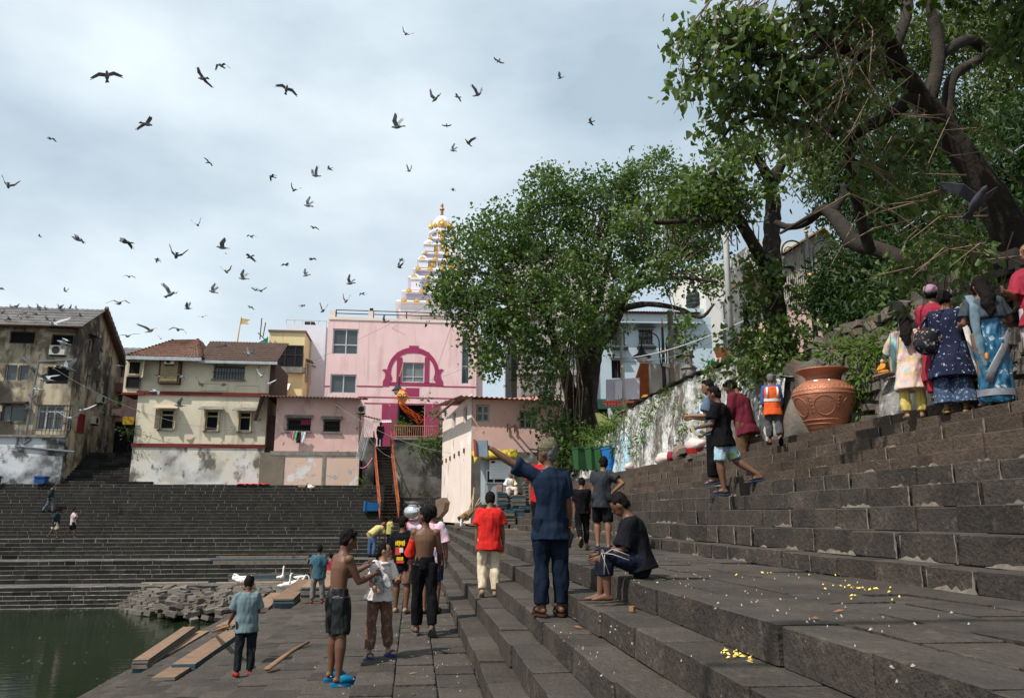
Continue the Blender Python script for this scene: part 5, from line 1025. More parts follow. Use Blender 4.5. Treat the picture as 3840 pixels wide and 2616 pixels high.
tuft('sprout', 'bright green sprouts among the broken bricks', 'plant', [(gd(x, y, 16), (.12, .12, .12), n) for x, y, n in ((1865, 875, 40), (1840, 900, 25), (1860, 925, 30), (1905, 935, 30))], LF_Y, .09, 9)
t8 = lambda x, y, d=.5: p8.p(*U8(x, y), d)
o = tuft('wall_fig', 'wild fig sapling growing out of the blackened terrace wall', 'plant', [(t8(x, y), (.5, .4, .35), n) for x, y, n in ((1550, 720, 60), (1620, 680, 60), (1700, 720, 70), (1760, 760, 60), (1600, 790, 50), (1500, 740, 30), (1720, 540, 50), (1700, 420, 50), (1740, 600, 50), (1580, 340, 20), (1620, 470, 16), (1740, 680, 40))], LF_A, .2, 10, shape=LSHAPE)
tuft('potted_bush', 'feathery green bush on the terrace before the temple door', 'plant', [(p8.p(*U8(x, y), -1.2), (.45, .4, .4), n) for x, y, n in ((1340, 560, 120), (1380, 545, 100), (1350, 510, 50))], FERN, .16, 11)
tuft('step_weed', 'green weeds at the foot of the terrace wall beside the stairs', 'plant', [(t8(x, y, .4), (.3, .2, .25), n) for x, y, n in ((1050, 1010, 60), (1045, 1070, 40), (1400, 1100, 40), (1540, 1110, 50))], FERN, .12, 12)
tuft('alley_plants', 'potted greenery hanging over the alley beside the cream house', 'plant', [(py_.p(*py_.uz(*c1(x, y)), .3), (.5, .4, .4), n) for x, y, n in ((1040, 1100, 120), (1000, 1080, 80), (930, 880, 60), (860, 890, 40))], LF_D, .14, 13)
# ================================================================ things about the place
def put(mb, name, m, label, cat, group=None, smooth=False): return tag(mb.build(name, m, None, smooth), label, cat, group)
WOODP = mat('plank_top_wood', (.26, .17, .115), (.18, .115, .08), sc=4, rough=.9, bump=.3, bsc=18, rnd=.2, layers=[((.12, .09, .075), 3, .55, .7, .6)])
WOODB = mat('blue_edged_plank', (.03, .075, .105), (.05, .09, .11), sc=5, rough=.85, layers=[((.14, .11, .09), 3, .56, .66, .7)])
WOODG = mat('grey_weathered_edge', (.2, .17, .14), (.11, .1, .09), sc=5, rough=.9)
def plank(A, B, w, th, side, up, label, cat, group, name='plank', blue=True):      # board from A to B, top worn wood, edges painted
    A, B = Vector(A), Vector(B); d = (B-A); L = d.length; d.normalize(); side = Vector(side)-d*Vector(side).dot(d); side.normalize(); up = side.cross(d); up = up if up.z > 0 else -up
    t = MB(); t.obox((A+B)/2, d, side, up, L/2, w/2, th/2, 1); t.m = [1 if abs(k) < 9 else 0 for k in t.m]; t.m = [1, 0, 1, 1, 1, 1]
    return tag(t.build(name, [WOODP, rs.choice((WOODB, WOODG)) if blue else WOODP]), label, cat, group)
rp_n = Vector((0, 0, 1)); rp_s = Vector((1, 0, 0))
def ramp_stack(f, b, n, w, where, th=.055):
    A, B = at_ramp(*f), at_ramp(*b); z_ = max(A.z, B.z); A, B = at_z(*f, z_), at_z(*b, z_)
    for k in range(n):
        j = Vector((0, rs.uniform(-.05, .05), 0)); h = UP*(.01+th/2+k*(th+.004)); s_ = rp_s*rs.uniform(-.02, .02)
        plank(A+h+j+s_, B+h+j+s_, w*rs.uniform(.95, 1.02), th, rp_s, rp_n, 'blue edged plank in the stack '+where, 'plank', 'planks '+where)
ramp_stack((520, 2520), (705, 2384), 7, .36, 'at the water edge', .036); ramp_stack((612, 2462), (765, 2372), 2, .34, 'one tread above the water edge stack', .036)
ramp_stack((612, 2550), (740, 2470), 1, .42, 'sticking out below the long boards'); ramp_stack((690, 2512), (885, 2378), 2, .44, 'of long boards beside the boy in polo shirt')
ramp_stack((835, 2372), (900, 2336), 4, .5, 'behind the boy in polo shirt', .04); ramp_stack((970, 2300), (1042, 2240), 4, .6, 'in the middle of the broad low steps', .045); ramp_stack((1062, 2282), (1148, 2200), 6, .62, 'beside the geese', .045); ramp_stack((1180, 2252), (1250, 2162), 7, .8, 'under the seated people', .05)
for i, (x0, x1, Y, z, nl, nm) in enumerate([(795, 1150, FAR[10][0]-.12, ZB-.2, 3, 'leaning below the second landing'), (810, 1156, FAR[10][0]+.2, ZB, 2, 'laid on the edge of the second landing'), (862, 1143, 41.55, ZA, 4, 'behind the geese')]):
    xa_, xb_ = at_y(x0, 2110, Y).x, at_y(x1, 2110, Y).x
    for k in range(nl): j_ = rs.uniform(-.08, .08); plank((xa_+j_, Y, z+.05+k*.095), (xb_+j_, Y, z+.05+k*.095), .26, .088, (0, 1, 0), UP, 'long blue edged board '+nm, 'board', 'boards '+nm)
for (x0, y0, x1, y1, nm) in ((532, 2181, 780, 2171, 'thin bleached batten lying on the lowest landing'), (812, 2182, 1143, 2174, 'long bare batten in front of the geese boards')):
    t = MB(); yb_ = 41.2 if x0 < 600 else 40.9; t.bar(Vector((at_y(x0, y0, yb_).x, yb_, ZA+.05)), Vector((at_y(x1, y1, yb_).x, yb_+.1, ZA+.05)), .14, .07); put(t, 'batten', mat('bare_batten', (.4, .33, .26), (.3, .24, .18)), nm, 'batten')
# collapsed stone bastion
SP = thing('collapsed_stone_pile', 'tumbled heap of squared stone blocks from a collapsed bastion', 'stone pile', at_z(720, 2260, -2.4)); STN = mat('pale_dusty_basalt', (.15, .132, .112), (.09, .08, .068), sc=1.5, rough=.92, bump=.6, bsc=14, rnd=.22, layers=[((.07, .065, .06), 2, .58, .72, .5)])
lo = [(460, 2272), (500, 2296), (560, 2306), (640, 2314), (720, 2318), (800, 2326), (880, 2322), (960, 2300), (1000, 2275)]; hi = [(545, 2197), (585, 2214), (640, 2226), (700, 2232), (760, 2234), (830, 2234), (900, 2236), (960, 2236), (1010, 2230)]
lp = [at_z(*p, ZW) for p in lo]; hp = [at_z(*p, ZA-.05) for p in hi]; bl = []; rr = random.Random(21)
for lev in range(6):
    f = lev/5; P = [a.lerp(b, f) for a, b in zip(lp, hp)]; z = ZW+.02+(ZA-ZW-.02)*(lev+.5)/6
    for a, b in zip(P, P[1:]):
        d = b-a; d.z = 0; L = d.length; n_ = max(1, round(L/.55)); ang = math.atan2(d.y, d.x)
        for k in range(n_):
            c = a.lerp(b, (k+.5)/n_); order = 1 if c.x < lp[3].x else .35
            if rr.random() > .93: continue
            tilt = (1-order)*.5+.04; bl.append((Vector((c.x, c.y, z+rr.uniform(-.03, .03)))+Vector((rr.uniform(-.2, .2), rr.uniform(-.3, .3), 0))*(1-order+.1), (L/n_*rr.uniform(.82, .97), rr.uniform(.45, .7), .17*rr.uniform(.9, 1.3)), Matrix.Rotation(ang+rr.uniform(-.5, .5)*(1-order), 3, 'Z') @ Matrix.Rotation(rr.gauss(0, tilt), 3, 'X') @ Matrix.Rotation(rr.gauss(0, tilt), 3, 'Y')))
for k in range(190):
    px, py = rr.uniform(590, 1010), rr.triangular(2200, 2320, 2240); fz = max(0, min(1, (2322-py)/95)); z = ZW+.1+(ZA-ZW)*fz; c = at_z(px, py, z)
    bl.append((c+UP*rr.uniform(-.05, .12), (rr.uniform(.4, .75), rr.uniform(.3, .5), rr.uniform(.12, .2)), Matrix.Rotation(rr.uniform(0, PI), 3, 'Z') @ Matrix.Rotation(rr.gauss(0, .2), 3, 'X') @ Matrix.Rotation(rr.gauss(0, .2), 3, 'Y')))
lay(SP, 'stone_block', bl, STN)
t = MB(); n_ = len(lp); off = Vector((0, .5, -.12)); back = [Vector((p.x, 42, ZA-.12)) for p in hp]
t.add([p+Vector((0, .5, -.4)) for p in lp]+[p+off for p in hp]+back, [(i, i+1, n_+i+1, n_+i) for i in range(n_-1)]+[(n_+i, n_+i+1, 2*n_+i+1, 2*n_+i) for i in range(n_-1)]); t.build('core', STN, SP)
t = MB(); t.box(-8.8, -3.0, 35.2, 41.0, -3, ZA-.035); gl_ = tag(t.build('geese_landing', MORTAR_D), 'lowest landing widened beside the stone heap', kind='structure'); bl = []
yy = 35.2
while yy < 40.9:
    x = -9.2+rs.uniform(0, .4); w = rs.uniform(.4, .6)
    while x < -3.2: L = rs.uniform(.4, .75); bl.append((Vector((x+L/2, yy+w/2, ZA-.05+rs.uniform(-.008, .008))), (L-.02, w-.02, .09), None)); x += L
    yy += w
bl = [b for b in bl if proj(b[0])[1] < 2215 or proj(b[0])[0] > 960]; lay(gl_, 'slab', bl, STN)
# sticks
a, b = at_ramp(1000, 2522), at_ramp(1156, 2420); t = MB(); t.tube([a+UP*.05, a.lerp(b, .3)+UP*.07, a.lerp(b, .6)+UP*.08, b+UP*.06], [(.05, .025), (.045, .025), .028, .024], 8); put(t, 'wooden_oar', mat('raw_wood', (.25, .15, .09), (.16, .09, .055), sc=6, rough=.85), 'bent wooden oar lying on the broad low steps', 'oar', smooth=True)
# copper pot
COPP = mat('hammered_copper', (.46, .2, .125), (.34, .14, .085), sc=3, rough=.48, metal=.45, bump=.6, bsc=30, layers=[((.3, .12, .07), 1.7, .55, .72, .6), ((.62, .3, .2), 6, .6, .75, .4)])
pc = at_z(3086, 1612, 3.03); pc = Vector((7.2, 0, 3.05)); d_ = ray(3092, 1500); pc.y = 7.2/d_.x*d_.y
k_ = ((pc-EYE).dot(HD))/2966*1.0; PT = thing('copper_pot', 'giant embossed copper water pot standing on the top step', 'pot', pc)
prof = [(.0, 0), (60, 0), (66, 4), (72, 24), (92, 70), (108, 110), (117, 140), (118, 152), (117, 162), (108, 182), (86, 202), (66, 214), (62, 222), (66, 232), (80, 244), (97, 254), (99, 258), (93, 256), (60, 236), (50, 222)]
hpx = 1.0; t = MB(); t.lathe(pc, [(max(r_, .5)*k_, z_*k_*.93) for r_, z_ in prof], 64); pb_ = t.build('body', COPP, PT, True)
for z_, rr_ in ((150, 118.5), (164, 116.5), (46, 83), (30, 75.5)):
    t = MB(); t.tube([pc+Vector((rr_*k_*math.cos(2*PI*i/48), rr_*k_*math.sin(2*PI*i/48), z_*k_*.93)) for i in range(49)], 2.0*k_, 6, cap=False); t.build('raised_ring', COPP, PT, True)
def on_pot(a, z_): # point on the pot surface
    for (r0, z0), (r1, z1) in zip(prof[1:], prof[2:]):
        if z0 <= z_ <= z1 and z1 > z0: r_ = r0+(r1-r0)*(z_-z0)/(z1-z0); break
    return pc+Vector((r_*k_*1.004*math.cos(a), r_*k_*1.004*math.sin(a), z_*k_*.93))
a0 = math.atan2(-pc.y, -pc.x)
for i in range(22):                                            # loops of the shoulder frieze
    a = a0-1.7+i*.16; t = MB(); t.tube([on_pot(a+.06*math.cos(q), 174+8*math.sin(q)) for q in [2*PI*j/10 for j in range(11)]], 1.1*k_, 5, cap=False); t.build('shoulder_loop', COPP, PT, True)
for da in (-1.0, .0, 1.0):
    t = MB(); t.tube([on_pot(a0+da+.36*math.cos(q), 100+38*math.sin(q)) for q in [2*PI*j/28 for j in range(29)]], 1.4*k_, 5, cap=False); t.build('medallion_rim', COPP, PT, True)
for da in (-.5, .5):
    for j in range(5): t = MB(); t.tube([on_pot(a0+da+.08*math.cos(q)*(1-q/14), 75+j*14+6*math.sin(q)*(1-q/14)) for q in [4*PI*i/16 for i in range(17)]], .9*k_, 4, cap=False); t.build('scroll', COPP, PT, True)
t = MB(); q = on_pot(a0-.05, 207); t.obox(q-UP*.02, (-math.sin(a0), math.cos(a0), 0), (math.cos(a0)*.5, math.sin(a0)*.5, .86), (math.cos(a0)*-.86, math.sin(a0)*-.86, .5), .13, .012, .03); t.build('white_label', mat('chalk_white', (.7, .7, .68)), PT)
t = MB()
for a in (0, 2.1, 4.2): t.bar(pc+Vector((.25*math.cos(a), .25*math.sin(a), -.06)), pc+Vector((.25*math.cos(a), .25*math.sin(a), .02)), .05)
t.build('stand', IRON, PT)
# small shrine on the plastered foot
q = at_x(3330, 1400, RXB-.12); SH = thing('wayside_shrine', 'tiny wayside shrine with saffron robed seated figurine and framed picture', 'shrine', q)
t = MB(); t.box(q.x-.22, q.x+.2, q.y-.35, q.y+.35, q.z-.04, q.z); t.build('board', WOODP, SH)
t = MB(); s0 = q+Vector((-.05, .12, 0)); t.ell(s0+UP*.06, .14, .17, .07, 12, 8); t.tube([s0+UP*.05, s0+UP*.18, s0+UP*.28], [.1, .09, .06], 10); t.tube([s0+Vector((0, .1, .24)), s0+Vector((-.06, .14, .14)), s0+Vector((-.14, .02, .11))], .03, 7); t.tube([s0+Vector((0, -.1, .24)), s0+Vector((-.06, -.14, .14)), s0+Vector((-.14, -.02, .11))], .03, 7); t.build('robed_body', mat('saffron_robe', (.62, .26, .04), (.5, .2, .03), sc=12), SH, True)
t = MB(); t.ell(s0+UP*.345, .05, .05, .065, 12, 8); t.ell(s0+Vector((-.045, 0, .34)), .012, .012, .016, 6, 5); t.build('figurine_head', mat('figurine_skin', (.55, .33, .2)), SH, True)
t = MB(); f0 = q+Vector((.05, -.22, .22)); t.obox(f0, (0, 1, .1), (1, 0, 0), UP, .15, .015, .21); fr = t.build('picture_frame', GOLD, SH); t = MB(); t.obox(f0-Vector((.02, 0, 0)), (0, 1, .1), (1, 0, 0), UP, .12, .004, .18); t.build('picture', mat('faded_print', (.5, .35, .22), (.35, .2, .12), sc=14), fr)
SH.scale = (.62, .62, .62)
# sandals
def sandal(p, yaw, m, m2, label, group, L=.25):
    o = thing('sandal', label, 'sandal', p, group); f = Vector((math.sin(yaw), math.cos(yaw), 0)); r_ = Vector((f.y, -f.x, 0)); t = MB(); pts = []
    for i in range(16): a = 2*PI*i/16; pts.append(Vector(p)+f*math.cos(a)*L/2+r_*math.sin(a)*(.045+.008*math.cos(a)))
    t.prism(pts, (0, 0, .025)); t.build('sole', m, o); t = MB(); c = Vector(p)+f*.03
    t.tube([c-r_*.045+UP*.02, c-r_*.03+UP*.06, c+UP*.075, c+r_*.03+UP*.06, c+r_*.045+UP*.02], [(.006, .03)]*5, 8); t.build('strap', m2, o); return o
OLV = mat('olive_rubber', (.11, .115, .075), rough=.7)
for i, px in enumerate((3590, 3635)): p = at_z(px, 1632-8*i, 2.65); p.z = 2.652; sandal(p, R(75), OLV, OLV, 'empty olive sandal left on the upper steps', 'pair of olive sandals')
# ---------------------------------------------------------------- kiosk, plank stacks, sticks
gk = 36.0; kp = lambda x, y, g=gk: at_g(*cw(x, y), g)
KI = thing('grey_kiosk', 'small grey kiosk with yellow tarpaulin roof and white notice', 'kiosk', kp(950, 1000)); GREYP = mat('grey_kiosk_panel', (.33, .34, .35), (.27, .28, .29), sc=2, rough=.7)
a, b = kp(745, 240), kp(1208, 240); z0 = kp(900, 1000).z; fy = a.y; pk = Plane(a.x, a.y, 0); rk = lambda *v: pk.rect(*cw(*v)); wr = rk(762, 465, 1195, 678)
facade('front', pk, 0, b.x-a.x, z0, a.z, [wr], GREYP, KI, D=1.6); window(KI, pk, wr, ALU, vs=(.28, .7), fw=.06, rev=.03, pm=mat('kiosk_glass', (.02, .02, .02), rough=.2))
t = MB(); l0 = kp(682, 300); t.obox(Vector(((l0.x+a.x)/2, fy+.1, (z0+a.z)/2)), (1, 0, 0), (0, 1, 0), UP, (a.x-l0.x)/2, .03, (a.z-z0)/2-.1); t.build('door', mat('pale_blue_grey_door', (.42, .47, .5), (.36, .41, .44)), KI)
YT_ = mat('yellow_tarpaulin', (.55, .42, .05), (.42, .31, .035), sc=4, rough=.5); nx = 26
t = MB(); vs_ = []
for j in range(5):
    for i in range(nx+1):
        f = i/nx; x = l0.x-.35+(b.x+.1-l0.x+.35)*f; w = .018*math.sin(i*1.7+j)+.025*math.sin(i*.6); 
        y = (fy+1.5, fy+.6, fy-.2, fy-.42, fy-.44)[j]; z = a.z+(.28, .3, .24, .02, -.16)[j]+w-(.3*max(0, .1-f)/.1 if j > 0 else 0); vs_.append((x, y, z))
t.add(vs_, [(j*(nx+1)+i, j*(nx+1)+i+1, (j+1)*(nx+1)+i+1, (j+1)*(nx+1)+i) for j in range(4) for i in range(nx)]); o = t.build('tarpaulin', YT_, KI, True); o.modifiers.new('thickness', 'SOLIDIFY').thickness = .03
PAPER = mat('white_notice', (.74, .76, .78), (.7, .72, .75), sc=3, rough=.6); INK = mat('notice_ink', (.42, .42, .44)); r = rk(810, 312, 1150, 608); t = MB(); pbox(t, pk, *r, .1, .115); po = tag(t.build('notice', PAPER), 'white printed notice hung on the front of the grey kiosk', 'notice')
t = MB(); pbox(t, pk, r[0]+.08, r[0]+.26, r[3]-.14, r[3]-.04, .115, .118); t.build('printed_emblem', mat('dark_red_print', (.12, .03, .02)), po)
for k in range(9): t = MB(); z = r[3]-.28-k*.07; pbox(t, pk, r[0]+.1, r[1]-.12-.25*rs.random(), z, z+.014, .115, .117); t.build('text_line', INK, po)
t = MB(); pbox(t, pk, *rk(920, 690, 1005, 805), .02, .05); put(t, 'sack', mat('printed_sack', (.35, .27, .22), (.25, .12, .08), sc=9), 'printed cloth sack hanging below the kiosk window', 'sack')
def pstack(x0, y0, x1, y1, g, where, th=.055):
    p0, p1, top = kp(x0, y1, g), kp(x1, y1, g), kp((x0+x1)/2, y0, g); w = p1.x-p0.x; n_ = max(2, int((top.z-p0.z)/th))
    for k in range(n_): c = Vector(((p0.x+p1.x)/2+rs.uniform(-.03, .03), p0.y+.3+rs.uniform(-.05, .05), p0.z+(k+.5)*(top.z-p0.z)/n_)); plank(c-Vector((w/2, 0, 0)), c+Vector((w/2, 0, 0)), .6, th*.82, (rs.uniform(-.05, .05), 1, 0), UP, 'short blue edged board in the '+where, 'board', 'boards in the '+where)
for v in ((945, 815, 1100, 1060, 34.5, 'leaning stack below the seated old man'), (1092, 825, 1210, 1000, 35, 'stack beside the seated old man'), (1172, 850, 1385, 1060, 34, 'wide waist high stack near the kiosk'), (1366, 605, 1490, 1030, 34.6, 'tallest stack behind the pointing man'), (1000, 1095, 1090, 1330, 33, 'lower stack behind the red shirt boy'), (1072, 1075, 1215, 1310, 33, 'middle lower stack near the kiosk'), (1210, 1062, 1352, 1210, 33.2, 'lower stack against the step'), (1295, 1028, 1472, 1110, 33.4, 'low pile on the upper step')): pstack(*v)
for (x0, y0, x1, y1, g, nm) in ((950, 1345, 1275, 1430, 30, 'flat brown shutter lying on the landing'), (1240, 1340, 1410, 1400, 31, 'dark flat board beside the brown shutter'), (290, 1255, 445, 1330, 33, 'small stacked pallet on the landing edge'), (500, 1262, 640, 1330, 33.5, 'second small pallet on the landing edge'), (350, 1235, 460, 1262, 33.2, 'short loose board on the small pallet')):
    p0, p1 = kp(x0, y1, g), kp(x1, y1, g); t = MB(); hgt = max(.06, kp(x0, y0, g).z-p0.z-.08)
    n_ = max(1, int(hgt/.08)); 
    for k in range(n_): t.box(p0.x+.03*(k % 2), p1.x-.02*(k % 2), p0.y+.05*(k % 2), p0.y+1.0, p0.z+k*hgt/n_, p0.z+(k+.85)*hgt/n_)
    put(t, 'pallet', WOODP, nm, 'pallet')
q = kp(371, 1340, 32.5); t = MB(); t.lathe(q, [(.045, 0), (.048, .02), (.048, .2), (.02, .26), (.02, .3)], 10); put(t, 'water_bottle', mat('clear_bottle', (.6, .65, .7), rough=.15), 'plastic water bottle standing by the small pallet', 'bottle', smooth=True)
BAMB = mat('bamboo', (.4, .29, .16), (.3, .2, .1), sc=5, rough=.8)
for i, (a, b) in enumerate((((575, 740), (545, 1080)), ((560, 860), (480, 1150)), ((670, 900), (540, 1110)), ((690, 950), (590, 1050)), ((640, 1000), (500, 1180)))):
    t = MB(); t.tube([kp(*a, 36.6), kp(*b, 35.6)], .03, 6); put(t, 'bamboo_stick', BAMB, 'bamboo stick leaning on the dark corner beside the kiosk', 'stick', 'sticks beside the kiosk')
for i, (a, b) in enumerate((((520, 1090), (360, 1240)), ((560, 1100), (450, 1200)))):
    t = MB(); p0, p1 = kp(*a, 35), kp(*b, 34.6); t.tube([p0, p0.lerp(p1, .4), p1], [.05, .12, .18], 8); put(t, 'broom', mat('broom_straw', (.24, .16, .09), (.16, .1, .06), sc=14, bump=.5), 'straw broom lying at the foot of the pale wall', 'broom', 'brooms at the pale wall')
pts = [kp(x, y, 39.5-.0*y) for x, y in ((-28, 930), (75, 895), (122, 970), (95, 1110), (10, 1205), (-30, 1190))]; t = MB(); t.prism(pts, Vector((.25, .12, 0))); put(t, 'hexagonal_board', mat('rusty_board', (.24, .17, .13), (.18, .12, .09), sc=3), 'rusty hexagonal board leaning against the pale wall', 'board')
# blue bin on its side on the far steps
def wheelie(name, label, cat, loc, rot, col, group=None, s=1):
    root = thing(name, label, cat, (0, 0, 0), group); m = mat('bin_plastic_'+name+str(col[2]), col, tuple(c*.8 for c in col), rough=.5)
    t = MB(); t.add([(-.22, -.25, .05), (.22, -.25, .05), (.22, .25, .05), (-.22, .25, .05), (-.28, -.32, .9), (.28, -.32, .9), (.28, .32, .9), (-.28, .32, .9)], [(3, 2, 1, 0), (0, 1, 5, 4), (1, 2, 6, 5), (2, 3, 7, 6), (3, 0, 4, 7), (4, 5, 6, 7)]); t.build('body', m, root)
    t = MB(); t.box(-.3, .3, -.35, .36, .9, .97); t.build('lid', m, root); t = MB(); t.tube([(-.2, .38, .9), (.2, .38, .9)], .02, 6); t.build('handle', m, root)
    for sx in (-.22, .22): t = MB(); t.tube([(sx-.03, .25, .09), (sx+.03, .25, .09)], .09, 12); t.build('wheel', IRON, root)
    root.location = loc; root.rotation_euler = rot; root.scale = (s, s, s); return root
q = at_y(*c3(1170, 1288), 49.6); wheelie('rubbish_bin', 'blue wheeled bin tipped over beside the iron staircase', 'bin', q+Vector((.1, .0, .3)), (R(8), R(-86), 0), (.02, .12, .32))
q = at_g(2296, 1768, 28.5); wheelie('rubbish_bin', 'blue wheeled bin standing at the end of the painted wall', 'bin', q, (0, 0, R(20)), (.02, .14, .4), s=.9)
for px, py, g, lab in ((2265, 1768, 29.2, 'dark green bin half behind the blue bin'), (2230, 1766, 29.8, 'mossy green bin nearest the big tree trunk'), (2180, 1765, 31, 'green bin behind the boy with hand on hip')): wheelie('rubbish_bin', lab, 'bin', at_g(px, py, g), (0, 0, R(10)), (.05, .13, .035) if 'mossy' in lab else (.03, .09, .035), s=.95)
# bundles on the top step
def lump(name, c, r, m, label, cat, n=3, seed=1, amp=.35):
    t = MB(); t.ell(c, r[0], r[1], r[2], 18, 12); t.v = [tuple(Vector(v)+(Vector(v)-Vector(c))*amp*mnoise.noise(Vector(v)*n/max(r)+Vector((seed, 0, 0)))) for v in t.v]; return put(t, name, m, label, cat, smooth=True)
CLW = mat('crumpled_white_cloth', (.62, .55, .5), (.5, .38, .34), sc=5, rough=.95)
tz = 3.02; w1 = lambda px, py: at_x(px, py, 6.85)
c = w1(2495, 1722); lump('cloth_bundle', (6.85, c.y, tz+.1), (.2, .65, .17), CLW, 'crumpled pale cloth bundle on the top step below the blue paint', 'bundle', 3, 2)
c = w1(2548, 1712); lump('boulder', (6.9, c.y, tz+.14), (.22, .55, .25), mat('brown_boulder', (.2, .14, .11), (.15, .11, .09), bump=.6), 'brown boulder on the top step beside the cloth bundle', 'boulder', 2, 5, .3)
c = w1(2522, 1712); lump('red_cloth', (6.8, c.y, tz+.12), (.1, .16, .15), mat('dark_red_cloth', (.2, .02, .03)), 'dark red cloth wedged between bundle and boulder', 'cloth', 3, 7)
c = w1(2612, 1692); t = MB(); t.lathe((6.85, c.y, tz), [(.2, 0), (.26, .16), (.27, .2), (.25, .19)], 16); put(t, 'basket', mat('red_plastic', (.36, .03, .03)), 'red plastic basket heaped with bags on the top step', 'basket')
lump('plastic_bag', (6.85, c.y+.1, tz+.28), (.22, .45, .17), mat('bag_white', (.6, .58, .56), (.45, .3, .25), sc=6, rough=.4), 'white plastic bag bulging from the red basket', 'bag', 3, 9)
p = w1(2360, 1755); lump('plastic_bag', (6.85, p.y, tz+.1), (.15, .2, .14), MATS['bag_white'], 'small white bag beside the blue bin', 'bag', 3, 4)
t = MB(); q = at_x(2632, 1540, WX+.02); t.obox(q, (0, 1, 0), (1, 0, 0), UP, .13, .015, .2); put(t, 'wall_notice', PAPER, 'small white paper notice stuck on the painted wall', 'notice')
# ---------------------------------------------------------------- poles, lamps, boards on the street behind the wall
def pole(pts, r_, m, label, name='pole', cat='pole'): t = MB(); t.tube(pts, r_, 10); return put(t, name, m, label, cat, smooth=True)
GALV = mat('galvanised_pole', (.5, .5, .48), (.4, .4, .38), rough=.6); LAMPB = mat('lamp_black', (.03, .035, .04), rough=.5); BRASS = mat('brass_knob', (.5, .3, .08), rough=.4, metal=.4)
pole([at_g(2748, 1390, 21), at_g(2722, 905, 21), at_g(2720, 890, 21), at_g(2718, 878, 21)], [.095, .085, .105, .105], mat('white_pole_paint', (.6, .6, .59), (.5, .49, .47), sc=3), 'tall slender white pole standing behind the painted wall', 'white_pole')
pole([at_g(2340, 1560, 36), at_g(2329, 1230, 36)], .1, GALV, 'grey steel pole carrying the white boards', 'steel_pole')
pole([at_g(2520, 1470, 36), at_g(2512, 1165, 36)], .14, CONC, 'old concrete pole carrying cameras beside the double lamp', 'concrete_pole')
def lamp_post(base, top, arm, label, g):
    o = thing('street_lamp', label, 'street lamp', base); B, T = Vector(base), Vector(top); h = (T-B).length; d = (T-B).normalized(); t = MB(); t.tube([B, B.lerp(T, .55), T], [.085*arm, .06*arm, .045*arm], 10); t.build('post', LAMPB, o, True)
    t = MB(); t.ell(T+d*.08*arm, .07*arm, .07*arm, .06*arm); t.tube([T+d*.1*arm, T+d*.4*arm], [.035*arm, .004], 8); t.ell(B.lerp(T, .62), .11*arm, .11*arm, .1*arm); t.build('brass_finial', BRASS, o, True)
    for sg in (-1, 1):
        t = MB(); c = T-d*.55*arm+RT*sg*.48*arm; pts = [T-d*1.6*arm+RT*sg*.06, T-d*1.3*arm+RT*sg*.13*arm, T-d*.6*arm+RT*sg*.14*arm]+[c+RT*sg*-.34*arm*math.cos(a)+d*.34*arm*math.sin(a) for a in [PI*k/8 for k in range(9)]]+[c+RT*sg*.34*arm-d*.15*arm]; t.tube(pts, .028*arm, 7)
        t.tube([c+RT*sg*(.1+.16*math.cos(a)*(1-a/9))*arm+d*.16*math.sin(a)*(1-a/9)*arm for a in [k*.5 for k in range(14)]], .018*arm, 5); ar = t.build('scroll_arm', LAMPB, o, True)
        e = c+RT*sg*.34*arm-d*.15*arm; t = MB(); t.tube([e, e-d*.12*arm, e-d*.2*arm, e-d*.32*arm, e-d*.42*arm, e-d*.48*arm], [.03*arm, .1*arm, .12*arm, .17*arm, .34*arm, .36*arm], 16); hd = t.build('lamp_shade', LAMPB, o, True)
        t = MB(); t.ell(e-d*.5*arm, .22*arm, .22*arm, .17*arm, 14, 8); t.build('lamp_glass', mat('frosted_lamp_glass', (.55, .55, .53), rough=.3), hd, True)
    return o
lamp_post(at_g(*cr_(1112, 985), 23), at_g(*cr_(1038, 155), 23), 1.0, 'black double arm street lamp above the copper pot', 23)
lamp_post(at_g(*c6(886, 555), 36), at_g(*c6(872, 190), 36), 1.25, 'black double arm street lamp before the pale blue house', 36)
t = MB(); t.tube([at_y(*c8(1035, 1190), 54), at_y(*c8(1048, 690), 54)], [.08, .05], 8); o = thing('temple_lamp', 'black lamp post with bell shades before the temple door', 'street lamp', at_y(*c8(1035, 1190), 54)); t.build('post', LAMPB, o)
for x, y in ((1035, 770), (1075, 810)):
    e = at_y(*c8(x, y), 54); t = MB(); t.tube([e, e-UP*.12, e-UP*.3, e-UP*.42], [.06, .2, .3, .46], 14); s_ = t.build('lamp_shade', LAMPB, o, True); t = MB(); t.ell(e-UP*.48, .3, .3, .25); t.build('lamp_glass', MATS['frosted_lamp_glass'], s_, True)
t = MB(); t.tube([at_y(*c8(1050, 690), 54), at_y(*c8(1088, 560), 54)], .025, 5); t.build('mast', GOLD, o)
# festival lantern
ORG = mat('orange_paper', (.85, .18, .03), (.75, .12, .02), sc=5, rough=.7); YPAP = mat('yellow_paper', (.62, .34, .12), (.5, .24, .07), sc=5, rough=.7)
lc = at_y(*c8(1078, 890), 52.8); LN = thing('festival_lantern', 'yellow and orange paper festival lantern with streaming orange tails', 'lantern', lc); t = MB(); rr_ = 1.15
t.lathe(lc, [(r_*.46, z_*.52) for r_, z_ in ((.4, -.85), (.97, -.05), (.97, .05), (.45, .8), (.4, .86))], 6); t.build('body', YPAP, LN)
for z_, r_ in ((-.44, .21), (.44, .21)): t = MB(); t.lathe(lc+UP*z_, [(r_, -.06), (r_*1.08, 0), (r_, .06)], 6); t.build('rim', ORG, LN)
for k in range(6): a = PI/3*k; q = lc+Vector((.45*math.cos(a), .45*math.sin(a), 0)); t = MB(); t.tube([q, q-UP*.2, q-UP*.32+Vector((.06, 0, 0))], [.04, .03, .015], 5); t.build('tassel', ORG, LN)
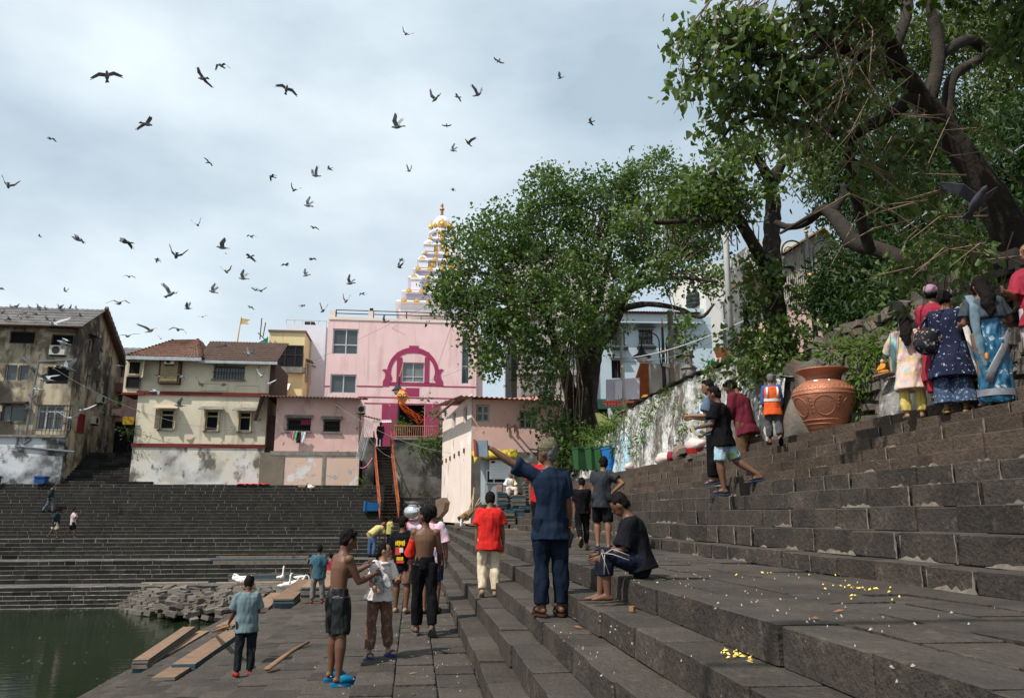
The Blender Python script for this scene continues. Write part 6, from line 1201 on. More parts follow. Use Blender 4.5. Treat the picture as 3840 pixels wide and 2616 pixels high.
for k, (x, y) in enumerate(((1052, 880), (1105, 878))): q = at_y(*c8(x, y), 52.33); t = MB(); t.tube([q+Vector((.13*math.cos(a), 0, .13*math.sin(a))) for a in [2*PI*i/12 for i in range(13)]], .03, 5); t.build('printed_motif', REDB, LN)
rr = random.Random(5)
for k in range(14):
    a = 2*PI*k/14; q = lc+Vector((.22*math.cos(a), .22*math.sin(a), -.52)); L = rr.uniform(1.2, 2.1); t = MB(); pts = [q+Vector((L*.75*f**1.4+.05*math.sin(f*9+k), .1*math.sin(k), -L*.62*f+.1*f*f*rr.uniform(-3, 4))) for f in [i/8 for i in range(9)]]; t.tube(pts, [(.01, .04)]*9, 6); t.build('paper_tail', ORG, LN)
# boards on pole, cone roof, boxes
for (x0, y0, x1, y1, out, nm) in ((557, 478, 745, 600, 0, 'large white cloth screen fixed to the steel pole'), (608, 488, 648, 595, .35, 'narrow pale board fixed to the steel pole in front of the screen')):
    p = [at_g(*c6(x, y), 36-out) for x, y in ((x0, y0+4), (x1, y0-6), (x1, y1-10), (x0, y1))]; t = MB(); t.prism(p, HD*.06); put(t, 'white_screen', mat('lilac_white_cloth', (.6, .58, .66), (.55, .53, .6), sc=2, rough=.8), nm, 'screen')
q = at_g(*c6(778, 588), 38); t = MB(); t.add([q+RT*x+HD*y for x, y in ((-.75, -.5), (.75, -.5), (.75, .8), (-.75, .8))]+[q+UP*1.75+RT*x+HD*y for x, y in ((-.2, -.1), (.2, -.1), (.2, .2), (-.2, .2))]+[], [(0, 1, 5, 4), (1, 2, 6, 5), (2, 3, 7, 6), (3, 0, 4, 7), (4, 5, 6, 7)]); put(t, 'shrine_roof', mat('terracotta_orange', (.45, .13, .05), (.36, .1, .04)), 'orange tapering shrine roof below the pale blue house', 'shrine')
q = at_g(*c6(885, 485), 37); t = MB(); t.obox(q, RT, HD, UP, .7, .3, .75); put(t, 'meter_box', ACW, 'off white electrical box beside the double lamp', 'box')
for x, y in ((945, 325), (908, 405)): q = at_g(*c6(x, y), 36); t = MB(); t.obox(q, (RT-UP*.25).normalized(), HD, (UP+RT*.25).normalized(), .3, .1, .1); t.bar(q, q+RT*-.35, .05); put(t, 'security_camera', ACW, 'white security camera on the concrete pole', 'camera', 'cameras on the concrete pole')
q = at_g(*c6(1025, 490), 34); t = MB(); t.lathe(q, [(.32, 0), (.34, .35), (.3, .5), (.38, .55), (.3, .65), (.16, .75), (.16, 1.1), (.22, 1.15), (.2, 1.3), (.1, 1.4)], 14); put(t, 'stone_pedestal', CONC, 'carved stone pedestal on top of the painted wall', 'pedestal')
q = at_g(*c6(740, 640), 31); t = MB(); t.obox(q, (RT+UP*.28).normalized(), HD, (UP-RT*.28).normalized(), 1.0, .5, .05); put(t, 'slab_shelf', CONC, 'tilted slab laid on the coping of the painted wall', 'slab')
q = at_g(*c6(805, 600), 31); t = MB(); t.obox(q, RT, HD, UP, .3, .3, .2); put(t, 'orange_crate', mat('orange_crate', (.6, .3, .05)), 'orange crate on the tilted slab', 'crate')
p = [at_g(*c6(x, y), 33) for x, y in ((498, 668), (530, 672), (575, 700), (600, 735), (520, 740))]; t = MB(); t.prism(p, HD*.3); put(t, 'printed_tarpaulin', mat('green_print_tarp', (.3, .3, .12), (.16, .2, .06), sc=3), 'slumped green printed tarpaulin beside the tree trunk', 'tarpaulin')
p = [at_g(*c6(x, y), 32.5) for x, y in ((568, 645), (580, 640), (608, 700), (575, 705))]; t = MB(); t.prism(p, HD*.15); put(t, 'folded_umbrella', mat('grey_cloth', (.4, .4, .43)), 'folded grey umbrella beside the printed tarpaulin', 'umbrella')
for (x0, y0, x1, y1, c, nm) in ((1205, 130, 1262, 215, (.02, .3, .16), 'bright green cloth'), (1262, 115, 1300, 225, (.68, .62, .58), 'white cloth'), (1300, 110, 1355, 215, (.55, .42, .34), 'pale peach cloth')):
    a, b = at_g(2200+x0*.379, 1300+y0*.379, 19.5), at_g(2200+x1*.379, 1300+y1*.379, 19.5); t = MB(); vv = []
    for j in range(5):
        for i in range(6): f = i/5; vv.append(Vector((a.x+(b.x-a.x)*f, a.y+.1*math.sin(i*2.1)+.05*j, a.z+(b.z-a.z)*j/4)))
    t.add(vv, [(j*6+i, j*6+i+1, j*6+i+7, j*6+i+6) for j in range(4) for i in range(5)]); o = put(t, 'drying_cloth', mat('cloth_'+nm.split()[0]+nm.split()[1], c, tuple(q*.8 for q in c), sc=8, rough=.95), nm+' drying on the wall by the white pole', 'cloth'); o.modifiers.new('thickness', 'SOLIDIFY').thickness = .02
q = at_g(2716, 1350, 19.6); t = MB(); t.obox(q, (RT+UP*.05).normalized(), HD, (UP-RT*.3).normalized(), .16, .05, .35); t.bar(q-UP*.35-RT*.1, q-UP*.6-RT*.1, .05); t.bar(q-UP*.35+RT*.12, q-UP*.6+RT*.12, .05); put(t, 'wooden_headboard', mat('red_brown_wood', (.2, .07, .04)), 'red brown carved headboard leaning by the white pole', 'board')
q = at_g(3195, 1395, 13.6); t = MB()
for a, b in (((-.28, -.28), (.3, -.22)), ((.3, -.22), (.42, .3)), ((.42, .3), (-.1, .32)), ((-.1, .32), (-.28, -.28))): t.bar(q+RT*a[0]+UP*a[1], q+RT*b[0]+UP*b[1], .04)
put(t, 'metal_frame', IRON, 'bent dark metal frame leaning behind the copper pot', 'frame')
# left foot of the old house and top of the far steps
for (x0, x1, nm) in ((325, 405, 'blue plastic chest at the corner of the whitewashed base'), (0, 30, 'blue plastic chest by the white base wall edge')):
    r = pl.rect(*c1(x0, 1452, x1, 1496)); t = MB(); pbox(t, pl, r[0], r[1], ZT+.02, ZT+.02+r[3]-r[2], .3, .9); o = put(t, 'blue_chest', mat('blue_chest', (.02, .06, .2), rough=.5), nm, 'chest'); t = MB(); pbox(t, pl, r[0]-.04, r[1]+.04, ZT+.02+r[3]-r[2], ZT+.12+r[3]-r[2], .26, .94); t.build('lid', MATS['blue_chest'], o)
a, b = at_y(*c1(1485, 1513), 52.3), at_y(*c1(1790, 1516), 52.3); t = MB(); t.tube([Vector((a.x, 52.3, ZT+.05)), Vector((b.x, 52.3, ZT+.05))], .05, 6); put(t, 'white_pipe', ACW, 'white pipe lying at the foot of the cream house', 'pipe')
REDC = mat('scarlet_cloth', (.6, .04, .02), rough=.9); a = at_y(*c1(2000, 1548), 52.2); t = MB(); nx = 12
vv = []
for i in range(nx+1):
    for j in range(3): vv.append(Vector((a.x-1.0+2.0*i/nx, 52.1+.25*j, ZT+.03+.06*abs(math.sin(i*1.9+j)))))
t.add(vv, [(i*3+j, i*3+3+j, i*3+4+j, i*3+1+j) for i in range(nx) for j in range(2)]); put(t, 'scarlet_cloth', REDC, 'strip of scarlet cloth left on the top far step', 'cloth', smooth=True).modifiers.new('thickness', 'SOLIDIFY').thickness = .04
MB_ = thing('parked_motorbike', 'dark motorbike parked in the shade at the head of the alley', 'motorbike', (-19.2, 57.8, ZT+2.4)); q = Vector((-19.2, 57.8, ZT+2.4))
for dx in (-.65, .65): t = MB(); t.tube([q+Vector((dx+.3*math.cos(a), 0, .3+.3*math.sin(a))) for a in [2*PI*i/16 for i in range(17)]], .06, 6); t.build('wheel', IRON, MB_)
t = MB(); t.ell(q+Vector((0, 0, .65)), .45, .16, .2); t.build('tank', BLACK, MB_); t = MB(); t.ell(q+Vector((.4, 0, .75)), .35, .14, .08); t.build('seat', BLACK, MB_); t = MB(); t.tube([q+Vector((-.65, 0, .3)), q+Vector((-.45, 0, 1.0))], .04, 6); t.tube([q+Vector((-.45, -.35, 1.05)), q+Vector((-.45, .35, 1.05))], .025, 6); t.build('handlebar', ALU, MB_)
r = py_.rect(*c1(985, 980, 1070, 1040)); t = MB(); pbox(t, py_, r[0], r[1], r[2], r[3], .2, .3); put(t, 'ochre_board', mat('ochre_panel', (.3, .18, .02)), 'ochre yellow panel hanging beside the alley', 'board')
# ---------------------------------------------------------------- overhead wires
def wire(a, b, sag, r_, m, label): pts = [Vector(a).lerp(Vector(b), k/14)-UP*sag*4*(k/14)*(1-k/14) for k in range(15)]; t = MB(); t.tube(pts, r_, 4); put(t, 'cable', m, label, 'cable', 'overhead cables')
CBL = mat('grey_cable', (.2, .2, .21)); CBW = mat('white_cable', (.6, .62, .65))
wire(at_g(2330, 1345, 36), at_g(3840, 545, 14), .9, .018, CBW, 'white cable strung from the steel pole up through the trees'); wire(p3.p(*p3.uz(*c3(760, 340)), .4), at_y(1700, 1700, 46), .6, .012, CBL, 'thin cable from the tin roof house to the pale house')
wire(pl.p(*pl.uz(*c1(430, 590)), .3), py_.p(*py_.uz(*c1(2110, 1085)), .5), 1.2, .012, CBL, 'thin cable sagging across the front of the cream house'); wire(py_.p(*py_.uz(*c1(1080, 1180)), .3), p5.p(*p5.uz(1700, 1100), .3), .2, .012, CBL, 'thin cable slanting from the cream house to the temple roof')
wire(p5.p(*U5(1050, 180), .3), p4.p(*p4.uz(*c2(300, 1500)), 1), .5, .012, CBL, 'thin cable from the temple front to the yellow block'); wire(p5.p(*U5(1800, 560), .2), at_y(*c8(1035, 780), 54), .3, .012, CBL, 'thin cable from the temple corner to the lamp post')
wire(at_g(*c6(645, 380), 36), at_g(*c6(1190, 255), 30), .3, .014, CBL, 'dark cable running right from the steel pole'); wire(p8.p(*U8(1300, 830), .5), p3.p(*p3.uz(*c3(1000, 470)), .4), .6, .012, CBL, 'thin cable crossing above the iron staircase')
t = MB(); q0 = p8.p(*U8(1020, 915), .6); q1 = p8.p(*U8(1125, 830), .4); t.tube([q0.lerp(q1, f)-UP*.25*math.sin(PI*f) for f in [i/8 for i in range(9)]], .03, 6); put(t, 'pink_rope', mat('pink_rope', (.6, .2, .32)), 'pink rope slung beside the iron staircase', 'rope')
# ---------------------------------------------------------------- petals, litter, mortar smears
PET = mat('marigold_petals', (.75, .5, .05), (.8, .62, .2), sc=30, rough=.8); LIT = mat('litter', (.5, .47, .43), (.25, .21, .17), sc=15, rough=.9); DLF = mat('dry_leaf', (.2, .1, .05), rough=.9)
def scatter(name, m, spots, label, cat, seed, sz=.02):
    t = MB(); r = random.Random(seed)
    for (px, py, z, n_, sx, sy) in spots:
        c = at_z(px, py, z)
        for k in range(n_):
            p = Vector((c.x+r.gauss(0, sx), c.y+r.gauss(0, sy), z+.012)); a = r.uniform(0, 6.28); L = sz*r.uniform(.6, 1.8); d = Vector((math.cos(a), math.sin(a), r.uniform(-.1, .3))); s_ = Vector((-d.y, d.x, 0))*.45
            t.add([p-d*L, p+s_*L, p+d*L+UP*.004, p-s_*L, p+UP*.012], [(0, 1, 4), (1, 2, 4), (2, 3, 4), (3, 0, 4)])
    return tag(t.build(name, m), label, cat, kind='stuff')
scatter('flower_petals', PET, [(2770, 2460, .85, 26, .06, .1), (3210, 2210, 1.066, 16, .07, .12), (3290, 2185, 1.066, 12, .5, .5), (3000, 2160, 1.066, 12, .7, .4), (3300, 2250, 1.066, 5, .1, .1), (3620, 2110, 1.24, 4, .1, .5)], 'yellow flower petals scattered over steps and landing', 'petals', 1, .012)
scatter('litter', LIT, [(1700, 2350, 0, 60, .5, 1.6), (1850, 2500, .0, 50, .4, .8), (1400, 2450, 0, 60, .5, 2.0), (2000, 2350, .42, 20, .06, 1), (2150, 2420, .635, 24, .07, 1), (2400, 2420, .85, 16, .07, .8), (3000, 2300, 1.066, 60, .5, 1.2), (2500, 2130, 1.066, 60, .5, 3), (1690, 2250, .2, 24, .06, 2)], 'small pale scraps of litter strewn on the stone', 'litter', 2, .006)
scatter('fallen_leaves', DLF, [(2650, 2270, .85, 3, .1, .4), (3070, 2320, 1.066, 2, .3, .2), (2140, 2330, .635, 2, .04, .2), (1380, 2600, 0, 5, .4, .5), (1790, 2450, 0, 40, .05, 1.6), (1660, 2200, 0, 30, .05, 2.5)], 'dry brown fallen leaves along the riser foot', 'leaves', 3, .03)
scatter('floating_scum', mat('pale_scum', (.14, .15, .1), (.09, .1, .06), sc=9), [(250, 2450, ZW, 22, 1.0, 2.0), (420, 2560, ZW, 14, .6, .8), (640, 2335, ZW, 24, 1.4, .3), (150, 2288, ZW, 30, 4, .15), (450, 2286, ZW, 16, 1.0, .15)], 'pale specks of scum and litter floating on the tank', 'scum', 6, .035)
scatter('step_litter', LIT, [(200, 2250, ZW+.335, 12, 5, .02), (350, 2232, ZW+.5, 14, 3, .02), (480, 2190, ZA, 16, 4, .5), (300, 2100, ZB, 10, 6, .5), (400, 2015, .325, 10, 6, .5)], 'scraps of paper and petals left along the far steps', 'litter', 7, .05)
t = MB(); q = at_z(2372, 2295, .85); t.obox(q+UP*.03, (.8, .6, 0), (-.6, .8, 0), UP, .018, .022, .02); put(t, 'brick_chip', mat('ochre_chip', (.25, .13, .06)), 'small orange brick chip on the step beside the sitting boy', 'brick')
t = MB(); r = random.Random(9)                                  # pale mortar squeezed out along the foot of the risers
zprev = [1.066]+[z for x, z in BACK[:-1]]
for (x, z), zb in zip(BACK[:8], zprev):
    y = 3.0
    while y < 22:
        if r.random() < .34:
            L = r.uniform(.15, .7); n_ = max(3, int(L/.05)); vs_ = []
            for k in range(n_+1): h = r.uniform(.008, .05)*(1 if 0 < k < n_ else .2); yy = y+L*k/n_; vs_ += [(x-.018, yy, zb+h), (x-r.uniform(.02, .027), yy, zb+.002)]
            t.add(vs_, [(2*k, 2*k+1, 2*k+3, 2*k+2) for k in range(n_)])
        y += r.uniform(.2, .9)
for (x, y, zb, z) in JOINTS:                                      # mortar standing in some of the upright joints
    if r.random() < .34 and 2.5 < y < 24:
        n_ = 5; w0 = r.uniform(.005, .014); vs_ = []
        for k in range(n_+1): zz_ = zb+.005+(z-zb-.012)*k/n_; a_ = w0*r.uniform(.4, 1.6)*(1.8 if k == 0 else 1); c_ = y+r.uniform(-.006, .006); vs_ += [(x-.019, c_-a_, zz_), (x-.019, c_+a_, zz_)]
        t.add(vs_, [(2*k, 2*k+1, 2*k+3, 2*k+2) for k in range(n_)])
o = t.build('mortar_smears', mat('squeezed_mortar', (.22, .19, .16), (.12, .1, .085), sc=12, rough=.95), s2); o['kind'] = 'stuff'
# ================================================================ people
PEND = []                                                    # meshes to be grown into one smooth skin
def grow(mb, name, m, parent, vox, sm=3, fold=0, ff=9, fs=(1, 1, .45), extra=None):
    o = mb.build(name, m, parent); r = o.modifiers.new('r', 'REMESH'); r.mode = 'VOXEL'; r.voxel_size = vox; r.use_smooth_shade = True
    if sm: s_ = o.modifiers.new('s', 'SMOOTH'); s_.factor = .5; s_.iterations = sm
    PEND.append((o, fold, ff, fs, extra)); return o
def finish_people():
    done = []
    tmp = bpy.data.scenes.new('grow'); vl = tmp.view_layers[0]   # a bare scene of its own keeps each evaluation small
    for o, *_ in PEND:
        tmp.collection.objects.link(o); vl.update(); done.append(bpy.data.meshes.new_from_object(o.evaluated_get(vl.depsgraph))); tmp.collection.objects.unlink(o); o.modifiers.clear()
    bpy.data.scenes.remove(tmp)
    for (o, fold, ff, fs, extra), me in zip(PEND, done):
        me.materials.clear()
        for m_ in o.data.materials: me.materials.append(m_)
        if fold:
            off = woff(o.parent); nv = len(me.vertices); co = np.empty(nv*3, np.float32); nr = np.empty(nv*3, np.float32)
            me.vertices.foreach_get('co', co); me.vertex_normals.foreach_get('vector', nr); co = co.reshape(-1, 3); nr = nr.reshape(-1, 3)
            pp = ((co+np.array(off, np.float32))*np.array(fs, np.float32)*ff).tolist(); nz_ = mnoise.noise
            amp = np.array([nz_(p)+.5*nz_((p[0]*2.3, p[1]*2.3, p[2]*2.3)) for p in pp], np.float32)*fold
            me.vertices.foreach_set('co', (co+nr*amp[:, None]).ravel()); me.update()
        if extra and extra.v:
            import bmesh
            off = woff(o.parent); bm = bmesh.new(); bm.from_mesh(me); vs = [bm.verts.new(Vector(v)-off) for v in extra.v]
            for f in extra.f:
                try: bm.faces.new([vs[i] for i in f]).smooth = True
                except ValueError: pass
            bm.to_mesh(me); bm.free()
        me.polygons.foreach_set('use_smooth', [True]*len(me.polygons)); o.data = me
SKD = mat('dark_brown_skin', (.13, .062, .037), (.105, .05, .03), sc=6, rough=.5, spec=.28); SKM = mat('brown_skin', (.2, .1, .058), (.165, .08, .047), sc=6, rough=.5, spec=.28); SKL = mat('light_brown_skin', (.3, .165, .1), (.26, .14, .085), sc=6, rough=.5, spec=.28)
HAIR = mat('black_hair', (.006, .005, .005), (.011, .009, .0085), sc=40, rough=.75, spec=.06); GREYH = mat('grey_hair', (.16, .155, .15), (.08, .08, .08), sc=30, rough=.7)
EYEM = mat('eye_dark', (.015, .012, .01), rough=.2); LIPM = mat('lips', (.16, .055, .045), rough=.5)
def cloth(name, c, k=.72, rough=.88, layers=(), sc=7, spec=.06): return mat(name, c, tuple(q*k for q in c), sc=sc, rough=rough, layers=layers, bump=.5, bsc=24, bdist=.015, spec=spec)
DEF = dict(lean=(0, 0, 1), twist=0, aL=((-.13, .02, -1), (-.05, .15, -1)), aR=((.13, .02, -1), (.05, .15, -1)), lL=((-.05, .02, -1), (.0, -.04, -1)), lR=((.05, .02, -1), (.0, -.04, -1)), head=(0, 0), fL=(-8, 0), fR=(8, 0), hip=0)
def person(label, pos, yaw, top=None, H=None, pose=None, skin=SKM, shirt=None, pants=None, feet=('bare',), hair='short', vox=None, bw=1.0, zoff=0, face=False, hairm=None, hands='relax', name='person', group=None):
    """pos: world point under the feet; top: photograph row of the head top (sets the height); shirt (material, hem, sleeve, ease); pants (material, length 0..2, ease)"""
    pos = Vector(pos)
    if H is None: g = (pos-EYE).dot(HD); px = proj(pos)[0]; H = at_g(px, top, g).z-pos.z
    P = dict(DEF); P.update(pose or {}); g = (pos-EYE).dot(HD); vox = vox or max(.011, min(.028, g*.0011))
    a = R(yaw); f0 = Vector((math.sin(a), math.cos(a), 0)); r0 = Vector((math.cos(a), -math.sin(a), 0))
    V = lambda d: (r0*d[0]+f0*d[1]+UP*d[2])
    N = lambda d: V(d).normalized()
    th, sh, ua, fa = .245*H, .246*H, .172*H, .150*H; hipw = .052*H*bw
    legs = {}
    for s_, k in ((-1, 'lL'), (1, 'lR')):
        h = r0*s_*hipw; kn = h+N(P[k][0])*th; an = kn+N(P[k][1])*sh; legs[s_] = [h, kn, an]
    low = min(legs[-1][2].z, legs[1][2].z); zoff += {'sandal': .013, 'clog': .021, 'shoe': .006}.get(feet[0], .002)*H; pel = Vector((pos.x, pos.y, pos.z-low+.045*H+zoff))
    mid = (legs[-1][2]+legs[1][2])/2
    if not P.get('root'): pel -= Vector((mid.x, mid.y, 0))*.5
    legs = {s_: [pel+q for q in v] for s_, v in legs.items()}
    up = N(P['lean']); tw = R(P['twist']); rt = (r0*math.cos(tw)-f0*math.sin(tw)); rt = (rt-up*rt.dot(up)).normalized(); fw = up.cross(rt)
    base = pel+UP*.03*H; neck = base+up*.285*H; T = thing(name, label, 'person', (pos.x, pos.y, pos.z), group)
    # ---- skin
    b = MB(); spine = lambda s_: base+up*s_*H+fw*H*(.012*math.sin(max(0, min(1, s_/.28))*PI))*-1
    tor = [(-.085, .05, .05), (-.04, .08, .06), (.01, .084, .062), (.06, .074, .054), (.12, .08, .057), (.18, .094, .062), (.225, .098, .057), (.258, .078, .048), (.28, .044, .04), (.305, .030, .033), (.345, .029, .033)]
    sk = lambda s_: (.88 if (shirt and -.05 < s_ < .25 and s_ > shirt[1]) or (pants and s_ < .045) else 1); b.tube([spine(s_) for s_, x, y in tor], [(x*H*bw*sk(s_), y*H*bw*sk(s_)) for s_, x, y in tor], 16, ref=rt)
    hy, hp = R(P['head'][0]), R(P['head'][1]); hf = (fw*math.cos(hy)+rt*math.sin(hy)); hr = (rt*math.cos(hy)-fw*math.sin(hy)); hu = up*.6+UP*.4; hu.normalize(); hf = (hf-hu*hf.dot(hu)).normalized(); hr = hf.cross(hu).normalized()
    hf, hu = (hf*math.cos(hp)-hu*math.sin(hp)), (hu*math.cos(hp)+hf*math.sin(hp)); hc = neck+up*.04*H+hu*.058*H+hf*.012*H; AX = (hr, hf, hu)
    b.ell(hc, .0465*H, .058*H, .070*H, 18, 12, AX); b.ell(hc+hf*.016*H-hu*.034*H, .036*H, .042*H, .042*H, 14, 9, AX); b.tube([neck-up*.01*H, hc-hu*.03*H-hf*.012*H], [.032*H, .031*H], 12)
    b.ell(hc+hf*.058*H-hu*.014*H, .0085*H, .014*H, .016*H, 8, 6, AX)
    for s_ in (-1, 1): b.ell(hc+hr*s_*.047*H-hu*.01*H, .008*H, .014*H, .02*H, 8, 6, AX)
    arms = {}; hx = MB()
    for s_, k in ((-1, 'aL'), (1, 'aR')):
        s0 = neck-up*.04*H+rt*s_*.088*H*bw; el = s0+N(P[k][0])*ua; wr = el+N(P[k][1])*fa; arms[s_] = (s0, el, wr)
        b.ell(s0+rt*s_*.004*H, .036*H, .036*H, .034*H, 12, 8); b.tube([s0, s0.lerp(el, .35), s0.lerp(el, .75), el, el.lerp(wr, .3), el.lerp(wr, .7), wr], [.033*H, .031*H, .026*H, .0245*H, .0255*H, .02*H, .0155*H], 12)
        d = (wr-el).normalized(); fl = P.get('hand'+'LR'[s_ > 0]); hd = N(fl) if fl else (d+Vector((0, 0, -.15))).normalized(); sd = hd.cross(rt if abs(hd.dot(rt)) < .8 else fw).normalized(); nm_ = sd.cross(hd)
        b.ell(wr+hd*.030*H, .011*H, .021*H, .034*H, 10, 8, (nm_, sd, hd))
        if g < 24:                                          # separate fingers and a thumb
            curl = P.get('curl', .45)
            for j in range(4):
                k0 = wr+hd*.055*H+sd*(j-1.5)*.0105*H; L = (.036, .043, .041, .032)[j]*H; b1 = (hd*math.cos(curl)-nm_*math.sin(curl)*s_); b2 = (hd*math.cos(curl*2)-nm_*math.sin(curl*2)*s_)
                hx.tube([k0-hd*.012*H, k0, k0+b1*L*.5, k0+b1*L*.5+b2*L*.5], [.0062*H, .006*H, .0055*H, .004*H], 6)
            k0 = wr+hd*.02*H-sd*.018*H; hx.tube([k0, k0-sd*.014*H+hd*.016*H, k0-sd*.012*H+hd*.036*H], [.007*H, .0065*H, .0045*H], 6)
    ft = {}; lk = .84 if pants else 1
    for s_, k in ((-1, 'fL'), (1, 'fR')):
        h, kn, an = legs[s_]; b.tube([h+UP*.02*H, h.lerp(kn, .3), h.lerp(kn, .75), kn, kn.lerp(an, .25), kn.lerp(an, .65), an], [.062*H*bw*lk, .056*H*bw*lk, .043*H*(lk if pants and pants[1] > .9 else 1), .037*H, .040*H, .028*H, .0215*H], 14)
        fy, fp = R(P[k][0]), R(P[k][1]); fd = f0*math.cos(fy)+r0*math.sin(fy); fd = fd*math.cos(fp)-UP*math.sin(fp); fu = UP*math.cos(fp)+(f0*math.cos(fy)+r0*math.sin(fy))*math.sin(fp); fr = fd.cross(fu)
        hl = an-fu*.024*H-fd*.022*H; ft[s_] = (hl, fd, fu, fr, an)
        b.tube([hl-fd*.012*H, hl+fd*.005*H, hl+fd*.05*H+fu*.004*H, hl+fd*.095*H-fu*.004*H, hl+fd*.125*H-fu*.008*H], [(.014*H, .014*H), (.02*H, .02*H), (.023*H, .022*H), (.028*H, .014*H), (.018*H, .009*H)], 10, ref=fr); b.tube([an, hl+fd*.02*H], [.022*H, .021*H], 10)
    grow(b, 'body', skin, T, vox, 3, extra=hx)
    # ---- hair
    hm = hairm or HAIR
    if hair:
        t = MB(); t.ell(hc+hu*.017*H-hf*.013*H, .0525*H, .058*H, .064*H, 16, 10, AX); t.ell(hc-hf*.026*H-hu*.012*H, .047*H, .04*H, .05*H, 14, 9, AX)
        if hair in ('short', 'tousled'): t.ell(hc+hu*.058*H+hf*.022*H, .036*H, .026*H, .02*H, 12, 8, AX)
        if hair == 'bun': t.ell(hc-hf*.06*H-hu*.02*H, .028*H, .026*H, .03*H, 10, 8, AX)
        if hair == 'tied': t.tube([hc-hf*.05*H-hu*.01*H, hc-hf*.075*H-hu*.05*H, hc-hf*.07*H-hu*.1*H], [.022*H, .02*H, .008*H], 8)
        if hair == 'long': t.tube([hc-hf*.03*H-hu*.01*H, hc-hf*.06*H-hu*.07*H, hc-hf*.085*H-hu*.14*H+hr*.012*H, hc-hf*.085*H-hu*.21*H-hr*.006*H, hc-hf*.07*H-hu*.27*H+hr*.012*H, hc-hf*.06*H-hu*.31*H], [(.05*H, .035*H), (.052*H, .032*H), (.055*H, .028*H), (.05*H, .026*H), (.035*H, .022*H), (.012*H, .01*H)], 12, ref=hr)
        grow(t, 'hair', hm, T, vox*.9, 1, fold=.0075*H, ff=42/H, fs=(1, 1, .7))
    if face:
        for s_ in (-1, 1):
            e = hc+hr*s_*.02*H+hf*.0505*H+hu*.004*H; t = MB(); t.ell(e, .0085*H, .004*H, .0048*H, 8, 6, AX); t.build('eye', EYEM, T, True); t = MB(); t.tube([e+hu*.013*H-hr*.011*H, e+hu*.0165*H, e+hu*.013*H+hr*.011*H], .0028*H, 5); t.build('eyebrow', HAIR, T)
        t = MB(); t.ell(hc+hf*.0535*H-hu*.04*H, .014*H, .006*H, .0055*H, 10, 6, AX); t.build('mouth', LIPM, T, True)
    # ---- clothes
    if shirt:
        sm_, hem, slv, ease = shirt[:4]; flare = shirt[4] if len(shirt) > 4 else 0; t = MB(); e = ease*H
        rows = [(s_, x, y) for s_, x, y in tor[1:9] if s_ > hem+.02]; fx = lambda s_: (.084 if s_ < .03 else 0)
        pts = [spine(hem)]+[spine(s_) for s_, x, y in rows]; hw0 = .092+flare; rad = [(hw0*H*bw+e, (.070+flare*.9)*H*bw+e)]
        if hem < -.12: pts.insert(1, spine((hem+.0)/2)); rad.append(((.087+flare*.5)*H*bw+e, (.065+flare*.45)*H*bw+e))
        for s_, x, y in rows: rad.append(((max(x, .088 if s_ < .03 else .08 if s_ < .2 else x)*H*bw+e*(1 if s_ < .25 else .55)), y*H*bw+e*(1 if s_ < .25 else .55)))
        t.tube(pts, rad, 18, ref=rt)
        for s_ in (-1, 1):
            s0, el, wr = arms[s_]; s0 = s0+rt*s_*.002*H; t.ell(s0, .036*H+e*.6, .036*H+e*.6, .034*H+e*.5, 10, 8)
            if slv <= 1: q = s0.lerp(el, slv); t.tube([s0, s0.lerp(q, .5), q], [.036*H+e*.6, .036*H+e*.8, .035*H+e*1.1], 12)
            else: q = el.lerp(wr, slv-1); t.tube([s0, s0.lerp(el, .6), el, q], [.036*H+e*.6, .032*H+e*.8, .029*H+e*.8, .022*H+e*.7], 12)
        grow(t, shirt[5] if len(shirt) > 5 else 'shirt', sm_, T, vox, 3, fold=.015*H, ff=13/H)
    if pants:
        pm, ln, ease = pants[:3]; cuff = pants[3] if len(pants) > 3 else 1.0; t = MB(); e = ease*H
        pk_ = .93 if shirt else 1.0; t.tube([base+up*.05*H, base+up*.0*H, base-UP*.05*H, base-UP*.1*H], [(.079*H*bw*pk_, .058*H*bw*pk_), ((.085*H*bw+e*.15)*pk_, (.064*H*bw+e*.15)*pk_), ((.086*H*bw+e*.3)*pk_, (.066*H*bw+e*.3)*pk_), (.055*H*bw, .048*H*bw)], 16, ref=r0)
        for s_ in (-1, 1):
            h, kn, an = legs[s_]; pts, rad = [h+UP*.02*H], [.06*H*bw+e*.25]
            if ln <= 1: q = h.lerp(kn, ln); pts += [h.lerp(q, .5), q]; rad += [.056*H*bw+e*.45, (.047*H*bw+e*.7)*cuff]
            else:
                q = kn.lerp(an, ln-1); pts += [h.lerp(kn, .5), kn, kn.lerp(q, .5), q]; rad += [.051*H*bw+e*.4, .039*H+e*.5, (.039*H+e*.55)*(1+(cuff-1)*.5), (.028*H+e*.8)*cuff]
            t.tube(pts, rad, 14)
        grow(t, pants[4] if len(pants) > 4 else 'trousers', pm, T, vox, 2, fold=.013*H, ff=16/H)
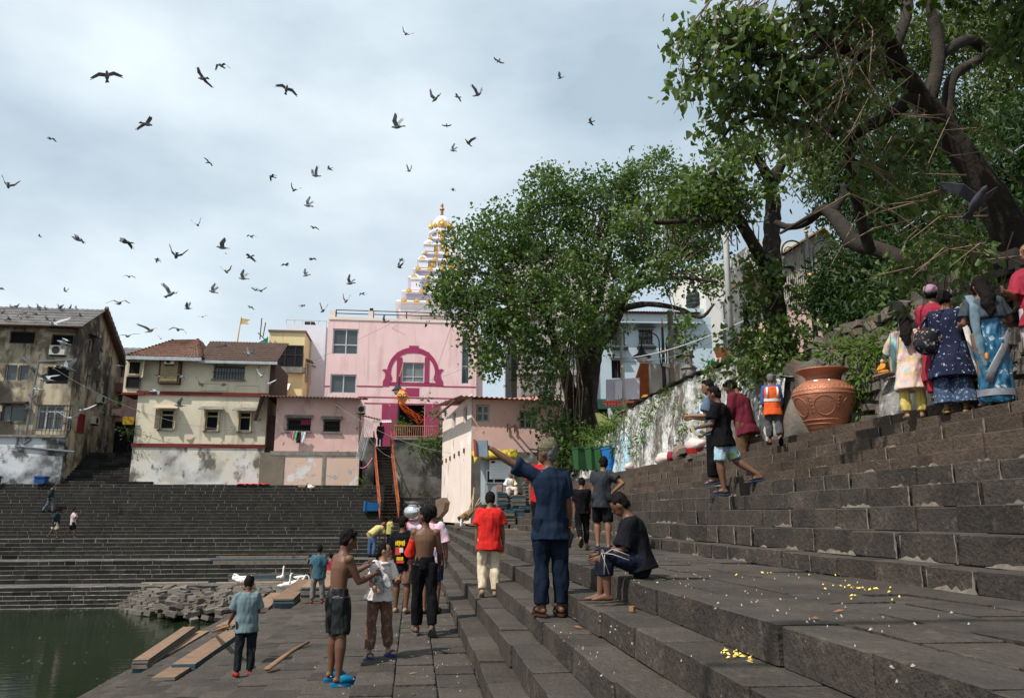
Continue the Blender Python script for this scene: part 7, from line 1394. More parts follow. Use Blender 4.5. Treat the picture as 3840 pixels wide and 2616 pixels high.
    if feet and feet[0] != 'bare':
        for s_ in (-1, 1):
            hl, fd, fu, fr, an = ft[s_]; t = MB()
            if feet[0] == 'shoe': t.tube([hl-fd*.018*H, hl+fd*.005*H+fu*.004*H, hl+fd*.05*H+fu*.006*H, hl+fd*.1*H-fu*.002*H, hl+fd*.135*H-fu*.006*H], [(.016*H, .018*H), (.026*H, .027*H), (.027*H, .026*H), (.033*H, .02*H), (.022*H, .012*H)], 12, ref=fr); t.build('shoe', feet[1], T, True)
            else:
                pts = [hl+fd*(.052+.085*math.cos(q))*H+fr*math.sin(q)*(.033+.006*math.cos(q))*H-fu*.021*H for q in [2*PI*i/18 for i in range(18)]]; t.prism(pts, -fu*(.012 if feet[0] != 'clog' else .02)*H); so_ = t.build('sandal', feet[1], T)
                if feet[0] == 'clog': t = MB(); t.tube([hl+fd*.03*H+fu*.006*H, hl+fd*.07*H+fu*.005*H, hl+fd*.115*H-fu*.002*H, hl+fd*.138*H-fu*.012*H], [(.031*H, .03*H), (.036*H, .03*H), (.036*H, .022*H), (.018*H, .008*H)], 12, ref=fr); t.build('clog_upper', feet[1], so_, True)
                else:
                    c = hl+fd*.085*H; t = MB(); t.tube([c-fr*.034*H-fu*.018*H, c-fr*.024*H+fu*.012*H, c+fu*.018*H, c+fr*.024*H+fu*.012*H, c+fr*.034*H-fu*.018*H], [(.004*H, .014*H)]*5, 6); t.build('strap', feet[2] if len(feet) > 2 else feet[1], so_)
    return dict(T=T, H=H, hc=hc, AX=AX, neck=neck, arms=arms, legs=legs, base=base, up=up, rt=rt, fw=fw, f0=f0, r0=r0, spine=spine, pel=pel, vox=vox, bw=bw, tor=tor, ft=ft)
def child(p, mb, name, m, smooth=True): return mb.build(name, m, p['T'], smooth)
def drape(p, mb, name, m, fold=.006): return grow(mb, name, m, p['T'], p['vox'], 2, fold=fold*p['H'], ff=17/p['H'])
def hatcap(p, m, brim=.05, tall=.04, wide=False):
    H, hc, (hr, hf, hu) = p['H'], p['hc'], p['AX']; t = MB(); t.ell(hc+hu*.03*H-hf*.004*H, .058*H, .066*H, (.04+tall*.5)*H, 16, 10, p['AX']); t.ell(hc+hu*.026*H-hf*.002*H, .060*H, .068*H, .02*H, 16, 8, p['AX'])
    if wide: t.ell(hc+hu*.02*H, .1*H, .11*H, .012*H, 18, 6, p['AX'])
    else: t.ell(hc+hu*.018*H+hf*.07*H, .045*H, .06*H, .008*H, 16, 6, p['AX'])
    child(p, t, 'cap', m)
wk_ = lambda px, py: Vector((*at_z(px, py, 0)[:2], 0))
def rmp(px, py):                                              # standing on one tread, both feet clear of its edges
    p = at_ramp(px, py); k = round(-p.z/RD_); return Vector((min(max(p.x, XC-RW_*k+.2), XC-RW_*(k-1)-.27), p.y, p.z))
NAVY = cloth('navy_cotton', (.013, .023, .044)); NAVYD = cloth('dark_navy_cotton', (.009, .015, .029)); BLK = cloth('black_cotton', (.008, .008, .0095)); BLKS = cloth('black_satin', (.006, .007, .0065), rough=.35, spec=.3)
# the pointing man
p = person('man in navy shirt and trousers with camouflage cap pointing with his left arm', at_z(2068, 2308, .637), -12, top=1672, pose=dict(lean=(-.02, .0, 1), aL=((-.80, .22, .42), (-.78, .22, .56)), aR=((.2, -.02, -1), (.12, .16, -1)), head=(-42, -4), lL=((-.01, .04, -1), (.0, -.05, -1)), lR=((.03, -.02, -1), (.0, -.03, -1)), handL=(-.8, .3, .1), curl=.5),
    skin=SKD, shirt=(NAVY, -.14, .8, .017, .012), pants=(NAVYD, 1.95, .016, 1.1), feet=('sandal', cloth('brown_leather', (.06, .028, .018), rough=.5)), hair='short', hairm=GREYH, bw=1.0, vox=.010)
hatcap(p, mat('camouflage', (.14, .11, .075), (.07, .075, .04), sc=22, rough=.9, layers=[((.05, .045, .035), 17, .56, .6, .9), ((.3, .22, .16), 14, .6, .64, .8)]))
t = MB(); s0, el, wr = p['arms'][-1]; q = wr+(wr-el).normalized()*.07*p['H']; t.obox(q+UP*-.075+RT*.01, (RT*.95+HD*-.3).normalized(), (HD*.95+RT*.3).normalized(), (UP+RT*-.08).normalized(), .065, .015, .085); nb = put(t, 'notebook', cloth('grey_blue_cover', (.2, .25, .3)), 'grey blue notebook held out by the pointing man', 'notebook'); t = MB(); t.obox(q+UP*-.07-RT*.062, RT, HD, (UP+RT*-.08).normalized(), .012, .03, .09); t.build('red_spine', cloth('red_cover', (.4, .07, .06)), nb)
s0, el, wr = p['arms'][1]; q = wr-UP*.13+f0 if False else wr+Vector((.0, .02, -.13)); t = MB(); t.obox(q, (RT*.3+UP*.95).normalized(), HD, (RT*.95-UP*.3).normalized(), .075, .006, .036); put(t, 'mobile_phone', mat('phone_glass', (.03, .035, .04), rough=.15), 'mobile phone in the right hand of the pointing man', 'phone')
t = MB(); t.tube([wr+Vector((.032*math.cos(a), .032*math.sin(a), 0)) for a in [2*PI*i/12 for i in range(13)]], .006, 6); child(p, t, 'orange_wristband', mat('orange_thread', (.6, .2, .03)))
# boy sitting on the landing edge
sp = at_z(2330, 2170, 1.065); sp = Vector((2.06, at_z(2262, 2268, .85).y+.08, .852))
p = person('boy in dark tee and striped track pants sitting on the landing edge', sp, -78, H=1.42, pose=dict(root=True, lean=(.02, .26, 1), aL=((-.1, .32, -1), (.1, .8, -.28)), aR=((.12, .3, -1), (-.15, .85, -.2)), lL=((-.16, 1, .34), (.02, -.05, -1)), lR=((.14, 1, .26), (.0, .1, -1)), head=(10, 28), fL=(-5, 0), fR=(5, 0)), skin=SKD, shirt=(cloth('charcoal_tee', (.011, .011, .015)), -.06, .95, .024, .006), pants=(cloth('navy_track', (.012, .015, .028)), 1.55, .022), vox=.009)
h, kn, an = p['legs'][-1]
for o_ in (-.016, .016): t = MB(); sd = Vector((-.2, -1, 0)).normalized(); hh = p['H']; pts = [h.lerp(kn, .35)+sd*.078*hh+UP*(o_+.03)*hh*.9, h.lerp(kn, .8)+sd*.064*hh+UP*(o_+.03)*hh, kn+sd*.052*hh+Vector((-.6, 0, .2))*(.02-o_)*hh, kn.lerp(an, .5)+sd*.058*hh+Vector((-1, 0, 0))*o_*hh]; t.tube(pts, [(.0036*hh, .0036*hh)]*4, 6); child(p, t, 'white_stripe', cloth('white_stripe', (.45, .43, .4)))
# two walking away on the landing
person('boy in dark grey tee with his right hand on his hip walking the landing', at_z(2262, 2062, 1.066), 14, top=1718, pose=dict(lean=(.08, .12, 1), twist=12, aR=((.82, -.35, -.55), (-.75, .1, -.6)), aL=((-.15, .1, -1), (-.05, .3, -1)), lL=((-.02, .25, -1), (0, -.25, -1)), lR=((.04, -.1, -1), (0, -.16, -1)), head=(-15, 8)), skin=SKM, shirt=(cloth('wet_charcoal_tee', (.028, .032, .038), rough=.55), -.13, .55, .02), pants=(BLK, .98, .012), feet=('sandal', cloth('blue_rubber', (.025, .06, .14), rough=.5)))
person('person in red tee walking just beyond the pointing man', at_z(2032, 2050, 1.066), 4, top=1692, pose=dict(lL=((-.04, -.1, -1), (0, -.3, -1)), lR=((.03, .1, -1), (0, -.1, -1)), head=(10, 20)), skin=SKM, shirt=(cloth('deep_red_tee', (.42, .02, .022)), -.12, .8, .025), pants=(BLK, 1.9, .008), feet=('sandal', cloth('dark_patterned_slipper', (.05, .04, .02))), hair='tousled')
person('child in black leggings hidden behind the pointing man with one slipper raised', at_z(2188, 2060, 1.066), 4, H=1.15, pose=dict(lL=((-.04, -.2, -1), (0, -.75, -.6)), fL=(-8, 60), lR=((.03, .1, -1), (0, -.1, -1)), head=(10, 20)), skin=SKM, shirt=(BLK, -.08, .8, .025), pants=(BLK, 1.9, .008), feet=('sandal', MATS['dark_patterned_slipper']))
# boy in red tee climbing
person('boy in bright red tee and cream trousers climbing the lower steps', at_z(1832, 2238, .42), 3, top=1850, pose=dict(lean=(.03, .1, 1), aL=((-.2, -.05, -1), (-.05, .12, -1)), aR=((.24, .05, -1), (.08, .2, -1)), lL=((-.06, .08, -1), (-.01, -.3, -1)), lR=((.05, .05, -1), (.0, -.06, -1)), fL=(-5, 32), head=(4, 18)), skin=SKM, shirt=(cloth('scarlet_tee', (.58, .026, .022)), -.13, .72, .03, .012), pants=(cloth('cream_satin', (.66, .55, .4), rough=.5), 1.92, .014, 1.05), feet=('shoe', cloth('tan_slipper', (.3, .21, .13))))
# shirtless boy with black trousers
p = person('bare backed boy in long black trousers walking away along the walk', wk_(1588, 2382), 2, top=1920, pose=dict(aL=((-.25, .15, -1), (.15, .75, .05)), aR=((.22, .08, -1), (.0, .6, -.6)), lL=((-.03, .1, -1), (0, -.06, -1)), lR=((.07, -.06, -1), (.02, -.28, -1)), fR=(6, 48), head=(-62, 0)), skin=SKD, pants=(BLK, 1.92, .014), feet=('clog', cloth('grey_rubber', (.12, .11, .1))), vox=.0095)
s0, el, wr = p['arms'][-1]; t = MB(); t.tube([s0.lerp(el, .35), s0.lerp(el, .8), el, el.lerp(wr, .5)+UP*-.05], [.06, .07, .085, .06], 10); o = grow(t, 'red_shirt', cloth('carried_red_shirt', (.58, .035, .02)), None, .011, 2, fold=.014, ff=9); tag(o, 'crumpled red shirt carried over the left arm of the bare backed boy', 'shirt')
# black printed tee
p = person('boy in black tee with yellow print and brown shorts walking beside the walk', wk_(1502, 2298), 14, top=1942, pose=dict(aL=((-.2, .05, -1), (-.05, .15, -1)), lL=((-.05, .12, -1), (0, -.1, -1)), lR=((.06, -.08, -1), (0, -.18, -1)), head=(55, 4), fR=(8, 15)), skin=SKD, shirt=(BLK, -.13, .85, .026), pants=(cloth('brown_shorts', (.18, .1, .07)), .95, .022), feet=('shoe', cloth('tan_slipper', (.3, .21, .13))), vox=.010)
bk = lambda u, s_: p['spine'](s_)+p['rt']*u*p['H']-p['fw']*(.098*p['H']*p['bw'])
YP = mat('yellow_print', (.7, .5, .03), rough=.8); RP = mat('red_print', (.5, .05, .03), rough=.8); WP = mat('white_print', (.5, .5, .45), rough=.8)
def prin(u, s_, w, h, m, nm='shirt_print'): t = MB(); t.obox(bk(u, s_), p['rt'], p['fw'], p['up'], w*p['H'], .012*p['H'], h*p['H']); child(p, t, nm, m, False)
for k in range(6): prin(-.045+k*.018, .165+.004*(k % 2), .0055, .02+.004*(k % 3), YP, 'print_letter'); prin(-.045+k*.018+.004, .172, .007, .004, YP, 'print_letter')
for k in range(5): prin(-.03+k*.015, .005, .005, .018, YP, 'print_letter')
for u, s_, w, h, m in ((-.02, .085, .03, .04, RP), (.015, .095, .02, .025, WP), (-.005, .06, .015, .015, mat('green_print', (.05, .2, .04))), (.005, -.03, .04, .012, RP)): prin(u, s_, w, h, m)
# colourful shirt, pot on shoulder
p = person('young man in white pink and blue jersey carrying a steel pot on his shoulder', wk_(1612, 2300), 4, top=1908, pose=dict(aL=((-.7, .3, .1), (.1, .15, 1)), aR=((.3, -.05, -1), (.1, .12, -1)), lL=((-.04, .08, -1), (0, -.12, -1)), lR=((.05, .02, -1), (0, -.12, -1)), head=(12, 4)), skin=SKM, shirt=(mat('tie_dye_jersey', (.6, .62, .68), (.6, .28, .34), sc=5, rough=.8, layers=[((.03, .13, .4), 4.2, .55, .66, .9), ((.5, .05, .08), 3.1, .6, .68, .8)]), -.12, .9, .026), pants=(cloth('navy_sport_shorts', (.018, .025, .06)), .95, .026), feet=('sandal', BLK), vox=.010)
q = p['arms'][-1][0]+Vector((-.16, .05, .12)); SIL = mat('polished_steel', (.7, .71, .72), rough=.2, metal=.9); t = MB(); t.lathe(q, [(.08, 0), (.15, .05), (.18, .13), (.16, .2), (.1, .24), (.09, .27), (.17, .31), (.175, .315), (.08, .28)], 28); put(t, 'steel_pot', SIL, 'round steel water pot balanced on the shoulder of the young man in jersey', 'pot', smooth=True)
# girl
GW = cloth('white_blouse', (.68, .62, .58)); p = person('girl in white frilled blouse and brown print trousers talking with open mouth', wk_(1418, 2462), 152, top=2045, pose=dict(lean=(-.05, .05, 1), twist=-10, aL=((-.3, .15, -1), (.2, 1, .35)), aR=((.35, .2, -1), (.15, 1, -.2)), lL=((-.1, .05, -1), (-.12, -.05, -1)), lR=((.12, .02, -1), (.05, .0, -1)), head=(-38, -4), fL=(-15, 0), fR=(15, 0)), skin=SKL, shirt=(GW, .02, .8, .022, .0, 'blouse'), pants=(mat('brown_print_cotton', (.16, .085, .06), (.09, .045, .035), sc=14, rough=.9, layers=[((.34, .25, .2), 26, .56, .64, .7)]), 1.9, .02), feet=('sandal', cloth('blue_flipflop', (.03, .06, .2), rough=.5)), hair='tied', face=True, bw=.95, vox=.0085)
t = MB(); H = p['H']; t.tube([p['spine'](.08), p['spine'](.0), p['spine'](-.07)], [(.088*H, .072*H), (.115*H, .1*H), (.145*H, .125*H)], 22, ref=p['rt']); o = grow(t, 'frill', GW, p['T'], .008, 1, fold=.016*H, ff=26, fs=(1, 1, .1))
t = MB(); hc, (hr, hf, hu) = p['hc'], p['AX']; t.ell(hc+hf*.058*H-hu*.038*H, .009*H, .005*H, .008*H, 8, 6, p['AX']); child(p, t, 'open_mouth', EYEM); t = MB(); t.obox(p['neck']-p['up']*.02*H+p['fw']*.05*H, p['rt'], p['up'], p['fw'], .05*H, .012*H, .02*H); child(p, t, 'collar', GW)
# shirtless boy wringing a cloth
pb2 = person('bare chested boy in shiny black shorts and blue clogs wringing a cloth', rmp(1282, 2562), 58, top=2002, pose=dict(lean=(.0, .1, 1), aL=((-.25, .62, -.75), (.35, .8, .42)), aR=((.12, .45, -.95), (-.2, .95, .32)), lL=((-.15, .1, -1), (-.03, -.04, -1)), lR=((.14, -.04, -1), (.03, -.05, -1)), head=(6, 14), fL=(-6, 0), fR=(14, 0), curl=1.0), skin=SKD, pants=(BLKS, .92, .017, 1.0, 'shorts'), feet=('clog', cloth('turquoise_rubber', (.01, .16, .3), rough=.45)), hair='tousled', face=True, vox=.009)
q = (pb2['arms'][-1][2]+pb2['arms'][1][2])/2+pb2['f0']*.06; t = MB(); t.ell(q, .07, .06, .08, 12, 8); t.tube([q, q+Vector((.05, .02, -.12)), q+Vector((.08, .02, -.26))], [.07, .075, .03], 10); t.tube([q, q+Vector((.12, -.04, -.1)), q+Vector((.18, -.05, -.2))], [.05, .05, .03], 10); o = grow(t, 'wrung_cloth', mat('patterned_cloth', (.5, .5, .49), (.3, .3, .3), sc=18, rough=.9, layers=[((.05, .05, .06), 16, .58, .62, .8), ((.1, .2, .3), 11, .6, .64, .6)]), None, .009, 2, fold=.016, ff=16); tag(o, 'wet patterned cloth bunched in the hands of the bare chested boy', 'cloth')
t = MB(); n_ = pb2['neck']; t.tube([n_-pb2['up']*.005+Vector((.058*math.cos(a), .058*math.sin(a), .012*math.sin(a))) for a in [2*PI*i/16 for i in range(17)]], .004, 5); child(pb2, t, 'black_neck_thread', BLK)
# boy with paddle on the ramp
p = person('boy in faded teal polo shirt standing with an oar near the water', rmp(922, 2536), -14, top=2166, pose=dict(lean=(-.03, .06, 1), aL=((-.22, .25, -1), (-.3, .5, -.8)), aR=((.2, .2, -1), (-.3, .7, -.4)), lL=((-.04, .0, -1), (-.02, -.02, -1)), lR=((.05, .02, -1), (.0, -.03, -1)), head=(22, 20), fL=(-14, 0), fR=(12, 0)), skin=SKD, shirt=(mat('faded_teal_polo', (.14, .19, .21), (.1, .145, .16), sc=5, rough=.88), -.13, .8, .026), pants=(cloth('black_jeans', (.016, .02, .023)), 1.93, .012), feet=('shoe', cloth('red_shoe', (.3, .035, .03), rough=.5)), vox=.010)
q = p['arms'][-1][2]+p['f0']*.05-UP*.05; RAWW = MATS['raw_wood']; t = MB(); e = rmp(788, 2425)+UP*.35; t.tube([q+(q-e).normalized()*.06, q.lerp(e, .4), q.lerp(e, .75), e], [(.028, .02), (.06, .022), (.075, .022), (.03, .015)], 10); put(t, 'wooden_oar', mat('varnished_wood', (.36, .17, .06), (.24, .1, .04), sc=7, rough=.45), 'varnished broken oar held by the boy in polo shirt', 'oar', smooth=True)
# by the planks
person('man in teal shirt and grey trousers standing beside the plank stacks', rmp(1176, 2262), 4, top=2048, pose=dict(aL=((-.22, .0, -1), (-.08, .1, -1)), aR=((.2, .08, -1), (.0, .25, -1)), lL=((-.1, .0, -1), (-.08, -.02, -1)), lR=((.1, .0, -1), (.06, -.03, -1)), head=(20, 8)), skin=SKD, shirt=(cloth('teal_shirt', (.05, .115, .15)), -.15, .85, .032), pants=(mat('stone_grey_trousers', (.17, .16, .155), (.11, .105, .1), sc=12, rough=.9), 1.9, .024), feet=('shoe', MATS['red_shoe']))
sit = dict(root=True, lean=(.0, .15, 1), aL=((-.3, .25, -.9), (.1, .7, -.5)), aR=((.35, -.1, -1), (.1, .15, -1)), lL=((-.25, 1, .05), (0, -.1, -1)), lR=((.25, 1, .05), (0, -.1, -1)), head=(-30, 5))
q = at_ramp(1222, 2200); person('person in maroon striped tee sitting on the plank stack with back turned', q+Vector((.1, .3, -.05)), -10, H=1.5, pose=sit, skin=SKM, shirt=(mat('maroon_striped_tee', (.32, .03, .045), (.24, .025, .035), sc=5, rough=.9), -.12, .8, .026), pants=(cloth('grey_jeans', (.08, .08, .09)), 1.9, .014), zoff=.1)
q = at_ramp(1262, 2195); person('boy in navy shirt sitting beyond the plank stack', q+Vector((.3, .9, -.05)), -60, H=1.4, pose=sit, skin=SKM, shirt=(NAVY, -.12, .8, .026), pants=(BLK, 1.9, .014))
bend = dict(lean=(.0, .95, .55), aL=((-.1, .5, -1), (0, .2, -1)), aR=((.1, .5, -1), (0, .2, -1)), lL=((-.05, -.08, -1), (0, -.02, -1)), lR=((.06, .1, -1), (0, -.1, -1)), head=(0, 20))
person('man in pale yellow tee and jeans bending forward at the far end of the walk', at_g(1393, 2090, 31), 48, H=1.62, pose=bend, skin=SKM, shirt=(cloth('pale_yellow_tee', (.56, .45, .2)), -.1, .8, .03), pants=(cloth('blue_jeans', (.06, .11, .2)), 1.93, .02), feet=('shoe', BLK), hairm=mat('hennaed_hair', (.2, .06, .05)))
p = person('man in yellow green tee carrying a blue bag by the far steps', at_g(1458, 2058, 39), 60, top=1938, pose=dict(lean=(.0, .08, 1), aR=((.12, .1, -1), (.05, .25, -1)), head=(10, 8)), skin=SKM, shirt=(cloth('olive_yellow_tee', (.42, .38, .12)), -.12, .8, .03), pants=(BLK, 1.93, .02), feet=('shoe', BLK))
lump('carrier_bag', tuple(p['arms'][1][2]+Vector((.05, -.1, -.18))), (.2, .16, .2), mat('bright_blue_bag', (.02, .25, .5), rough=.4), 'bright blue carrier bag in the hand of the man in yellow green tee', 'bag', 3, 8)
# far left
def farp(label, px, Y, **k): x = at_y(px, 1950, Y).x; return person(label, Vector((x, Y, far_z(Y))), H=k.pop('H', 1.68), **k)
walk = dict(aL=((-.1, .35, -1), (0, .5, -.8)), aR=((.1, -.4, -1), (0, -.2, -1)), lL=((-.03, -.35, -1), (0, -.6, -1)), lR=((.03, .35, -1), (0, .05, -1)), fL=(0, 25))
farp('man in dark green jacket and grey jeans walking down the far steps', 178, 49.85, yaw=60, pose=dict(walk, aL=((-.2, -.35, -1), (.5, -.2, -.8)), aR=((.2, -.35, -1), (-.5, -.2, -.8))), skin=SKL, shirt=(cloth('dark_green_jacket', (.02, .03, .03)), -.12, 1.9, .028), pants=(cloth('grey_blue_jeans', (.09, .11, .14)), 1.93, .022), feet=('shoe', BLK))
p = farp('person in black bucket hat and cream shorts strolling on the far landing', 207, YC+.6, yaw=78, H=1.62, pose=walk, skin=SKD, shirt=(cloth('dark_teal_tee', (.015, .03, .04)), -.15, .85, .04), pants=(cloth('cream_shorts', (.5, .42, .32)), .95, .03), feet=('sandal', BLK), bw=1.1); hatcap(p, BLK, wide=True)
farp('man in pale pink tee and black shorts strolling on the far landing', 272, YC+.75, yaw=82, pose=dict(walk, aR=((.15, .5, -.7), (0, .8, -.5))), skin=SKD, shirt=(cloth('pale_pink_tee', (.58, .46, .47)), -.12, .8, .03), pants=(BLK, .95, .024))
# boys on the right steps
person('boy in slate blue tee and black trousers looking left on the upper steps', at_z(2688, 1815, 2.122), -62, top=1436, pose=dict(lean=(.0, .05, 1), aL=((-.1, .3, -1), (.05, 1, .05)), aR=((.12, .3, -1), (-.1, 1, .05)), lL=((-.03, .1, -1), (0, -.04, -1)), lR=((.04, -.03, -1), (0, -.06, -1)), head=(-10, 6), fL=(-12, 14)), skin=SKM, shirt=(cloth('slate_blue_tee', (.1, .145, .22)), -.11, .75, .026), pants=(BLK, 1.95, .022, 1.2), feet=('sandal', cloth('blue_slider', (.03, .06, .12), rough=.5)), face=True, hair='tousled')
SHP = mat('printed_beach_shorts', (.5, .56, .6), (.12, .35, .45), sc=9, rough=.85, layers=[((.22, .35, .03), 7, .56, .6, .95), ((.5, .04, .04), 8, .62, .65, .9), ((.6, .6, .58), 5, .62, .66, .9)])
p = person('boy in black polo shirt and colourful print shorts stepping down', at_z(2752, 1856, 1.922), -55, top=1456, pose=dict(lean=(.0, .08, 1), aL=((-.15, .25, -1), (.1, .9, -.15)), aR=((.2, .1, -1), (-.05, .8, -.3)), lR=((.05, -.45, -1), (.02, -.9, -.62)), lL=((-.03, .08, -1), (0, -.1, -1)), head=(8, 14), fR=(5, 8)), skin=SKD, shirt=(BLK, -.13, .75, .03, .014), pants=(SHP, .95, .022), feet=('sandal', cloth('navy_flipflop', (.025, .05, .1))), hair='short')
q = p['arms'][-1][2]; t = MB()
for k in range(4): t.tube([q+Vector((.02*k, .03, 0))+Vector((.09*math.cos(a), .03*math.sin(a), .12*math.sin(a))) for a in [2*PI*i/14 for i in range(15)]], .008, 5)
put(t, 'rope_coil', mat('hemp_rope', (.45, .4, .28)), 'coil of pale rope in the hands of the boy in black polo', 'rope')
person('youth in maroon hoodie and brown trousers with head bowed on the upper steps', at_z(2812, 1806, 2.272), -40, top=1418, pose=dict(lean=(-.02, .22, 1), aL=((-.12, .2, -1), (.1, .9, -.2)), head=(-8, 34), lL=((-.04, .05, -1), (0, -.08, -1)), lR=((.08, -.12, -1), (.02, -.12, -1))), skin=SKM, shirt=(mat('maroon_hoodie', (.12, .015, .028), (.09, .012, .02), sc=5, rough=.9, layers=[((.03, .06, .09), 9, .64, .67, .8)]), -.13, 1.9, .034, .012), pants=(cloth('brown_corduroy', (.13, .078, .045)), 1.93, .024), hair='tousled')
p = person('workman in orange reflective vest and grey trousers walking away', at_z(2908, 1664, 2.826), 18, top=1408, pose=dict(aL=((-.2, .05, -1), (-.06, .12, -1)), aR=((.2, .1, -1), (.0, .3, -1)), lL=((-.04, .15, -1), (0, .0, -1)), lR=((.05, -.05, -1), (.02, -.5, -1)), fR=(5, 45), head=(0, 6)), skin=SKD, shirt=(cloth('blue_work_shirt', (.07, .1, .25)), -.12, 1.5, .022), pants=(mat('checked_grey_trousers', (.085, .085, .09), (.055, .055, .06), sc=20, rough=.9), 1.8, .024), feet=('sandal', BLK), hairm=GREYH)
H = p['H']; OV = cloth('orange_vest', (.75, .12, .03)); t = MB(); t.tube([p['spine'](s_) for s_ in (-.16, -.05, .06, .16, .225, .25)], [((x+.036)*H, (y+.04)*H) for x, y in ((.1, .08), (.086, .07), (.08, .062), (.09, .062), (.078, .055), (.045, .045))], 18, ref=p['rt']); drape(p, t, 'vest', OV); WR = cloth('reflective_tape', (.72, .72, .72), rough=.4)
t = MB(); t.tube([p['spine'](s_) for s_ in (.045, .085)], [(.124*H, .112*H)]*2, 24, ref=p['rt'], cap=False); child(p, t, 'reflective_band', WR)
for s_ in (-1, 1): t = MB(); t.tube([p['spine'](.09)+p['rt']*s_*.07*H-p['fw']*.098*H, p['spine'](.2)+p['rt']*s_*.075*H-p['fw']*.102*H, p['spine'](.245)+p['rt']*s_*.07*H-p['fw']*.062*H], [(.016*H, .007*H)]*3, 6, ref=p['rt']); child(p, t, 'reflective_strap', WR)
# women at the shrine
ZS = 2.826
FLO = mat('pastel_floral_print', (.62, .5, .34), (.55, .36, .4), sc=16, rough=.85, layers=[((.22, .47, .5), 13, .56, .6, .9), ((.58, .46, .1), 11, .58, .62, .9), ((.5, .28, .36), 15, .6, .64, .8)]); YPR = mat('yellow_printed_salwar', (.55, .43, .1), (.48, .36, .12), sc=14, rough=.85, layers=[((.6, .5, .45), 18, .6, .64, .8)])
p = person('woman in pastel floral kurta and yellow trousers with long wavy hair', at_z(3432, 1568, ZS), 28, top=1185, pose=dict(lean=(.0, .06, 1), aL=((-.45, .25, -.8), (.25, .9, .1)), aR=((.25, .4, -.9), (-.1, .9, .2)), head=(8, 22)), skin=SKL, shirt=(FLO, -.3, 1.55, .026, .04, 'kurta'), pants=(YPR, 1.9, .022, .9, 'salwar'), feet=('bare',), hair='long')
H = p['H']; t = MB(); t.tube([p['spine'](.2)-p['rt']*.1*H-p['fw']*.03*H, p['spine'](.05)-p['rt']*.13*H-p['fw']*.02*H, p['spine'](-.12)-p['rt']*.135*H], [(.03*H, .008*H), (.035*H, .01*H), (.02*H, .008*H)], 8); child(p, t, 'aqua_stole', cloth('aqua_stole', (.3, .55, .58)))
p = person('woman in red dress with lilac cloth tied round her head', at_z(3515, 1545, ZS)+Vector((.28, .25, .19)), 40, H=1.44, pose=dict(aL=((-.12, .3, -1), (.1, .9, .1))), skin=SKM, shirt=(mat('red_print_dress', (.3, .03, .05), (.24, .02, .04), sc=14, rough=.85), -.4, 1.3, .02, .03, 'dress'), pants=(cloth('red_salwar', (.4, .03, .045)), 1.9, .03), hair='bun')
H, hc = p['H'], p['hc']; t = MB(); t.ell(hc+p['AX'][2]*.03*H-p['AX'][1]*.01*H, .062*H, .068*H, .052*H, 14, 9, p['AX']); t.ell(hc-p['AX'][1]*.06*H+p['AX'][2]*.01*H, .04*H, .03*H, .03*H, 10, 8, p['AX']); drape(p, t, 'head_cloth', cloth('lilac_cloth', (.34, .22, .3)), .01)
FLN = mat('navy_star_print', (.014, .018, .045), (.011, .014, .034), sc=6, rough=.85, layers=[((.42, .45, .52), 20, .61, .635, .9)]); IND = mat('indigo_block_print', (.05, .075, .14), (.03, .045, .09), sc=6, rough=.88, layers=[((.3, .34, .4), 34, .56, .6, .7)])
p = person('woman in navy printed kurta with white stole and black floral shoulder bag', at_z(3590, 1546, ZS), 46, top=1102, pose=dict(lean=(.0, .05, 1), aL=((-.25, .15, -1), (-.1, .6, -.75)), aR=((.2, .3, -1), (-.1, .9, .1)), head=(12, 10)), skin=SKM, shirt=(FLN, -.3, 1.2, .026, .05, 'kurta'), pants=(IND, 1.93, .05, 1.4, 'palazzo'), feet=('sandal', cloth('tan_sandal', (.4, .27, .12))), hair='bun', bw=1.1)
H = p['H']; t = MB(); t.tube([p['spine'](.26)+p['rt']*.06*H+p['fw']*.02*H, p['spine'](.1)+p['rt']*.14*H-p['fw']*.02*H, p['spine'](-.1)+p['rt']*.17*H-p['fw']*.05*H, p['spine'](-.3)+p['rt']*.21*H-p['fw']*.06*H], [(.03*H, .01*H), (.03*H, .012*H), (.03*H, .012*H), (.035*H, .008*H)], 8); child(p, t, 'white_stole', cloth('white_stole', (.66, .64, .6)))
q = p['arms'][-1][1]+Vector((-.08, -.12, -.06)); BAGM = mat('black_floral_bag', (.012, .012, .018), (.018, .018, .025), sc=6, rough=.8, layers=[((.4, .28, .16), 24, .6, .63, .85), ((.3, .32, .36), 19, .61, .64, .8)]); BG = thing('shoulder_bag', 'soft black floral bag hanging from the arm of the woman in navy', 'bag', q); t = MB(); t.ell(q, .2, .13, .15, 16, 11); t.ell(q+Vector((-.07, 0, -.07)), .16, .12, .13, 14, 9); grow(t, 'pouch', BAGM, BG, .013, 2, fold=.02, ff=7); t = MB(); t.tube([q+Vector((-.15, 0, .12)), q+Vector((.1, .1, .38)), p['neck']-p['rt']*.1*H], [.018, .016, .018], 7); t.build('strap', BAGM, BG, True)
YS = mat('mustard_silk', (.45, .28, .03), (.36, .21, .02), sc=6, rough=.6); p = person('woman in mustard yellow sari half hidden behind the woman in navy', at_z(3668, 1535, ZS)+Vector((.35, .2, .19)), 20, H=1.4, skin=SKM, shirt=(YS, -.44, .8, .03, .04, 'sari'), pants=(cloth('maroon_border', (.14, .05, .02)), 1.9, .04), hair='bun')
BSA = mat('peacock_blue_silk', (.012, .1, .18), (.008, .065, .13), sc=4, rough=.45, spec=.4, layers=[((.4, .44, .46), 13, .605, .63, .85)]); SILV = mat('silver_zari_border', (.25, .26, .28), (.15, .16, .18), sc=18, rough=.5, metal=.3)
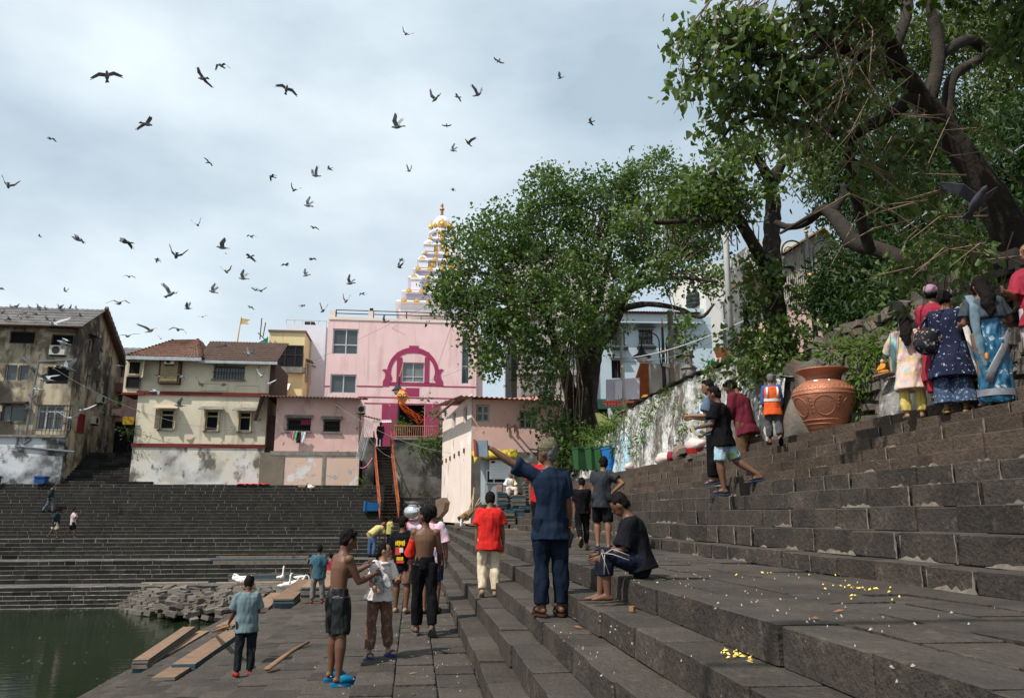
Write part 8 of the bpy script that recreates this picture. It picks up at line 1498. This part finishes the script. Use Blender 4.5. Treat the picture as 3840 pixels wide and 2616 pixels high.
p = person('woman in peacock blue silk sari with silver border and long loose hair', at_z(3745, 1522, ZS), 12, top=1042, pose=dict(lean=(-.02, .02, 1), aL=((-.3, .15, -1), (.2, .8, .1)), aR=((.5, .1, -.9), (.15, .9, .2)), head=(12, 14)), skin=SKM, shirt=(mat('grey_zari_blouse', (.05, .07, .085), (.035, .045, .055), sc=30, rough=.6), .1, .75, .016, .0, 'blouse'), hair='long', bw=1.18, vox=.013)
H = p['H']; t = MB(); B_ = p['base']; F_ = Vector((B_.x, B_.y, p['T'].location.z+.03)); t.tube([p['spine'](.11), p['spine'](.05), p['spine'](-.02), B_-UP*.12*H, B_.lerp(F_, .6), F_+UP*.02*H, F_], [(.098*H, .075*H), (.1*H, .08*H), (.115*H, .092*H), (.118*H, .1*H), (.11*H, .1*H), (.12*H, .11*H), (.11*H, .1*H)], 22, ref=p['rt']); drape(p, t, 'sari', BSA, .022)
t = MB(); t.tube([F_+UP*.05*H, F_+UP*.1*H], [(.134*H, .124*H), (.131*H, .121*H)], 24, ref=p['rt'], cap=False); child(p, t, 'silver_hem', SILV)
t = MB(); sh_ = p['arms'][-1][0]; t.tube([sh_+p['up']*.03*H+p['fw']*.06*H, sh_+p['up']*.045*H-p['fw']*.01*H, sh_-p['fw']*.065*H-UP*.06*H, sh_-p['fw']*.075*H-UP*.22*H+p['rt']*-.02*H, sh_-p['fw']*.075*H-UP*.42*H+p['rt']*.005*H, sh_-p['fw']*.07*H-UP*.52*H+p['rt']*.03*H], [(.036*H, .01*H), (.04*H, .014*H), (.038*H, .014*H), (.034*H, .016*H), (.03*H, .016*H), (.02*H, .012*H)], 10, ref=p['rt']); drape(p, t, 'pallu', mat('pallu_silk', (.07, .14, .19), (.16, .2, .23), sc=9, rough=.5), .012)
t = MB(); t.tube([B_-UP*.02*H+p['rt']*.12*H-p['fw']*.05*H, B_-UP*.16*H+p['rt']*.03*H-p['fw']*.108*H, B_-UP*.3*H-p['rt']*.06*H-p['fw']*.112*H, B_-UP*.4*H-p['rt']*.1*H-p['fw']*.1*H], [(.03*H, .006*H)]*4, 8, ref=(0, 0, 1)); child(p, t, 'silver_band', SILV)
q = p['spine'](-.2)-p['rt']*.1*H-p['fw']*.11*H; t = MB(); t.lathe(q, [(.006, .03), (.02, .01), (.016, -.02), (.026, -.05)], 8); child(p, t, 'orange_tassel', mat('orange_tassel', (.5, .18, .06)))
p = person('woman in red printed top and spectacles facing the shrine at the right', at_z(3880, 1505, ZS)+Vector((.3, .1, .19)), -110, H=1.62, pose=dict(aL=((-.15, .1, -1), (.0, .5, -.6)), aR=((.15, .3, -1), (-.1, .8, .1)), head=(20, 4)), skin=SKM, shirt=(MATS['red_print_dress'], -.14, 1.0, .026, .02, 'kurta'), pants=(cloth('white_pink_salwar', (.55, .5, .53)), 1.9, .045), hair='bun', face=True)
t = MB(); hc, (hr, hf, hu) = p['hc'], p['AX']; H = p['H']
for s_ in (-1, 1): e = hc+hr*s_*.021*H+hf*.058*H+hu*.004*H; t.tube([e+hr*.016*H*math.cos(a)+hu*.012*H*math.sin(a) for a in [2*PI*i/10 for i in range(11)]], .0018*H, 4)
child(p, t, 'spectacles', IRON); q = p['arms'][-1][1]+Vector((-.12, -.12, -.1)); t = MB(); t.obox(q, (.8, .6, 0), (-.6, .8, 0), UP, .2, .07, .22); put(t, 'tote_bag', NAVYD, 'dark navy tote bag on the arm of the woman in spectacles', 'bag')
# old man by the kiosk, person at the stair head
p = person('old man in white shirt with yellow scarf sitting before the kiosk', kp(1135, 930, 35.2), 170, H=1.6, pose=dict(sit, head=(-30, 0)), skin=SKM, shirt=(cloth('white_kurta', (.7, .7, .68)), -.12, 1.0, .028), pants=(CLW, 1.8, .04), hairm=GREYH, vox=.018, zoff=.0)
t = MB(); H = p['H']; t.tube([p['neck']-p['rt']*.05*H-p['fw']*.02*H, p['neck']-p['rt']*.055*H+p['fw']*.06*H-UP*.04*H, p['spine'](.08)-p['rt']*.05*H+p['fw']*.1*H], [(.03*H, .012*H)]*3, 8); child(p, t, 'yellow_scarf', cloth('yellow_scarf', (.6, .4, .05)))
q = at_y(*c3(1185, 755), 54.0); q.z = zt9-.05; person('person in dark plaid shirt and jeans at the head of the iron staircase', q, 10, H=1.66, skin=SKD, shirt=(mat('dark_plaid', (.06, .03, .03), (.03, .02, .022), sc=9, rough=.9, layers=[((.14, .1, .09), 12, .6, .64, .6)]), -.18, 1.9, .045), pants=(MATS['blue_jeans'], 1.93, .02), feet=('shoe', BLK))
finish_people()
# ================================================================ birds
PG = mat('pigeon_grey', (.12, .125, .14), (.2, .205, .22), sc=9, rough=.7, rnd=.45, layers=[((.05, .05, .06), 14, .58, .66, .7)])
PGW = mat('pigeon_white', (.7, .7, .7), (.6, .6, .62), sc=9, rough=.7); BEAK = mat('orange_beak', (.6, .25, .04), rough=.5)
def bird_mesh(inner, outer, sweep, asym=0, fan=1.0):             # a pigeon at rest in one wing position, nose along +Y, 0.33 m long
    t = MB(); rings = [(-.17, .008, .012), (-.12, .028, .016), (-.06, .045, .04), (.0, .052, .05), (.06, .046, .046), (.10, .03, .032), (.125, .026, .028), (.15, .024, .025), (.165, .014, .015), (.185, .003, .004)]
    t.tube([(0, y, .012 if y > .08 else 0) for y, a, b in rings], [(a, b) for y, a, b in rings], 10, ref=(1, 0, 0))
    w = .05*fan; t.prism([(-.018, -.1, -.004), (.018, -.1, -.004), (w, -.22, -.004), (-w, -.22, -.004)], (0, 0, .008))
    for s in (-1, 1):
        ai, ao = R(inner+asym*s), R(outer+asym*s); e = Vector((s*.13*math.cos(ai), .03, .13*math.sin(ai))); root = Vector((s*.035, .02, .025)); el = root+e; tip = el+Vector((s*.2*math.cos(ao), -.05-.09*sweep, .2*math.sin(ao)))
        mid = el.lerp(tip, .55); L = [root+Vector((0, .05, 0)), el+Vector((0, .045, .003)), mid+Vector((0, .02, .004)), tip]; T = [root-Vector((0, .07, 0)), el-Vector((0, .085, -.002)), mid-Vector((0, .085, 0)), tip-Vector((s*.004, .02, 0))]
        n_ = Vector((0, 0, .007)); vs = L+T+[v+n_ for v in L]+[v+n_ for v in T]; f = []
        for i in range(3): f += [(i, i+1, 5+i, 4+i), (8+i, 12+i, 13+i, 9+i), (i, 8+i, 9+i, i+1), (4+i, 5+i, 13+i, 12+i)]
        f += [(3, 11, 15, 7)]; t.add(vs, f)
        for k in range(4): b0 = mid.lerp(tip, k/4)-Vector((0, .06, 0)); t.add([b0, b0+Vector((s*.02, 0, 0)), b0+Vector((s*.03, -.035, 0)), b0+Vector((s*.012, -.035, 0))], [(0, 1, 2, 3)])
    me = bpy.data.meshes.new('pigeon'); me.from_pydata(t.v, [], t.f); me.materials.append(PG); me.polygons.foreach_set('use_smooth', [i < 90 for i in range(len(me.polygons))]); return me
BM = {'V': [bird_mesh(48, 62, .3), bird_mesh(58, 74, .1, 6), bird_mesh(38, 55, .4, -8)], 'M': [bird_mesh(18, -38, .5), bird_mesh(25, -25, .7), bird_mesh(10, -48, .4, 6)], 'F': [bird_mesh(6, -4, .5), bird_mesh(10, 4, .3, 5), bird_mesh(-4, -12, .6)], 'S': [bird_mesh(30, 20, 1.6), bird_mesh(22, 40, 1.4, 10)]}
PGL = mat('sunlit_pigeon', (.3, .305, .32), (.42, .425, .44), sc=9, rough=.75, rnd=.3, layers=[((.1, .1, .11), 14, .6, .66, .7)])  # lighter copy of the grey: sunlight on the low pigeons put into the colour
def pale(me): c = me.copy(); c.materials[0] = PGL; return c
BML = {k: [pale(m_) for m_ in v] for k, v in BM.items()}
SPAN = {'V': .42, 'M': .55, 'F': .64, 'S': .5}
LAB = {'V': 'grey pigeon flying with wings raised in a V', 'M': 'grey pigeon flying with wingtips drooped', 'F': 'grey pigeon gliding with wings held flat', 'S': 'grey pigeon swooping with wings swept back'}
sky_b = '921,78,28,S 1131,139,28,F 1272,177,20,V 243,173,66,F 503,150,36,M 460,178,58,F 650,203,52,F 988,225,30,V 1038,220,28,M 1084,215,34,V 333,282,54,M 902,288,38,V 1014,286,24,F 1063,325,26,V 1341,277,26,M 1028,342,20,V 115,315,26,M 473,369,28,F 618,401,24,M 748,383,24,F 717,399,30,V 928,388,22,V 667,432,24,V 19,422,32,V 699,467,26,V 1028,431,18,M 1432,338,22,M 449,511,22,V 712,517,24,M 90,536,14,F 176,543,44,M 285,549,48,M 570,537,24,M 505,562,34,V 567,583,30,M 357,590,24,M 400,581,38,V 649,601,24,M 708,588,24,M 911,590,22,M 907,607,20,V 514,617,22,V 293,628,26,M 552,632,26,V 695,625,20,V 2,655,20,M 149,661,16,V 386,668,36,V 483,662,24,V 580,658,24,F 592,660,26,S 795,643,24,V 823,667,20,M 270,688,48,M 427,700,22,V 568,697,18,M 687,694,24,F 785,684,24,V 733,705,26,V 460,719,22,F 874,730,18,V 1428,366,16,V 513,576,8,S'
low_b = '341,750,40,S 290,762,46,F 404,748,40,M 365,768,9,S 510,783,34,F 122,735,50,S 144,778,42,M 140,832,40,M 156,836,34,V 85,883,30,F 360,855,30,M 352,888,30,M 412,855,26,M 408,920,28,V 595,853,26,V 565,805,28,V 190,930,42,S 105,862,46,S 160,950,44,S 270,830,20,F 610,870,22,V'
rb = random.Random(77)
def fly(spec, low):
    for s in spec.split():
        x, y, sp, po = s.split(','); x, y, sp = float(x), float(y), float(sp); g = SPAN[po]*2966/(sp*D2)
        if low: g = min(g, 46)
        o = bpy.data.objects.new('pigeon', rb.choice((BML if low else BM)[po])); C.objects.link(o); o.location = gd(x, y, g); yaw = rb.choice((rb.uniform(120, 240), rb.uniform(-50, 50), rb.uniform(60, 120), rb.uniform(20, 80)))
        o.rotation_euler = (R(rb.uniform(-18, 22)), R(rb.uniform(-22, 22)), R(yaw)); k = rb.uniform(.93, 1.07); o.scale = (k, k, k)
        tag(o, (LAB[po].replace('grey', 'sunlit grey') if low else LAB[po])+(' in front of the houses' if low else ' against the open sky'), 'pigeon', 'pigeons in front of the houses' if low else 'pigeons against the sky')
fly(sky_b, False); fly(low_b, True)
o = bpy.data.objects.new('pigeon', BM['V'][2].copy()); o.data.materials[0] = mat('dark_pigeon', (.04, .04, .048), (.07, .07, .08), sc=12); C.objects.link(o); o.location = gd(2218, 458, 6.6); o.rotation_euler = (R(25), R(-14), R(165)); tag(o, 'grey pigeon landing with raised wings before the dark leaning trunk', 'pigeon')
o = bpy.data.objects.new('pigeon', BM['S'][0].copy()); o.data.materials[0] = PGW; C.objects.link(o); o.location = at_g(137, 1458, 44); o.rotation_euler = (R(8), R(15), R(100)); tag(o, 'white pigeon flying past the grimy house', 'pigeon')
# perched on the old roof
t = MB(); t.tube([(0, -.16, .02), (0, -.08, .07), (0, 0, .11), (0, .05, .15), (0, .075, .2), (0, .085, .235), (0, .11, .24), (0, .135, .235)], [(.012, .006), (.035, .028), (.05, .05), (.042, .045), (.025, .028), (.024, .026), (.018, .018), (.004, .004)], 10, ref=(1, 0, 0))
for s in (-1, 1): t.ell((s*.04, -.04, .09), .018, .11, .04, 8, 6); t.tube([(s*.02, 0, .07), (s*.02, 0, 0)], .006, 5)
PM = bpy.data.meshes.new('perched_pigeon'); PM.from_pydata(t.v, [], t.f); PM.materials.append(PG); PM.polygons.foreach_set('use_smooth', [True]*len(PM.polygons))
for k in range(26):
    u = rb.uniform(.5, .95); v = rb.choice((rb.uniform(.9, .99), rb.uniform(.3, .95), rb.uniform(.15, .8))); p_ = (A_r if False else None)
    e = A1_.lerp(B1_, u) if False else Vector((pl.p(uL, 0).x*(1-u)+(HX+.3)*u, 0, 0)); y0, y1 = 52.6-.7, 52.6+yr; z0_, z1_ = ze-.18, zr
    o = bpy.data.objects.new('perched_pigeon', PM); C.objects.link(o); o.location = (e.x, y0+(y1-y0)*v, z0_+(z1_-z0_)*v+.05); o.rotation_euler = (0, 0, rb.uniform(0, 6.28)); k_ = rb.uniform(1.0, 1.25); o.scale = (k_, k_, k_); tag(o, 'grey pigeon perched on the roof of the grimy house', 'pigeon', 'pigeons perched on the old roof')
# geese and ducks
GWH = mat('white_feathers', (.74, .72, .68), (.66, .63, .58), sc=8, rough=.85)
def goose(loc, yaw, s, neck, label, m=GWH, group='white geese by the stone heap'):   # neck: list of points from the chest
    o = thing('goose', label, 'goose', loc, group); t = MB(); t.tube([(0, -.36, .36), (0, -.28, .34), (0, -.12, .3), (0, .06, .29), (0, .2, .32), (0, .28, .36)], [(.015, .012), (.07, .05), (.14, .12), (.155, .14), (.11, .11), (.05, .055)], 14, ref=(1, 0, 0))
    t.tube([(0, .18, .34)]+neck, [(.075, .08)]+[(.04, .042)]*(len(neck)-2)+[(.045, .05), (.03, .03)][:2], 10, ref=(1, 0, 0)); h = Vector(neck[-1]); t.ell(h, .04, .06, .045, 10, 8)
    for sg in (-1, 1): t.ell((sg*.12, -.06, .33), .04, .22, .085, 10, 7)
    b = t.build('body', m, None, True); b.parent = o
    t = MB(); d = (h-Vector(neck[-2])).normalized(); d = Vector((0, .85, -.3)) if d.z > -.2 else Vector((0, .6, -.8)); t.tube([h+d*.04, h+d*.13], [(.022, .018), (.012, .006)], 8, ref=(1, 0, 0)); k = t.build('beak', BEAK, None); k.parent = o
    for sg in (-1, 1):
        t = MB(); t.tube([(sg*.06, 0, .2), (sg*.06, .0, .02)], .013, 6); t.prism([(sg*.06, -.03, 0), (sg*.06+.05, .09, 0), (sg*.06-.05, .09, 0)], (0, 0, .015)); k = t.build('leg', BEAK, None); k.parent = o
    o.rotation_euler = (0, 0, R(yaw)); o.scale = (s, s, s); return o
UPN = [(0, .24, .5), (0, .26, .64), (0, .26, .76), (0, .3, .84)]; DNN = [(0, .34, .42), (0, .42, .34), (0, .45, .24), (0, .46, .14)]; BKN = [(0, .24, .44), (0, .2, .5), (0, .08, .48), (0, -.02, .44)]; MDN = [(0, .3, .44), (0, .36, .52), (0, .38, .58), (0, .43, .62)]
for px, py, z, yaw, nk, lab in ((890, 2172, ZA, -70, BKN, 'white goose preening with head tucked back'), (915, 2178, ZA, 70, DNN, 'white goose stooping behind the boy in polo shirt'), (905, 2200, ZA, 110, BKN, 'white goose resting beside the stone heap'), (1053, 2168, ZA, 15, UPN, 'white goose standing tall before the blue boards'), (1126, 2176, ZA, 75, DNN, 'white goose grazing beside the man in teal shirt'), (1066, 2222, ZA-.05, 60, UPN, 'white goose with orange beak lifted by the plank stack'), (1088, 2214, ZA-.03, 100, MDN, 'white goose second in the row by the plank stack'), (1112, 2208, ZA-.02, 60, MDN, 'white goose hindmost in the row by the plank stack')):
    q = at_z(px, py, z); q = q if q.y < 40.6 else Vector((at_y(px, py, 40.2+(2185-py)*.02).x, 40.2+(2185-py)*.02, z)); goose(q, -yaw, .95, nk, lab)
for x, lab, m in ((538, 'brown duck sitting at the foot of the beige wall', mat('brown_feathers', (.14, .09, .06), (.3, .24, .18), sc=20)), (612, 'white duck sitting at the foot of the beige wall', GWH)):
    q = p3.p(*p3.uz(*c3(x, 1100)), .7); q.z = zg3+.0; goose(q, 80 if m is GWH else -80, .75, BKN if m is GWH else MDN, lab, m, 'ducks at the beige wall')
